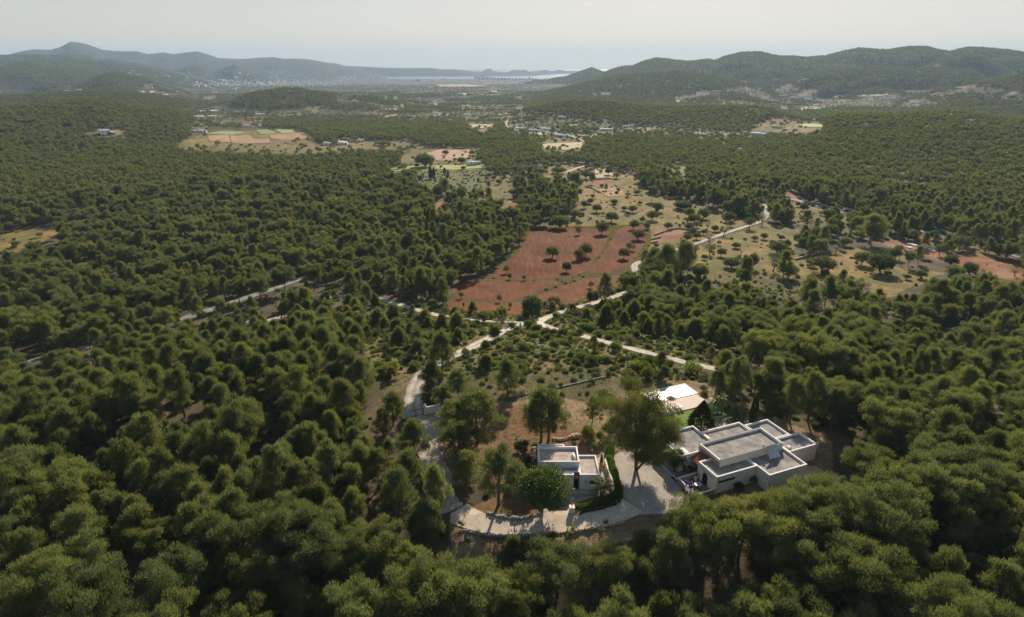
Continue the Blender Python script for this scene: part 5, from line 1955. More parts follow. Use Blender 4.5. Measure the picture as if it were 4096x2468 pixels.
for n, (k, x_, y_, s, m_, lab) in enumerate((
        ('K', 1190, 500, 1.0, 'bright', 'tallest yellow green yucca on the stone edge below the drive'), ('K', 1215, 450, .8, 'bright', 'yucca with a single head leaning over the drive edge'), ('K', 1160, 520, .7, 'bright', 'low yellow yucca left of the tall one'),
        ('K', 1050, 520, 1.3, 'palm', 'sprawling fan palm on the slope below the drive'), ('K', 1445, 470, .9, 'bright', 'round yellow green tuft on the slope below the drive'), ('K', 1485, 400, .8, 'palm', 'spiky dark agave at the right end of the stone edge'),
        ('K', 285, 440, 1.4, 'palm', 'spreading fan palm at the left end of the drive edge'), ('K', 430, 480, .7, 'palm', 'small agave on the shaded drive edge'), ('K', 345, 570, 1.1, 'palm', 'dry looking agave on the shaded red slope'), ('K', 320, 730, 1.1, 'shrubm', 'low bush on the shaded red slope'),
        ('B', 200, 215, .7, 'palm', 'spiky agave on the slope left of the annex'), ('B', 290, 480, 1.0, 'palm', 'dark agave against the annex side wall'), ('C', 995, 1150, .6, 'palm', 'little agave on the dry slope'), ('C', 1595, 1000, .9, 'palm', 'tall yucca on the dry garden slope'), ('C', 1660, 960, .9, 'palm', 'yucca beneath the courtyard pine crown'), ('K', 690, 320, .8, 'palm', 'agave in the shaded rock bed'))):
    p = at(k, x_, y_)
    q = np.concatenate([rosette(26, .75, .09, seed=n) + np.array((dx, dy, dz)) for dx, dy, dz in ((0, 0, .5 * s), (.3, .2, .25), (-.25, .1, .15))][:2 + n % 2])
    plant('yucca', q * s, M[m_], p, lab, 'garden plant', grp='yuccas and agaves in the garden')
for n, (k, x_, y_, s, lab) in enumerate((('B', 195, 465, .9, 'small round bush left of the annex'), ('B', 160, 260, 1.0, 'clipped green bush on the slope by the annex'), ('A', 1105, 1150, 1.5, 'dark green bush in the nook of the villa front walls'), ('A', 980, 1235, 1.2, 'leafy bush at the foot of the villa front wall'), ('A', 860, 450, 1.2, 'yellow green bush beside the palms behind the villa'))):
    p = at(k, x_, y_)
    q, t = bush_geo(300 + n, 1.5 * s, 1.3 * s, .2, 900, .4, 7)
    plant('garden_bush', q, M['broad' if n != 4 else 'bright'], p, lab, 'bush', grp='garden bushes')

# ------------------------------------------------------------------ scrub: 200 shrubs of their own, then the low cover
SH = []
for i in range(4):
    SH.append((bush_geo(600 + i, 2.6, 1.9, .17, 1500, .4, 9), 'shrubm'))
for i in range(2):
    SH.append((bush_geo(620 + i, 2.4, 1.7, .19, 1500, .4, 9), 'bright'))
for i in range(2):
    SH.append((bush_geo(640 + i, 2.4, 1.8, .15, 1300, .6, 9), 'olive'))
for i in range(2):
    SH.append((bush_geo(660 + i, 2.6, 2.1, .19, 1500, .4, 9), 'broad'))
q, t, mb = pine_geo(700, 3.6, 1.5, 'young', 1.6)
SH.append(((q, t), 'pine'))
SHM = []
for (q, t), m_ in SH:
    me = quad_mesh('shrub', q, t)
    me.materials.append(M[m_])
    SHM.append(me)
SHN = {'shrubm': 'olive brown rounded shrub', 'bright': 'bright yellow green shrub', 'olive': 'grey green fluffy shrub', 'broad': 'deep green dense shrub', 'pine': 'knee high young pine'}
x, y, rs = scatter(136, 290, 3.9, 77, R(-20), R(28))
z = HT(x, y)
sx, sy = project(x, y, z)
cv = covers(sx, sy)
k = cv['scrub'] & road_clear(x, y, 1.0)
for f in FPOLY:
    k &= ~inpoly(sx, sy, f)
for hx, hy, hw in hand_xy:
    k &= np.hypot(x - hx, y - hy) > 1.2
x, y, z, sx, sy = x[k], y[k], z[k], sx[k], sy[k]
sel = rs.permutation(len(x))[:285]
SFIRST = [None] * len(SHM)
used = {}
for n, i in enumerate(sel):
    u = rs.rand()
    kx = rs.randint(0, 4) if u < .42 else (4 + rs.randint(0, 2) if u < .60 else (6 + rs.randint(0, 2) if u < .74 else (8 + rs.randint(0, 2) if u < .87 else 10)))
    if n < len(SHM):
        kx = n
    s = rs.uniform(.55, 1.5) * (1.5 if kx == 10 else 1)
    o = link('shrub', SHM[kx], None, None, (x[i], y[i], z[i] - .1), rs.uniform(0, 6.28))
    o.scale = (s * rs.uniform(.9, 1.2), s * rs.uniform(.9, 1.2), s * rs.uniform(.8, 1.25))
    if SFIRST[kx] is None:
        SFIRST[kx] = o
    ml = SH[kx][1]
    lm, rel, far_ = zone(sx[i], sy[i])
    lab = f'{"large " if s > 1.2 else ("small " if s < .75 else "")}{SHN[ml]} {far_} {rel} {lm}'.replace('knee high ', 'low ')
    used.setdefault(lab, []).append((sy[i], o))
for lab, v in used.items():
    v.sort(key=lambda q: q[0])
    for j, q in enumerate(v):
        pre = '' if len(v) == 1 else ((ORD[j] + ' ') if len(v) <= 5 else '')
        tag(q[1], pre + lab, 'shrub', lab if len(v) > 5 else 'scrub shrubs')

# low cover: brush in the scrub and under the pines, dry grass tufts in the open
pts = []


def brush(r0, r1, sp, seed, probs, smin, smax):
    x, y, rs = scatter(r0, r1, sp, seed)
    z = HT(x, y)
    sx, sy = project(x, y, z)
    k = (sx > -400) & (sx < 4500) & (sy < 2800)
    x, y, z, sx, sy = x[k], y[k], z[k], sx[k], sy[k]
    cv = covers(sx, sy)
    p = np.full(x.shape, probs['forest'])
    for kk in ('mixed', 'scrub', 'garden', 'grass', 'redsoil'):
        p = np.where(cv[kk], probs[kk], p)
    for f in FPOLY + CLEAR[2:4] + [S('B', (300, 100), (1900, 100), (1900, 1484), (300, 1484))] + CLEAR[5:6] + [S('P', (-300, 550), (1000, 280), (1400, 280), (1900, 700), (2300, 760), (2300, 1300), (200, 1300))] + [S('A', (0, 640), (1900, 640), (1900, 1250), (0, 1484))]:
        p = np.where(inpoly(sx, sy, f), 0, p)
    k = (rs.rand(len(x)) < p) & road_clear(x, y, .7)
    x, y, z = x[k], y[k], z[k]
    for i in range(len(x)):
        kx = rs.choice([0, 1, 2, 3, 4, 5, 6, 7, 8, 9], p=[.145, .145, .145, .145, .10, .10, .05, .05, .06, .06])
        s = rs.uniform(smin, smax)
        pts.append((x[i], y[i], z[i] - .08, kx, rs.uniform(0, 6.28), s * rs.uniform(.9, 1.4), s * rs.uniform(.9, 1.4), s * rs.uniform(.6, 1.0)))


brush(66, 136, 3.4, 801, {'forest': .5, 'scrub': .7, 'garden': .12, 'grass': .1, 'mixed': .2, 'redsoil': .05}, .3, .8)
brush(136, 300, 1.9, 802, {'forest': .13, 'scrub': .85, 'garden': .15, 'grass': .05, 'mixed': .1, 'redsoil': .02}, .2, .68)
brush(300, 700, 4.6, 803, {'forest': .10, 'scrub': .55, 'garden': 0, 'grass': .16, 'mixed': .4, 'redsoil': .05}, .25, 1.0)
brush(700, 1500, 13, 804, {'forest': .0, 'scrub': .5, 'garden': 0, 'grass': .16, 'mixed': .55, 'redsoil': .1}, 1.0, 2.6)
pts = np.array(pts)
print('brush', len(pts))
stuff_object('scrub', np.zeros((0, 4, 3)), np.zeros(0), M['shrubm'], pts, [[o] for o in SFIRST[:10]])
# dry grass: tufts along field banks and over the open ground
x, y, rs = scatter(96, 330, .62, 805, R(-20), R(36))
z = HT(x, y)
sx, sy = project(x, y, z)
cv = covers(sx, sy)
p = np.where(cv['scrub'], .30, np.where(cv['grass'], .22, np.where(cv['garden'], .16, 0)))
for f in list(FIELDS.values()) + FPOLY[4:] + [S('B', (300, 200), (1900, 400), (1900, 1484), (300, 1100)), S('A', (0, 640), (1900, 640), (1900, 1250), (0, 1484)), S('P', (0, 600), (1000, 300), (1400, 300), (1900, 700), (2300, 760), (2300, 1300), (900, 1300))]:
    p = np.where(inpoly(sx, sy, f), 0, p)
bank = inpoly(sx, sy, CLEAR[1])
for f in FIELDS.values():
    bank &= ~inpoly(sx, sy, f)
p = np.where(bank, .9, p)
k = (rs.rand(len(x)) < p) & road_clear(x, y, .3)
x, y, z = x[k], y[k], z[k]
c = np.repeat(np.stack([x, y, z - .03], 1), 3, 0)
c[:, :2] += rs.normal(0, .18, (len(c), 2))
d = unit(np.array((0, 0, 1.0)) + rs.normal(size=c.shape) * .45)
x2, y2, rs2 = scatter(330, 480, 1.1, 806, R(-14), R(14))
z2 = HT(x2, y2)
sx, sy = project(x2, y2, z2)
bank = inpoly(sx, sy, CLEAR[1])
for f in FIELDS.values():
    bank &= ~inpoly(sx, sy, f)
c2 = np.repeat(np.stack([x2, y2, z2], 1)[bank], 6, 0)
c2[:, :2] += rs2.normal(0, .4, (len(c2), 2))
d2 = unit(np.array((0, 0, 1.0)) + rs2.normal(size=c2.shape) * .45)
q = np.concatenate([blades(c, d, .42 * rs.uniform(.6, 1.5, len(c)), .16, rs, .2), blades(c2, d2, .7 * rs2.uniform(.6, 1.5, len(c2)), .35, rs2, .3)])
tag(link('dry_grass', quad_mesh('dry_grass', q, rs.rand(len(q))), M['drygrass']), kind='stuff')
# vine rows of the small vineyard, single rows
p0, p1, p2, p3 = [at('F', *v)[:2] for v in ((560, 955), (655, 950), (738, 998), (612, 1022))]
for i in range(12):
    f = (i + .5) / 12
    a, b_ = p0 + (p3 - p0) * f, p1 + (p2 - p1) * f
    n = max(6, int(np.linalg.norm(b_ - a) * 3))
    s = rs.rand(n)
    c = a + (b_ - a) * s[:, None]
    c = np.stack([c[:, 0] + rs.normal(0, .35, n), c[:, 1] + rs.normal(0, .35, n), 0 * s], 1)
    c[:, 2] = HT(c[:, 0], c[:, 1]) + rs.uniform(.2, 1.4, n)
    o = link('vine_row', quad_mesh('vine_row', blades(c, unit(rs.normal(size=c.shape)), .9, .7, rs, .6), rs.rand(n)), M['bright'])
    tag(o, (ORD[i] if i < 5 else ('lowest', 'second lowest', 'third lowest', 'fourth lowest', 'fifth lowest', 'sixth lowest', 'seventh lowest')[11 - i]) + ' row of green vines in the small vineyard', 'vine row', 'vine rows')

# ------------------------------------------------------------------ the villa (local frame: u along the front, w to the back)
M['plaster'] = surf('cream plaster', (.80, .70, .56), (.86, .77, .63), .5, .9, .08, 3, (.74, .64, .51), .8)
M['white'] = surf('white lime paint', (.72, .69, .64), (.80, .77, .72), .8, .85, .05, 4)
M['roof'] = surf('weathered grey roof screed', (.19, .175, .16), (.35, .315, .28), .55, .95, .15, 5, (.15, .14, .13), .9)
M['roof_red'] = surf('faded reddish roof screed', (.36, .27, .24), (.52, .42, .37), .8, .95, .12, 5, (.30, .22, .20), 1.1)
M['tile'] = surf('terracotta roof tiles', (.26, .075, .045), (.36, .12, .07), 2.5, .8)
M['terra'] = surf('terracotta floor tiles', (.24, .13, .095), (.32, .19, .14), 1.5, .8)
M['dark'+'wood'] = surf('black brown wood', (.018, .013, .010), (.035, .026, .02), 3, .5)
M['glass'] = surf('dark window glass', (.04, .055, .06), None, rough=.08, spec=.8)
M['metal'] = surf('brushed grey metal', (.35, .36, .37), None, rough=.4, spec=.6)
M['blue'] = surf('blue painted frame', (.03, .13, .42), (.05, .18, .50), 4, .6)
M['stonebase'] = surf('ochre rubble stone', (.36, .27, .18), (.50, .40, .28), 1.4, .95, .4, 8)
M['panel'] = surf('glass with painted sky reflection', (.42, .44, .48), (.50, .52, .56), .8, .22, spec=.8)  # reflection of the sky put into the pale base colour
M['stone'] = surf('warm weathered stone', (.38, .25, .16), (.52, .38, .26), 1.1, .95, .5, 6)
M['greystone'] = surf('grey limestone boulder', (.22, .20, .18), (.36, .33, .30), 1.2, .95, .5, 6)
M['black'] = surf('black rubber mat', (.02, .02, .022), (.03, .03, .03), 3, .8)
M['cloth'] = surf('white lounger cloth', (.78, .77, .75), None, rough=.9)
M['straw'] = surf('straw thatch', (.34, .23, .12), (.46, .33, .18), 6, .95, .5, 30)
M['ochre'] = surf('ochre cast stone', (.48, .36, .19), (.58, .45, .26), 4, .9)
M['deck'] = surf('pale terracotta pool deck', (.60, .48, .39), (.68, .55, .46), .6, .85)
M['clay'] = surf('orange clay pot', (.50, .20, .09), (.58, .26, .13), 4, .85)
M['greenpot'] = surf('green glazed pot', (.10, .22, .07), None, rough=.4)
M['bluepot'] = surf('blue glazed pot', (.02, .04, .15), None, rough=.3)

m, nt, b = new_mat('coursed stone wall')
tc = nd(nt, 'ShaderNodeTexCoord')
br = nd(nt, 'ShaderNodeTexBrick')
br.inputs['Color1'].default_value = (.42, .30, .19, 1)
br.inputs['Color2'].default_value = (.30, .21, .14, 1)
br.inputs['Mortar'].default_value = (.46, .40, .32, 1)
br.inputs['Scale'].default_value = 1.0
br.inputs['Mortar Size'].default_value = .015
br.inputs['Brick Width'].default_value = .42
br.inputs['Row Height'].default_value = .2
sp_ = nd(nt, 'ShaderNodeSeparateXYZ')
cb2 = nd(nt, 'ShaderNodeCombineXYZ')
ad = nd(nt, 'ShaderNodeMath', operation='ADD')
nt.links.new(tc.outputs['Object'], sp_.inputs[0])
nt.links.new(sp_.outputs[0], ad.inputs[0])
nt.links.new(sp_.outputs[1], ad.inputs[1])
nt.links.new(ad.outputs[0], cb2.inputs[0])
nt.links.new(sp_.outputs[2], cb2.inputs[1])
nt.links.new(cb2.outputs[0], br.inputs[0])
nt.links.new(br.outputs[0], b.inputs['Base Color'])
b.inputs['Roughness'].default_value = .95
M['brick'] = m

m, nt, b = new_mat('crazy paving with green joints')
tc = nd(nt, 'ShaderNodeTexCoord')
vo = nd(nt, 'ShaderNodeTexVoronoi', feature='DISTANCE_TO_EDGE')
vo.inputs['Scale'].default_value = 1.25
nt.links.new(tc.outputs['Object'], vo.inputs[0])
cr = nd(nt, 'ShaderNodeValToRGB')
cr.color_ramp.elements[0].position = .05
cr.color_ramp.elements[0].color = (.07, .10, .02, 1)
cr.color_ramp.elements[1].position = .11
cr.color_ramp.elements[1].color = (.42, .37, .28, 1)
nt.links.new(vo.outputs[0], cr.inputs[0])
nt.links.new(cr.outputs[0], b.inputs['Base Color'])
b.inputs['Roughness'].default_value = .9
M['crazy'] = m
M['lawn'] = surf('mown lawn', (.10, .16, .018), (.16, .23, .03), .8, .95, .4, 14)

T_ = .26


def block(parent, x0, y0, x1, y1, zt, par=.42, wall='plaster', roof='roof', name='wing', cap='white', bev=.03):
    """walls, roof screed and parapet of one flat roofed volume"""
    zr = zt - par
    wl = MB().box(x0, y0, -.4, x1, y1, zr).build(name, M[wall], parent)
    MB().box(x0 + T_, y0 + T_, zr - .02, x1 - T_, y1 - T_, zr + .015).build('roof', M[roof], wl)
    pm = MB()
    e = .012
    pm.box(x0 - e, y0 - e, zr, x1 + e, y0 + T_, zt).box(x0 - e, y1 - T_, zr, x1 + e, y1 + e, zt)
    pm.box(x0 - e, y0 + T_, zr, x0 + T_, y1 - T_, zt).box(x1 - T_, y0 + T_, zr, x1 + e, y1 - T_, zt)
    pm.build('parapet', M[cap], wl)
    return wl


villa = empty('villa', (V0[0], V0[1], 0), VA)
tag(villa, 'sprawling flat roofed white villa of stepped blocks beside the gravel courtyard', 'house')
w1 = block(villa, -4.64, 5.05, 4.0, 12.8, 3.42)
block(villa, 4.02, 5.95, 13.4, 10.5, 3.36)
block(villa, 13.42, 3.1, 19.2, 9.1, 3.46)
block(villa, 14.75, -1.35, 21.55, 3.08, 3.40)
w5 = block(villa, 6.15, -5.55, 14.72, .5, 3.44)
w6 = block(villa, -2.7, -2.6, 6.12, 2.4, 3.50)
wc = block(villa, 0, 0, 14.4, 5.9, 4.52, .5)
MB().box(-.02, .02, 3.0, -.004, 5.88, 4.0).build('stone_facing', M['brick'], villa)
# tiled coping on the long edges of the tall block
for y0 in (0, 5.9):
    mm = MB()
    for i in range(48):
        mm.tube([(.15 + i * .297, y0 - .10, 4.5), (.15 + i * .297, y0 + .20 if y0 == 0 else y0 + .04, 4.56)], .09, 6)
    mm.build('tile_coping', surf('bleached roof tile', (.46, .35, .26), (.56, .45, .36), 3, .9), villa)
# porch roof of red tiles, falling away from the tall block
mm = MB()
mm.add([(-2.55, 2.42, 2.62), (-.02, 2.42, 3.30), (-.02, 5.03, 3.30), (-2.55, 5.03, 2.62), (-2.55, 2.42, 2.54), (-.02, 2.42, 3.22), (-.02, 5.03, 3.22), (-2.55, 5.03, 2.54)], [(0, 1, 2, 3), (7, 6, 5, 4), (0, 3, 7, 4), (0, 4, 5, 1), (3, 2, 6, 7)])
for i in range(13):
    y = 2.52 + i * .2
    mm.tube([(-2.62, y, 2.63), (-.04, y, 3.32)], .075, 6)
mm.build('porch_roof', M['tile'], villa)
# arched doorway in the left face of the front block
pr = [(-.5, 0), (.9, 0), (.9, 1.75)] + [(.2 + .7 * math.cos(a), 1.75 + .7 * math.sin(a)) for a in np.linspace(0, math.pi, 13)[1:-1]] + [(-.5, 1.75)]
n = len(pr)
mm = MB()
mm.add([(-2.72, y, z) for y, z in pr] + [(-2.69, y, z) for y, z in pr], [tuple(range(n)), tuple(range(n, 2 * n))[::-1]] + [(i, (i + 1) % n, n + (i + 1) % n, n + i) for i in range(n)])
dr = mm.build('door', M['darkwood'], villa)
mm = MB()
for i in range(n):
    y, z = pr[i]
    y2, z2 = pr[(i + 1) % n]
    if z == 0 and z2 == 0:
        continue
    c0 = (.2, 1.2)
    f = 1.10
    q = lambda y, z: (c0[0] + (y - c0[0]) * f, c0[1] + (z - c0[1]) * (f if z > 0 else 1))
    a, b2 = q(y, z), q(y2, z2)
    mm.add([(-2.79, y, z), (-2.79, y2, z2), (-2.79, *b2), (-2.79, *a), (-2.70, y, z), (-2.70, y2, z2), (-2.70, *b2), (-2.70, *a)], [(0, 1, 2, 3), (0, 4, 5, 1), (3, 2, 6, 7)])
mm.build('door_frame', M['white'], dr)
MB().tube([(-2.82, -1.9, 2.75), (-2.82, 1.7, 2.75)], .07, 8).build('awning', M['metal'], villa)
# strip window, garage door, wall lights
wd_ = MB().box(-2.25, -2.615, 2.02, 1.35, -2.59, 2.52).build('window', M['glass'], villa)
MB().box(-2.32, -2.66, 1.96, 1.42, -2.617, 2.018).build('sill', M['white'], wd_)
MB().box(10.7, -5.58, -.02, 13.4, -5.552, 2.42).build('garage_door', M['plaster'], villa)
for x_, y_, z_ in ((-2.45, -2.66, 2.9), (5.9, -2.66, 3.0), (21.3, -1.41, 3.05)):
    MB().box(x_ - .07, y_ - .04, z_ - .12, x_ + .07, y_ + .06, z_ + .1).build('wall_lamp', M['metal'], villa)
for u0, u1, y0, y1 in ((-3.55, -2.25, 5.5, 7.4), ):
    s_ = MB().box(u0, y0, 3.0, u1, y1, 3.32).build('skylight', M['white'], villa, bevel=.06)
    MB().box(u0 + .08, y0 + .08, 3.321, u1 - .08, y1 - .08, 3.36).build('dome', M['cloth'], s_)
s_ = MB().box(15.75, -.25, 2.98, 16.45, .6, 3.3).build('skylight', M['white'], villa, bevel=.05)
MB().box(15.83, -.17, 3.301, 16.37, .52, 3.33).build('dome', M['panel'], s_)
ch = MB().box(3.3, 6.6, 2.98, 4.0, 7.3, 3.75).build('chimney', M['white'], villa, bevel=.03)
MB().box(3.24, 6.54, 3.751, 4.06, 7.36, 3.83).build('cap', M['stonebase'], ch)
MB().tube([(9.9, .25, 4.4), (9.9, .25, 4.95)], .11, 8).lathe([(.26, 4.9), (.26, 5.0), (.05, 5.12)], 9.9, .25, 10).build('flue', M['metal'], villa)
mm = MB()
for x_, y_ in ((7.6, 10.2), (12.9, 10.2), (3.5, 12.3), (-.9, 12.3), (13.9, 5.5), (14.0, 8.8), (17.0, 8.8), (.6, 5.5), (6.5, 5.5)):
    mm.box(x_ - .09, y_ + .02 if y_ > 0 else y_, 3.06 if y_ != 5.5 else 4.03, x_ + .09, y_ + .05, 3.2 if y_ != 5.5 else 4.15)
mm.build('roof_drain', M['black'], villa)
# terrace and forecourt strip
MB().box(-6.4, 2.4, -.2, -4.66, 13.2, .10).build('forecourt_floor', surf('beige paving', (.30, .26, .22), (.40, .35, .30), 1.2, .85), villa)
MB().box(-6.4, 2.62, -.2, -2.72, 5.03, .105).build('porch_floor', M['terra'], villa)
MB().box(-6.55, 2.62, -.2, -6.42, 13.2, .34).build('kerb_wall', M['white'], villa)
MB().box(-6.8, -2.4, -.2, -2.72, 2.4, .12).build('terrace_floor', M['terra'], villa)
lw = MB().box(-6.8, 2.42, -.1, -2.74, 2.62, .95).box(-6.8, .42, -.1, -6.6, 2.42, .95).box(-6.8, -2.6, -.1, -2.74, -2.42, .95).build('terrace_wall', M['brick'], villa)
MB().box(-6.84, 2.38, .951, -2.74, 2.66, 1.07).box(-6.84, .38, .951, -6.56, 2.379, 1.07).box(-6.84, -2.64, .951, -2.74, -2.38, 1.07).build('coping', M['white'], lw)
for y_ in (.12, -1.15):
    MB().box(-6.98, y_ - .26, -.1, -6.46, y_ + .26, 1.15).build('gate_pillar', M['white'], villa, bevel=.03)
MB().box(-6.9, -2.4, -.1, -6.62, -1.45, .9).build('terrace_wall', M['white'], villa)
MB().box(-7.35, -1.5, -.1, -6.99, .5, .12).build('doorstep', M['black'], villa)
MB().box(-6.98, 2.66, -.1, -6.56, 4.4, .10).build('doorstep', M['black'], villa)
MB().box(14.9, -5.6, -.1, 15.9, -4.3, .14).build('doorstep', M['white'], villa)

# things standing on and round the villa
sp = empty('solar_panel', VL(10.9, -1.55, 3.05), VA)
tag(sp, 'tilted pale solar water heating panel standing on the villa roof', 'solar panel')
tl = R(46)
mm = MB()
mm.box(-1.2, -.06, 0, 1.2, .06, 2.3)
o = mm.build('frame', M['metal'], sp, (0, -.3, .35))
o.rotation_euler = (-tl + R(6), 0, 0)
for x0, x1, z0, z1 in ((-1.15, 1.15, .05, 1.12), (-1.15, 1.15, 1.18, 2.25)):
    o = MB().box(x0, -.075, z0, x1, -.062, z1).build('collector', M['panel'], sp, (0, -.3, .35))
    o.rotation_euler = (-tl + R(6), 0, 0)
for x_ in (-1.0, 1.0):
    MB().tube([(x_, -.3, -.05), (x_, -.3, .4)], .035, 6).tube([(x_, 1.15, -.05), (x_, 1.15, 1.9)], .035, 6).tube([(x_, -.3, -.02), (x_, 1.15, -.02)], .03, 6).build('leg', M['metal'], sp)

tb_ = empty('garden_table', VL(-4.45, -.15, .12), VA)
tag(tb_, 'round table with blue and white mosaic top on the villa terrace', 'table')
MB().lathe([(.62, .72), (.64, .74), (.62, .77)], 0, 0, 24).build('tabletop', surf('mosaic top', (.80, .80, .82), (.25, .32, .55), 3.2, .4, coord='Object', detail=2), tb_)
MB().lathe([(.25, 0), (.06, .06), (.05, .68), (.2, .72)], 0, 0, 10).build('leg', M['darkwood'], tb_)
MB().lathe([(.10, .771), (.13, .85), (.09, .95)], 0, 0, 8).build('bowl', M['tile'], tb_)
for n, (u, w_, rz, lab) in enumerate(((-5.2, .35, .4, 'wooden chair on the pillar side of the mosaic table'), (-4.9, -1.05, 2.2, 'wooden chair in front of the mosaic table'))):
    c_ = empty('garden_chair', VL(u, w_, .12), VA + rz)
    tag(c_, lab, 'chair', 'terrace chairs')
    MB().box(-.22, -.22, .42, .22, .22, .46).build('seat', M['darkwood'], c_)
    MB().box(-.22, .19, .47, .22, .22, .95).build('backrest', M['darkwood'], c_)
    for a_ in (-.19, .19):
        for b_ in (-.19, .19):
            MB().box(a_ - .02, b_ - .02, 0, a_ + .02, b_ + .02, .419).build('leg', M['darkwood'], c_)


def pot(name, loc, r, h, potm, q, leafm, lab, cat='plant pot', grp=None):
    o = empty(name, loc)
    tag(o, lab, cat, grp)
    MB().lathe([(r * .6, 0), (r * .85, h * .5), (r, h * .95), (r * 1.05, h)], 0, 0, 12).build('pot', M[potm], o)
    link('plant', quad_mesh('plant', q + np.array((0, 0, h)), np.random.RandomState(1).rand(len(q))), M[leafm], o)
    return o


for n, (w_, lab) in enumerate(((.12, 'pot of purple flowers on the inner white terrace pillar'), (-1.15, 'pot of purple flowers on the outer white terrace pillar'))):
    q, t = bush_geo(30 + n, .95, .62, .10, 900, .3, 7)
    pot('flower_pot', VL(-6.72, w_, 1.15), .28, .22, 'white', q, 'purple', lab, 'flower pot', 'purple flower pots')
q = rosette(30, .6, .10, (1.2, -.1), 3)
o = pot('stone_urn', VL(-3.45, 1.75, .12), .38, .95, 'white', q, 'palm', 'white stone urn with a small cycad by the arched door', 'urn')
for n, (u, w_, pm_, lm_, s, lab) in enumerate(((-5.95, 2.9, 'bluepot', 'bright', .8, 'yellowish plant in a pot at the terrace wall end'), (-6.0, 4.6, 'white', 'bright', .9, 'green plant in a white pot at the porch step'), (-5.0, 6.3, 'bluepot', 'broad', .7, 'small plant in a dark blue pot by the wing corner'), (-3.7, 4.75, 'bluepot', 'bright', 1.0, 'spiky potted plant at the porch wall'),
                                               (-2.9, 4.2, 'greenpot', 'dark', 1.25, 'round topiary in a square green pot by the porch'), (-4.95, 9.3, 'bluepot', 'broad', .7, 'pot plant midway along the wing wall'), (-4.95, 10.8, 'bluepot', 'broad', .7, 'pot plant at the far end of the wing wall'))):
    q, t = bush_geo(70 + n, .7 * s, .8 * s, .12, 380, .4, 6)
    pot('potted_plant', VL(u, w_, .11), .22 * s, .42 * s, pm_, q, lm_, lab, 'potted plant', 'potted plants at the villa')

# ------------------------------------------------------------------ pool, deck, lawn behind the villa
pool = empty('swimming_pool', VL(0, 0, 0), VA)
tag(pool, 'pale rectangular swimming pool with white rim behind the tall pine', 'swimming pool')
m, nt, b = new_mat('pool water')
b.inputs['Base Color'].default_value = (.40, .62, .74, 1)
b.inputs['Roughness'].default_value = .22
b.inputs['Specular IOR Level'].default_value = .2
tc = nd(nt, 'ShaderNodeTexCoord')
nz = nd(nt, 'ShaderNodeTexNoise')
nz.inputs['Scale'].default_value = 2.2
nt.links.new(tc.outputs['Object'], nz.inputs['Vector'])
bp = nd(nt, 'ShaderNodeBump')
bp.inputs['Strength'].default_value = .35
nt.links.new(nz.outputs[0], bp.inputs['Height'])
nt.links.new(bp.outputs[0], b.inputs['Normal'])
MB().box(5.2, 27.75, -.4, 16.8, 32.3, .22).build('water', m, pool)
MB().box(4.8, 32.31, -.6, 17.2, 32.7, .30).box(16.81, 27.6, -.6, 17.2, 32.30, .30).box(4.8, 27.6, -.6, 5.19, 32.30, .30).box(5.2, 27.6, -.6, 16.8, 27.74, .30).build('rim', M['white'], pool)
MB().box(1.5, 22.8, -.4, 16.7, 27.58, .20).build('deck', M['deck'], pool)
MB().box(1.0, 22.5, -.4, 1.48, 32.4, .55).build('end_wall', M['white'], pool)
for n, (u, w_, lab) in enumerate(((9.5, 24.0, 'sun lounger at the open end of the pool deck row'), (8.6, 24.0, 'second sun lounger on the pool deck'), (7.2, 24.1, 'sun lounger half hidden by the tall pine'))):
    l_ = empty('sun_lounger', VL(u, w_, .2), VA + R(180))
    tag(l_, lab, 'sun lounger', 'sun loungers by the pool')
    MB().box(-.34, -1.0, .30, .34, .45, .38).build('mattress', M['cloth'], l_)
    MB().add([(-.34, .46, .30), (.34, .46, .30), (.34, 1.05, .62), (-.34, 1.05, .62), (-.34, .46, .38), (.34, .46, .38), (.34, 1.0, .70), (-.34, 1.0, .70)], [(3, 2, 1, 0), (4, 5, 6, 7), (0, 1, 5, 4), (1, 2, 6, 5), (2, 3, 7, 6), (3, 0, 4, 7)]).build('backrest', M['cloth'], l_)
    for a_ in (-.31, .31):
        for b_ in (-.9, .85):
            MB().box(a_ - .03, b_ - .03, 0, a_ + .03, b_ + .03, .299).build('leg', M['darkwood'], l_)
ps = empty('parasol', VL(7.9, 25.3, .2))
tag(ps, 'straw parasol on the pool deck beside the loungers', 'parasol')
MB().lathe([(1.15, 1.95), (.6, 2.25), (.08, 2.55)], 0, 0, 18).build('canopy', M['straw'], ps)
MB().tube([(0, 0, 0), (0, 0, 2.2)], .045, 7).build('pole', M['darkwood'], ps)
drape('lawn', [VL(*q)[:2] for q in ((4.5, 22.5), (9.8, 22.5), (17.0, 23.0), (20.5, 23.5), (20.5, 17.5), (16.6, 17.8), (13.0, 17.6), (11.5, 16), (7.4, 17.2), (5.0, 16.5))], M['lawn'], 2, .9, world=True)
drape('paving', [VL(*q)[:2] for q in ((9.2, 16.6), (13.0, 17.2), (17.5, 17.3), (20.5, 15.5), (20.5, 10.0), (13.8, 9.5), (13.5, 11.0), (8.8, 11.2))], M['crazy'], 2, .9, world=True)
bw = empty('bed_wall', VL(14.8, 17.65), VA)
tag(bw, 'low curved stone bed wall with white rim under the slim palms', 'garden wall')
mm = MB().box(-1.9, -.2, -.1, 1.9, .05, .42)
mm.build('stone_body', M['brick'], bw)
mm = MB()
for a in np.linspace(.2, 2.94, 9):
    mm.box(1.7 * math.cos(a) - .26, 1.35 * math.sin(a) + .2, -.1, 1.7 * math.cos(a) + .26, 1.35 * math.sin(a) + .42, .38)
mm.build('rim', M['white'], bw)
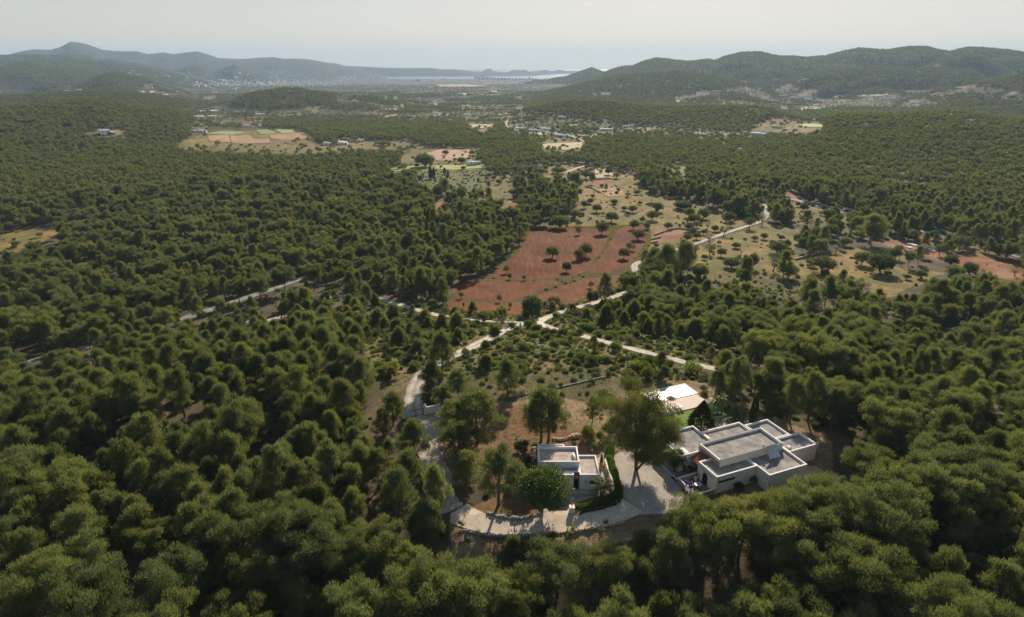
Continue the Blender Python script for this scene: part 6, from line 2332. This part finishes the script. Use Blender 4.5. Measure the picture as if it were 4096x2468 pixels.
wl_ = MB().box(4.2, 16.2, -.1, 8.2, 16.45, .55).build('retaining_wall', M['brick'], None, VL(0, 0), VA)
tag(wl_, 'low stone retaining wall along the lawn behind the villa', 'garden wall')

# ------------------------------------------------------------------ the small annex
ax = empty('annex', (0, 0, 0))
tag(ax, 'small flat roofed white annex with pinkish roofs ringed by the hedge', 'house')
block(ax, 4.7, 94.3, 11.95, 99.1, 4.22, .5, 'white', 'roof_red')
block(ax, 4.74, 99.12, 9.7, 100.75, 3.6, .3, 'white', 'roof')
block(ax, 7.65, 92.75, 11.78, 94.9, 3.20, .35, 'white', 'roof_red')
block(ax, 7.65, 91.9, 10.78, 92.9, 3.19, .35, 'white', 'roof_red')
block(ax, 11.8, 91.9, 15.3, 97.8, 3.22, .33, 'white', 'roof_red')
nr_ = MB()
nr_.add([(10.80, 91.62, 2.55), (11.78, 91.62, 2.55), (11.78, 92.73, 3.0), (10.80, 92.73, 3.0), (10.80, 91.62, 2.47), (11.78, 91.62, 2.47), (11.78, 92.73, 2.92), (10.80, 92.73, 2.92)], [(0, 1, 2, 3), (7, 6, 5, 4), (0, 4, 5, 1), (1, 5, 6, 2), (3, 7, 4, 0)])
for i in range(5):
    nr_.tube([(10.9 + i * .195, 91.58, 2.57), (10.9 + i * .195, 92.72, 3.03)], .075, 6)
nr_.build('porch_roof', M['tile'], ax)
MB().box(10.85, 92.72, .05, 11.74, 92.745, 2.3).build('door', M['darkwood'], ax)
MB().box(10.80, 91.9, -.2, 11.78, 92.74, .08).build('doorstep', M['terra'], ax)
wf = MB().box(13.55, 91.86, 1.35, 14.5, 91.895, 1.98).build('window', M['blue'], ax)
MB().box(13.75, 91.84, 1.5, 14.3, 91.858, 1.82).build('pane', M['glass'], wf)
mm = MB().blob((12.9, 91.86, 1.75), .16, .05, .24, random.Random(3))
for a in (.5, 1.4, 2.2, 3.5, 5.0):
    mm.tube([(12.9, 91.87, 1.75), (12.9 + .5 * math.cos(a), 91.87, 1.75 + .55 * math.sin(a))], .03, 5)
mm.build('wall_ornament', surf('glazed wall ornament', (.62, .52, .42), (.40, .22, .12), 4, .6), ax)
MB().box(7.5, 90.7, -.2, 15.5, 91.88, .16).build('front_terrace', surf('beige paving slabs', (.42, .35, .28), (.50, .43, .35), 1.5, .85), ax)
ac = empty('air_conditioner', (11.1, 96.2, 3.735), R(8))
tag(ac, 'white air conditioning unit on the annex roof', 'air conditioner')
MB().box(-.18, -.75, .12, .18, .2, .72).build('casing', M['white'], ac, bevel=.03)
MB().box(-.16, .3, .12, .16, .75, .55).build('tank', M['metal'], ac, bevel=.03)
MB().box(-.2, -.8, 0, .2, .8, .119).build('base', M['metal'], ac)
# wall inside the hedge, low curved wall by the palm
mm = MB()
P_ = [(17.2, 99.5), (17.35, 96.5), (17.6, 93.0), (17.5, 90.6)]
for a, b_ in zip(P_[:-1], P_[1:]):
    mm.prism([(a[0], a[1]), (a[0] + .25, a[1]), (b_[0] + .25, b_[1]), (b_[0], b_[1])], -.1, 1.25)
tag(mm.build('garden_wall', M['plaster']), 'cream wall backing the hedge beside the annex path', 'garden wall')
mm = MB()
P_ = smooth_line([(10.3, 87.0), (10.7, 87.9), (11.9, 88.8), (14.0, 89.3), (15.2, 89.7), (17.0, 90.3)], 2)
for a, b_ in zip(P_[:-1], P_[1:]):
    d_ = (b_ - a) / np.linalg.norm(b_ - a)
    nn = np.array((-d_[1], d_[0])) * .16
    mm.prism([tuple(a - nn), tuple(b_ - nn), tuple(b_ + nn), tuple(a + nn)], -.1, .55)
tag(mm.build('garden_wall', M['stonebase']), 'low curved stone wall between the annex court and the hedge', 'garden wall')
tp_ = empty('terracotta_planter', (16.55, 98.6, .02))
tag(tp_, 'orange terracotta planter with a slim cypress beside the annex', 'plant pot')
MB().add([(-.3, -.3, 0), (.3, -.3, 0), (.3, .3, 0), (-.3, .3, 0), (-.4, -.4, .65), (.4, -.4, .65), (.4, .4, .65), (-.4, .4, .65)], [(3, 2, 1, 0), (4, 5, 6, 7), (0, 1, 5, 4), (1, 2, 6, 5), (2, 3, 7, 6), (3, 0, 4, 7)]).build('pot', M['clay'], tp_)
v = rs.rand(500, 3)
rad_ = .26 * np.clip(1 - v[:, 0], .1, 1) ** .6
cc = np.stack([np.cos(v[:, 1] * 6.283) * rad_, np.sin(v[:, 1] * 6.283) * rad_, .65 + v[:, 0] * 1.9], 1)
link('plant', quad_mesh('plant', blades(cc, unit(np.array((0, 0, 1.0)) + rs.normal(size=cc.shape) * .4), .25, .1, rs), v[:, 2]), M['dark'], tp_)
# statue with arms joined in a ring above the head, on its pedestal
stt = empty('statue', (10.0, 86.05, 0))
tag(stt, 'slim ochre statue with arms ringed above its head on a cream pedestal', 'statue')
MB().box(-.42, -.42, -.1, .42, .42, 1.0).box(-.48, -.48, 1.001, .48, .48, 1.12).build('pedestal', M['plaster'], stt, bevel=.02)
J = [(0, 0, 1.9, .13), (0, 0, 2.15, .12), (0, -.01, 2.4, .13), (0, 0, 2.55, .07), (0, -.01, 2.66, .085), (0, -.01, 2.80, .06),
     (.08, 0, 1.8, .09), (.07, -.02, 1.48, .07), (.06, 0, 1.17, .05), (-.08, 0, 1.8, .09), (-.07, .02, 1.48, .07), (-.06, 0, 1.17, .05),
     (.15, 0, 2.45, .05), (.30, 0, 2.68, .042), (.22, 0, 2.94, .036), (.04, 0, 3.04, .03), (-.15, 0, 2.45, .05), (-.30, 0, 2.68, .042), (-.22, 0, 2.94, .036), (-.04, 0, 3.04, .03)]
E_ = [(0, 1), (1, 2), (2, 3), (3, 4), (4, 5), (0, 6), (6, 7), (7, 8), (0, 9), (9, 10), (10, 11), (2, 12), (12, 13), (13, 14), (14, 15), (2, 16), (16, 17), (17, 18), (18, 19)]
me = bpy.data.meshes.new('figure')
me.from_pydata([j[:3] for j in J], E_, [])
fo = link('figure', me, M['ochre'], stt)
fo.modifiers.new('skin', 'SKIN')
for v_, j in zip(me.skin_vertices[0].data, J):
    v_.radius = (j[3], j[3] * .85)
me.skin_vertices[0].data[0].use_root = True
fo.modifiers.new('smooth', 'SUBSURF').levels = 1

# rocks edging the drive and the beds
def rocks(name, pts, s, mat, seed, labs, grp, n=None):
    r_ = random.Random(seed)
    for i, p in enumerate(pts):
        k = s * r_.uniform(.7, 1.35)
        o = MB().blob((0, 0, k * .25), k * .62, k * .48, k * .45, r_, 1, .16).build(name, mat, None, (p[0], p[1], p[2] - .06), r_.uniform(0, 3), smooth=False)
        tag(o, labs, 'rock', grp)


def along(k, pts, n):
    P = [at(k, *p) for p in pts]
    P = [np.array(p) for p in P]
    L = np.cumsum([0] + [np.linalg.norm(b - a) for a, b in zip(P[:-1], P[1:])])
    return [np.array([np.interp(t, L, [p[j] for p in P]) for j in range(3)]) for t in np.linspace(0, L[-1], n)]


rocks('rock', along('K', [(320, 458), (430, 488), (640, 505), (800, 500), (960, 492)], 22), .62, M['greystone'], 1, 'dark edging rock on the shaded left half of the drive edge', 'rocks on the shaded drive edge')
rocks('rock', along('K', [(980, 488), (1100, 480), (1240, 466), (1400, 438), (1540, 414), (1620, 395)], 24), .66, M['stone'], 2, 'brown edging rock along the sunlit drive edge', 'rocks on the sunlit drive edge')
rocks('rock', along('K', [(520, 318), (600, 345), (700, 360), (790, 368), (860, 352), (930, 325)], 15), .75, M['greystone'], 3, 'grey boulder between the shaded rock bed and the drive', 'boulders of the shaded bed')
rocks('rock', along('B', [(510, 180), (600, 190), (690, 165), (760, 150), (830, 140)], 9), .95, M['stone'], 4, 'ochre boulder in the row behind the annex', 'boulders behind the annex')
rocks('rock', along('B', [(262, 300), (270, 340), (265, 400), (250, 460)], 7), .8, M['stone'], 5, 'boulder stacked beside the annex side wall', 'boulders beside the annex')
rocks('rock', along('K', [(330, 790), (360, 805), (390, 780)], 4), .7, M['greystone'], 6, 'grey rock low on the shaded red slope', 'rocks on the red slope')

# entrance gate with pillars, wing walls; the white posts at the crossing; sign; boundary wall
GP = [(-21.75, 116.15), (-18.55, 117.55)]
for (x_, y_), lab, (ex, ey) in ((GP[0], 'white gate pillar with a ball top and short wing wall, road side', (-1.1, .1)), (GP[1], 'white gate pillar with a ball top joined to the long wing wall', (3.0, 1.1))):
    g_ = empty('gate_pillar', (x_, y_, 0), R(22))
    tag(g_, lab, 'gate pillar', 'gate pillars')
    MB().box(-.26, -.26, -.5, .26, .26, 2.0).box(-.32, -.32, 2.001, .32, .32, 2.1).build('post', M['white'], g_, bevel=.02)
    MB().lathe([(.1, 2.101), (.26, 2.3), (.22, 2.48), (.04, 2.58)], 0, 0, 12).build('ball', M['white'], g_, smooth=True)
    L_ = math.hypot(ex, ey)
    if ex < 0:
        MB().box(-.27 - L_, -.13, -.5, -.27, .13, 1.75).build('wing_wall', M['white'], g_)
    else:
        MB().box(.27, -.13, -.5, .27 + L_, .13, 1.7).build('wing_wall', M['white'], g_)
gt = empty('gate', ((GP[0][0] + GP[1][0]) / 2, (GP[0][1] + GP[1][1]) / 2, 0), math.atan2(GP[1][1] - GP[0][1], GP[1][0] - GP[0][0]))
tag(gt, 'see through black metal drive gate between the white pillars', 'gate')
mm = MB().box(-1.45, -.03, .1, 1.45, .03, .18).box(-1.45, -.03, 1.55, 1.45, .03, 1.62).box(-1.45, -.03, .19, -1.38, .03, 1.54).box(1.38, -.03, .19, 1.45, .03, 1.54)
mm.build('frame', M['black'], gt)
mm = MB()
for i in range(19):
    mm.box(-1.3 + i * .144 - .008, -.008, .181, -1.3 + i * .144 + .008, .008, 1.549)
mm.build('bars', M['black'], gt)
for (k, bx, by, tx, ty, lab) in (('C', 935, 372, 950, 308, 'leaning white gate post on the field side of the side lane'), ('C', 1024, 374, 1018, 332, 'tapered white gate post on the scrub side of the side lane')):
    p, h = hgt(k, (bx, by), (bx, ty))
    o = MB().add([(-.55, -.3, -.2), (.55, -.3, -.2), (.55, .3, -.2), (-.55, .3, -.2), (-.25, -.25, h), (.2, -.25, h), (.2, .25, h), (-.25, .25, h)], [(3, 2, 1, 0), (4, 5, 6, 7), (0, 1, 5, 4), (1, 2, 6, 5), (2, 3, 7, 6), (3, 0, 4, 7)]).build('gate_post', M['white'], None, p, 0 if bx > 1000 else math.pi, bevel=.08)
    tag(o, lab, 'gate post', 'white gate posts')
p = at('C', 1030, 303)
sg = empty('sign', p)
tag(sg, 'white two panel notice board by the red field at the lane crossing', 'sign')
MB().box(-.75, -.04, .5, .75, .04, 1.55).build('board', M['white'], sg)
for x_ in (-.36, .36):
    MB().box(x_ - .27, -.055, .72, x_ + .27, -.042, 1.38).build('panel', M['metal'], sg)
    MB().box(x_ - .04, .041, -.2, x_ + .04, .1, 1.5).build('post', M['metal'], sg)
P_ = along('C', [(960, 862), (1040, 848), (1180, 815), (1310, 792), (1520, 742), (1630, 718)], 26)
fw = empty('boundary_wall', (0, 0, 0))
tag(fw, 'long low grey block wall with wire posts crossing the scrub', 'garden wall')
mm, m2 = MB(), MB()
for i, (a, b_) in enumerate(zip(P_[:-1], P_[1:])):
    d_ = (b_ - a)[:2] / np.linalg.norm((b_ - a)[:2])
    nn = np.array((-d_[1], d_[0])) * .12
    z0 = min(a[2], b_[2])
    mm.prism([tuple(a[:2] - nn), tuple(b_[:2] - nn), tuple(b_[:2] + nn), tuple(a[:2] + nn)], z0 - .5, z0 + .3)
    m2.tube([(a[0], a[1], z0 + .5), (a[0], a[1], z0 + 1.9)], .035, 5)
mm.build('blocks', surf('grey concrete block', (.20, .19, .17), (.30, .28, .26), 1.2, .95), fw)
m2.build('wire_posts', M['metal'], fw)

# ------------------------------------------------------------------ farmhouses of the valley, town, poles
M['fwall'] = surf('whitewashed farmhouse wall', (.84, .83, .81), (.90, .89, .87), .15, .9)
M['froof'] = surf('flat farmhouse roof', (.55, .53, .50), (.70, .68, .65), .15, .95)
M['fwin'] = surf('dark farmhouse window', (.05, .055, .06), None, rough=.4)  # plain dark colour for windows, doors and the dark slab block
M['fred'] = surf('tiled farmhouse roof', (.36, .18, .11), (.44, .25, .16), .2, .9)


def farmhouse(k, cx_, by, wpx, lab, seed, ht=3.6, storeys=1, roof='froof', dep=.6, rz=None):
    r_ = random.Random(seed)
    p = at(k, cx_, by)
    w = wid(p, k, wpx)
    d = w * dep
    h = ht * storeys
    az = -math.atan2(p[0], p[1])
    o = empty('farmhouse', (p[0], p[1], p[2]), az + (r_.uniform(-.35, .35) if rz is None else rz))
    tag(o, lab, 'house', 'white houses of the valley')
    x1 = w * r_.uniform(.02, .2)
    h2 = h * r_.uniform(.72, .9)
    parts = [(-w / 2, x1, 0, d, h), (x1 + .004, w / 2, d * .12, d * .9, h2)]
    if storeys > 1:
        parts = [(-w / 2, x1, 0, d, h), (x1 + .004, w / 2, d * .1, d * .95, h * .55)]
    for i, (a, b_, y0, y1, hh) in enumerate(parts):
        wl = MB().box(a, y0, -2.5, b_, y1, hh).build('wing', M['fwall'], o)
        MB().box(a + .4, y0 + .4, hh + .02, b_ - .4, y1 - .4, hh + .06).build('roof', M[roof], wl)
        mm = MB()
        mm.box(a, y0, hh + .001, b_, y0 + .39, hh + .5).box(a, y1 - .39, hh + .001, b_, y1, hh + .5).box(a, y0 + .391, hh + .001, a + .39, y1 - .391, hh + .5).box(b_ - .39, y0 + .391, hh + .001, b_, y1 - .391, hh + .5)
        mm.build('parapet', M['fwall'], wl)
        n = max(1, int((b_ - a) / 4.5))
        for s_ in range(storeys if i == 0 else 1):
            for j in range(n):
                c = a + (j + .5) * (b_ - a) / n
                if j == n // 2 and s_ == 0:
                    MB().box(c - .7, y0 - .05, 0, c + .7, y0 - .004, 2.3).build('door', M['fwin'], wl)
                else:
                    MB().box(c - .7, y0 - .05, 1.0 + s_ * ht, c + .7, y0 - .004, 2.3 + s_ * ht).build('window', M['fwin'], wl)
    if r_.random() < .6:
        MB().box(-w * .3, d * .5, h + .061, -w * .3 + 1.2, d * .5 + 1.2, h + 1.9).build('chimney', M['fwall'], o)
    return o


for n, (k, x_, y_, wpx, stq, lab) in enumerate(HOUSES):
    farmhouse(k, x_, y_, wpx, lab, n + 5, 3.7 if stq == 1 else 3.4, stq, 'fred' if n in (16, 52) else 'froof')
# plastic greenhouses and sheds with shining roofs
M['plastic'] = surf('white greenhouse film', (.74, .76, .78), (.82, .84, .86), .05, .35)
for k, x_, y_, wpx, dpt, lab in (('E', 1470, 614, 232, .35, 'very long white plastic greenhouse at the left of the valley'), ('E', 1690, 618, 76, .25, 'row of small white greenhouse tunnels right of the long one'), ('F', 493, 437, 118, .2, 'shiny white greenhouse row in mid valley'), ('F', 1586, 219, 60, .4, 'far white warehouse roof under the pointed hill'),
                                  ('F', 1312, 238, 46, .4, 'far white warehouse roof on the coastal plain'), ('F', 875, 228, 48, .4, 'pale warehouse roof left on the coastal plain')):
    p = at(k, x_, y_)
    w = wid(p, k, wpx)
    o = empty('greenhouse', (p[0], p[1], p[2]), -math.atan2(p[0], p[1]) + .05)
    tag(o, lab, 'greenhouse', 'greenhouses and sheds')
    n = max(3, int(w / 9))
    d = max(14, w * dpt)
    mm = MB()
    for i in range(n):
        a, b_ = -w / 2 + i * w / n, -w / 2 + (i + 1) * w / n - .3
        mm.add([(a, 0, -1), (b_, 0, -1), (b_, 0, 2.6), ((a + b_) / 2, 0, 3.9), (a, 0, 2.6), (a, d, -1), (b_, d, -1), (b_, d, 2.6), ((a + b_) / 2, d, 3.9), (a, d, 2.6)], [(0, 1, 2, 3, 4), (9, 8, 7, 6, 5), (1, 6, 7, 2), (2, 7, 8, 3), (3, 8, 9, 4), (4, 9, 5, 0)])
    mm.build('roof', M['plastic'], o)
    MB().box(-w / 2, -.02, -1, w / 2, d + .02, .9).build('wall', M['fwall'], o)

# hotels on the bay, each a block of its own, then the low town between them
M['hotel'] = surf('pale apartment wall', (.50, .49, .47), (.66, .65, .63), .02, .9)
rs = np.random.RandomState(5)
HOTELS = [(968, 207, 14, 20), (985, 207, 16, 24), (1000, 208, 14, 20), (1017, 208, 14, 31), (1034, 208, 16, 22), (1052, 210, 16, 21), (1070, 210, 18, 19), (1092, 210, 20, 17), (1112, 210, 18, 16), (1134, 211, 20, 15), (1158, 211, 22, 16), (1180, 211, 18, 14), (1205, 211, 22, 15), (1232, 212, 20, 14),
          (1256, 212, 18, 15), (1282, 212, 22, 13), (1306, 213, 18, 13), (1330, 213, 18, 13), (1351, 213, 14, 23), (1372, 213, 18, 14), (1394, 213, 20, 12), (1416, 214, 16, 11), (850, 192, 16, 13), (820, 192, 14, 16), (800, 193, 12, 13), (776, 193, 14, 12), (566, 222, 12, 18), (552, 222, 10, 16), (578, 222, 10, 15), (535, 222, 12, 12)]
for n, (x_, y_, wpx, hpx) in enumerate(HOTELS):
    p, h = hgt('F', (x_, y_), (x_, y_ - hpx))
    w = wid(p, 'F', wpx * .8)
    o = empty('apartment_block', (p[0], p[1], p[2]), -math.atan2(p[0], p[1]) + rs.uniform(-.4, .4))
    tag(o, ('pale tower tallest on the bay skyline' if n == 3 else ('lone pale tower at the right end of the bay skyline' if n == 18 else ('dark slab block at the left end of the bay skyline' if n == 0 else 'pale apartment block in the seaside town on the bay'))), 'apartment block', 'apartment blocks of the seaside town')
    MB().box(-w / 2, -7, -4, w / 2, 7, h).build('wall', M['hotel'] if n else M['fwin'], o)
    mm = MB()
    nf = int(h / 3.2)
    for f in range(nf):
        mm.box(-w / 2 + 1, -7.25, f * 3.2 + 1.2, w / 2 - 1, -7.01, f * 3.2 + 2.6)
    mm.build('windows', M['fwin'], o)
mm = MB()
for n in range(620):
    if n < 240:
        x_, y_ = rs.uniform(1360, 2464), None
        y_ = rs.normal(418 - (x_ - 1360) * .012, 13)
        s_ = S('E', (x_, y_))[0]
    elif n < 440:
        s_ = S('F', (rs.uniform(0, 960), rs.normal(196, 9)))[0]
    elif n < 540:
        s_ = S('F', (rs.uniform(960, 1500), rs.normal(215, 5)))[0]
    else:
        s_ = S('E', (rs.uniform(900, 2464), rs.uniform(310, 400)))[0]
    p = hit(*s_)
    r_ = math.hypot(p[0], p[1])
    if r_ > 9300 or p[2] < -121:
        continue
    w, d, h = rs.uniform(8, 26), rs.uniform(8, 16), rs.choice([4, 6, 7, 9, 12])
    a = -math.atan2(p[0], p[1]) + rs.uniform(-.5, .5)
    c, s = math.cos(a), math.sin(a)
    q = [(p[0] + x * c - y * s, p[1] + x * s + y * c) for x, y in ((-w / 2, -d / 2), (w / 2, -d / 2), (w / 2, d / 2), (-w / 2, d / 2))]
    mm.prism(q, p[2] - 4, p[2] + h)
tag(mm.build('town', M['fwall']), kind='stuff')

# poles, wires, masts
for n, (k, x_, y0, y1, lab) in enumerate((('H', 1575, 630, 530, 'wooden pole beside the dark holm oak in the meadow'), ('H', 1215, 705, 655, 'thin pole in the lower meadow'), ('I', 1215, 850, 780, 'leaning pale pole by the woodland road'), ('I', 2360, 270, 155, 'power pole in the forest left of the red field'), ('I', 575, 1060, 985, 'bare pole at the lower woodland road'),
                                          ('H', 800, 165, 100, 'power pole where the road meets the red bank'), ('H', 985, 190, 110, 'power pole in the pines along the road'), ('H', 1235, 240, 165, 'power pole further along the wooded road'))):
    p, h = hgt(k, (x_, y0), (x_, y1))
    o = MB().tube([(0, 0, -.5), (.02 * h if n == 2 else 0, 0, h)], [.16, .11], 7).box(-.7, -.06, h - .7, .7, .06, h - .58).build('utility_pole', M['bark_grey'], None, p)
    tag(o, lab, 'pole', 'utility poles')
    if n in (5, 6, 7):
        if n > 5:
            a, b_ = Vector(prev), Vector((p[0], p[1], p[2] + h - .5))
            pts_ = [a.lerp(b_, t) - Vector((0, 0, 2.2 * 4 * t * (1 - t))) for t in np.linspace(0, 1, 12)]
            tag(MB().tube(pts_, .05, 4).build('power_line', M['metal']), ('first' if n == 6 else 'second') + ' sagging wire span between the roadside power poles', 'wire', 'wires')
        prev = (p[0], p[1], p[2] + h - .5)
for n, (x_, y0, y1) in enumerate(((497, 119, 101), (513, 119, 104))):
    p, h = hgt('E', (x_, y0 + 3), (x_, y1))
    mm = MB().tube([(0, 0, -10), (0, 0, h * .6), (0, 0, h)], [3.0, 2.2, .8], 5)
    tag(mm.build('antenna_mast', M['metal'], None, p), ('taller' if n == 0 else 'shorter') + ' thin antenna mast on the highest distant peak', 'mast', 'masts on the peak')
# pale debris and frames on the red clearing
for n, (x_, y_, wpx, hpx, m_, lab) in enumerate(((1680, 500, 46, 8, 'cloth', 'longest white sheet in the debris on the red clearing'), (1650, 495, 24, 8, 'metal', 'grey sheet left in the debris'), (1660, 518, 30, 7, 'cloth', 'white sheet lying below the longest one'), (1790, 528, 60, 12, 'lime', 'pale green covered frame among silver olives'), (1812, 540, 16, 16, 'cloth', 'white upright crate beside the pale green frame'), (1830, 543, 26, 8, 'cloth', 'low white box right of the upright crate'), (1740, 520, 20, 6, 'metal', 'small grey board in the debris'))):
    p = at('H', x_, y_)
    w = wid(p, 'H', wpx)
    h = wid(p, 'H', hpx) * 1.1
    o = MB().prism([(-w / 2, 0), (w * .46, -.4), (w / 2, 1.8), (-w * .44, 2.0)], -.1, h).build('debris_pile', M[m_], None, p, n * .4 - 1, bevel=.08)
    tag(o, lab, 'debris', 'pale debris on the red clearing')
# stone terrace walls by the square red plot
for n, (k, pts_, lab) in enumerate((('D', [(1930, 268), (2010, 240), (2105, 217), (2280, 245)], 'dry stone wall round the square red plot'), ('D', [(1905, 302), (1975, 286)], 'short upper stone terrace wall'), ('D', [(1905, 330), (1950, 318)], 'shortest stone terrace wall'), ('H', [(850, 600), (960, 570), (1080, 545)], 'stone terrace wall crossing the meadow'),
                                      ('F', [(1758, 965), (1790, 975), (1850, 1005)], 'stone wall by the vegetable plots'), ('F', [(1800, 914), (1925, 908)], 'wall along the top of the small red plot'))):
    P_ = along(k, pts_, 10 if len(pts_) > 2 else 4)
    mm = MB()
    for a, b_ in zip(P_[:-1], P_[1:]):
        d_ = (b_ - a)[:2] / np.linalg.norm((b_ - a)[:2])
        nn = np.array((-d_[1], d_[0])) * .35
        mm.prism([tuple(a[:2] - nn), tuple(b_[:2] - nn), tuple(b_[:2] + nn), tuple(a[:2] + nn)], min(a[2], b_[2]) - .8, min(a[2], b_[2]) + 1.1)
    tag(mm.build('stone_wall', M['stone']), lab, 'stone wall', 'dry stone walls')

# ------------------------------------------------------------------ the hazy air over the valley
hz = MB().box(-27000, -800, -146, 27000, 21000, 430)
m = bpy.data.materials.new('hazy air')
m.use_nodes = True
nt = m.node_tree
nt.nodes.clear()
out = nd(nt, 'ShaderNodeOutputMaterial')
pv = nd(nt, 'ShaderNodeVolumePrincipled')
pv.inputs['Color'].default_value = (.54, .72, .94, 1)
pv.inputs['Density'].default_value = 0.000066
pv.inputs['Anisotropy'].default_value = .1
nt.links.new(pv.outputs[0], out.inputs['Volume'])
tag(hz.build('haze', m), kind='stuff')
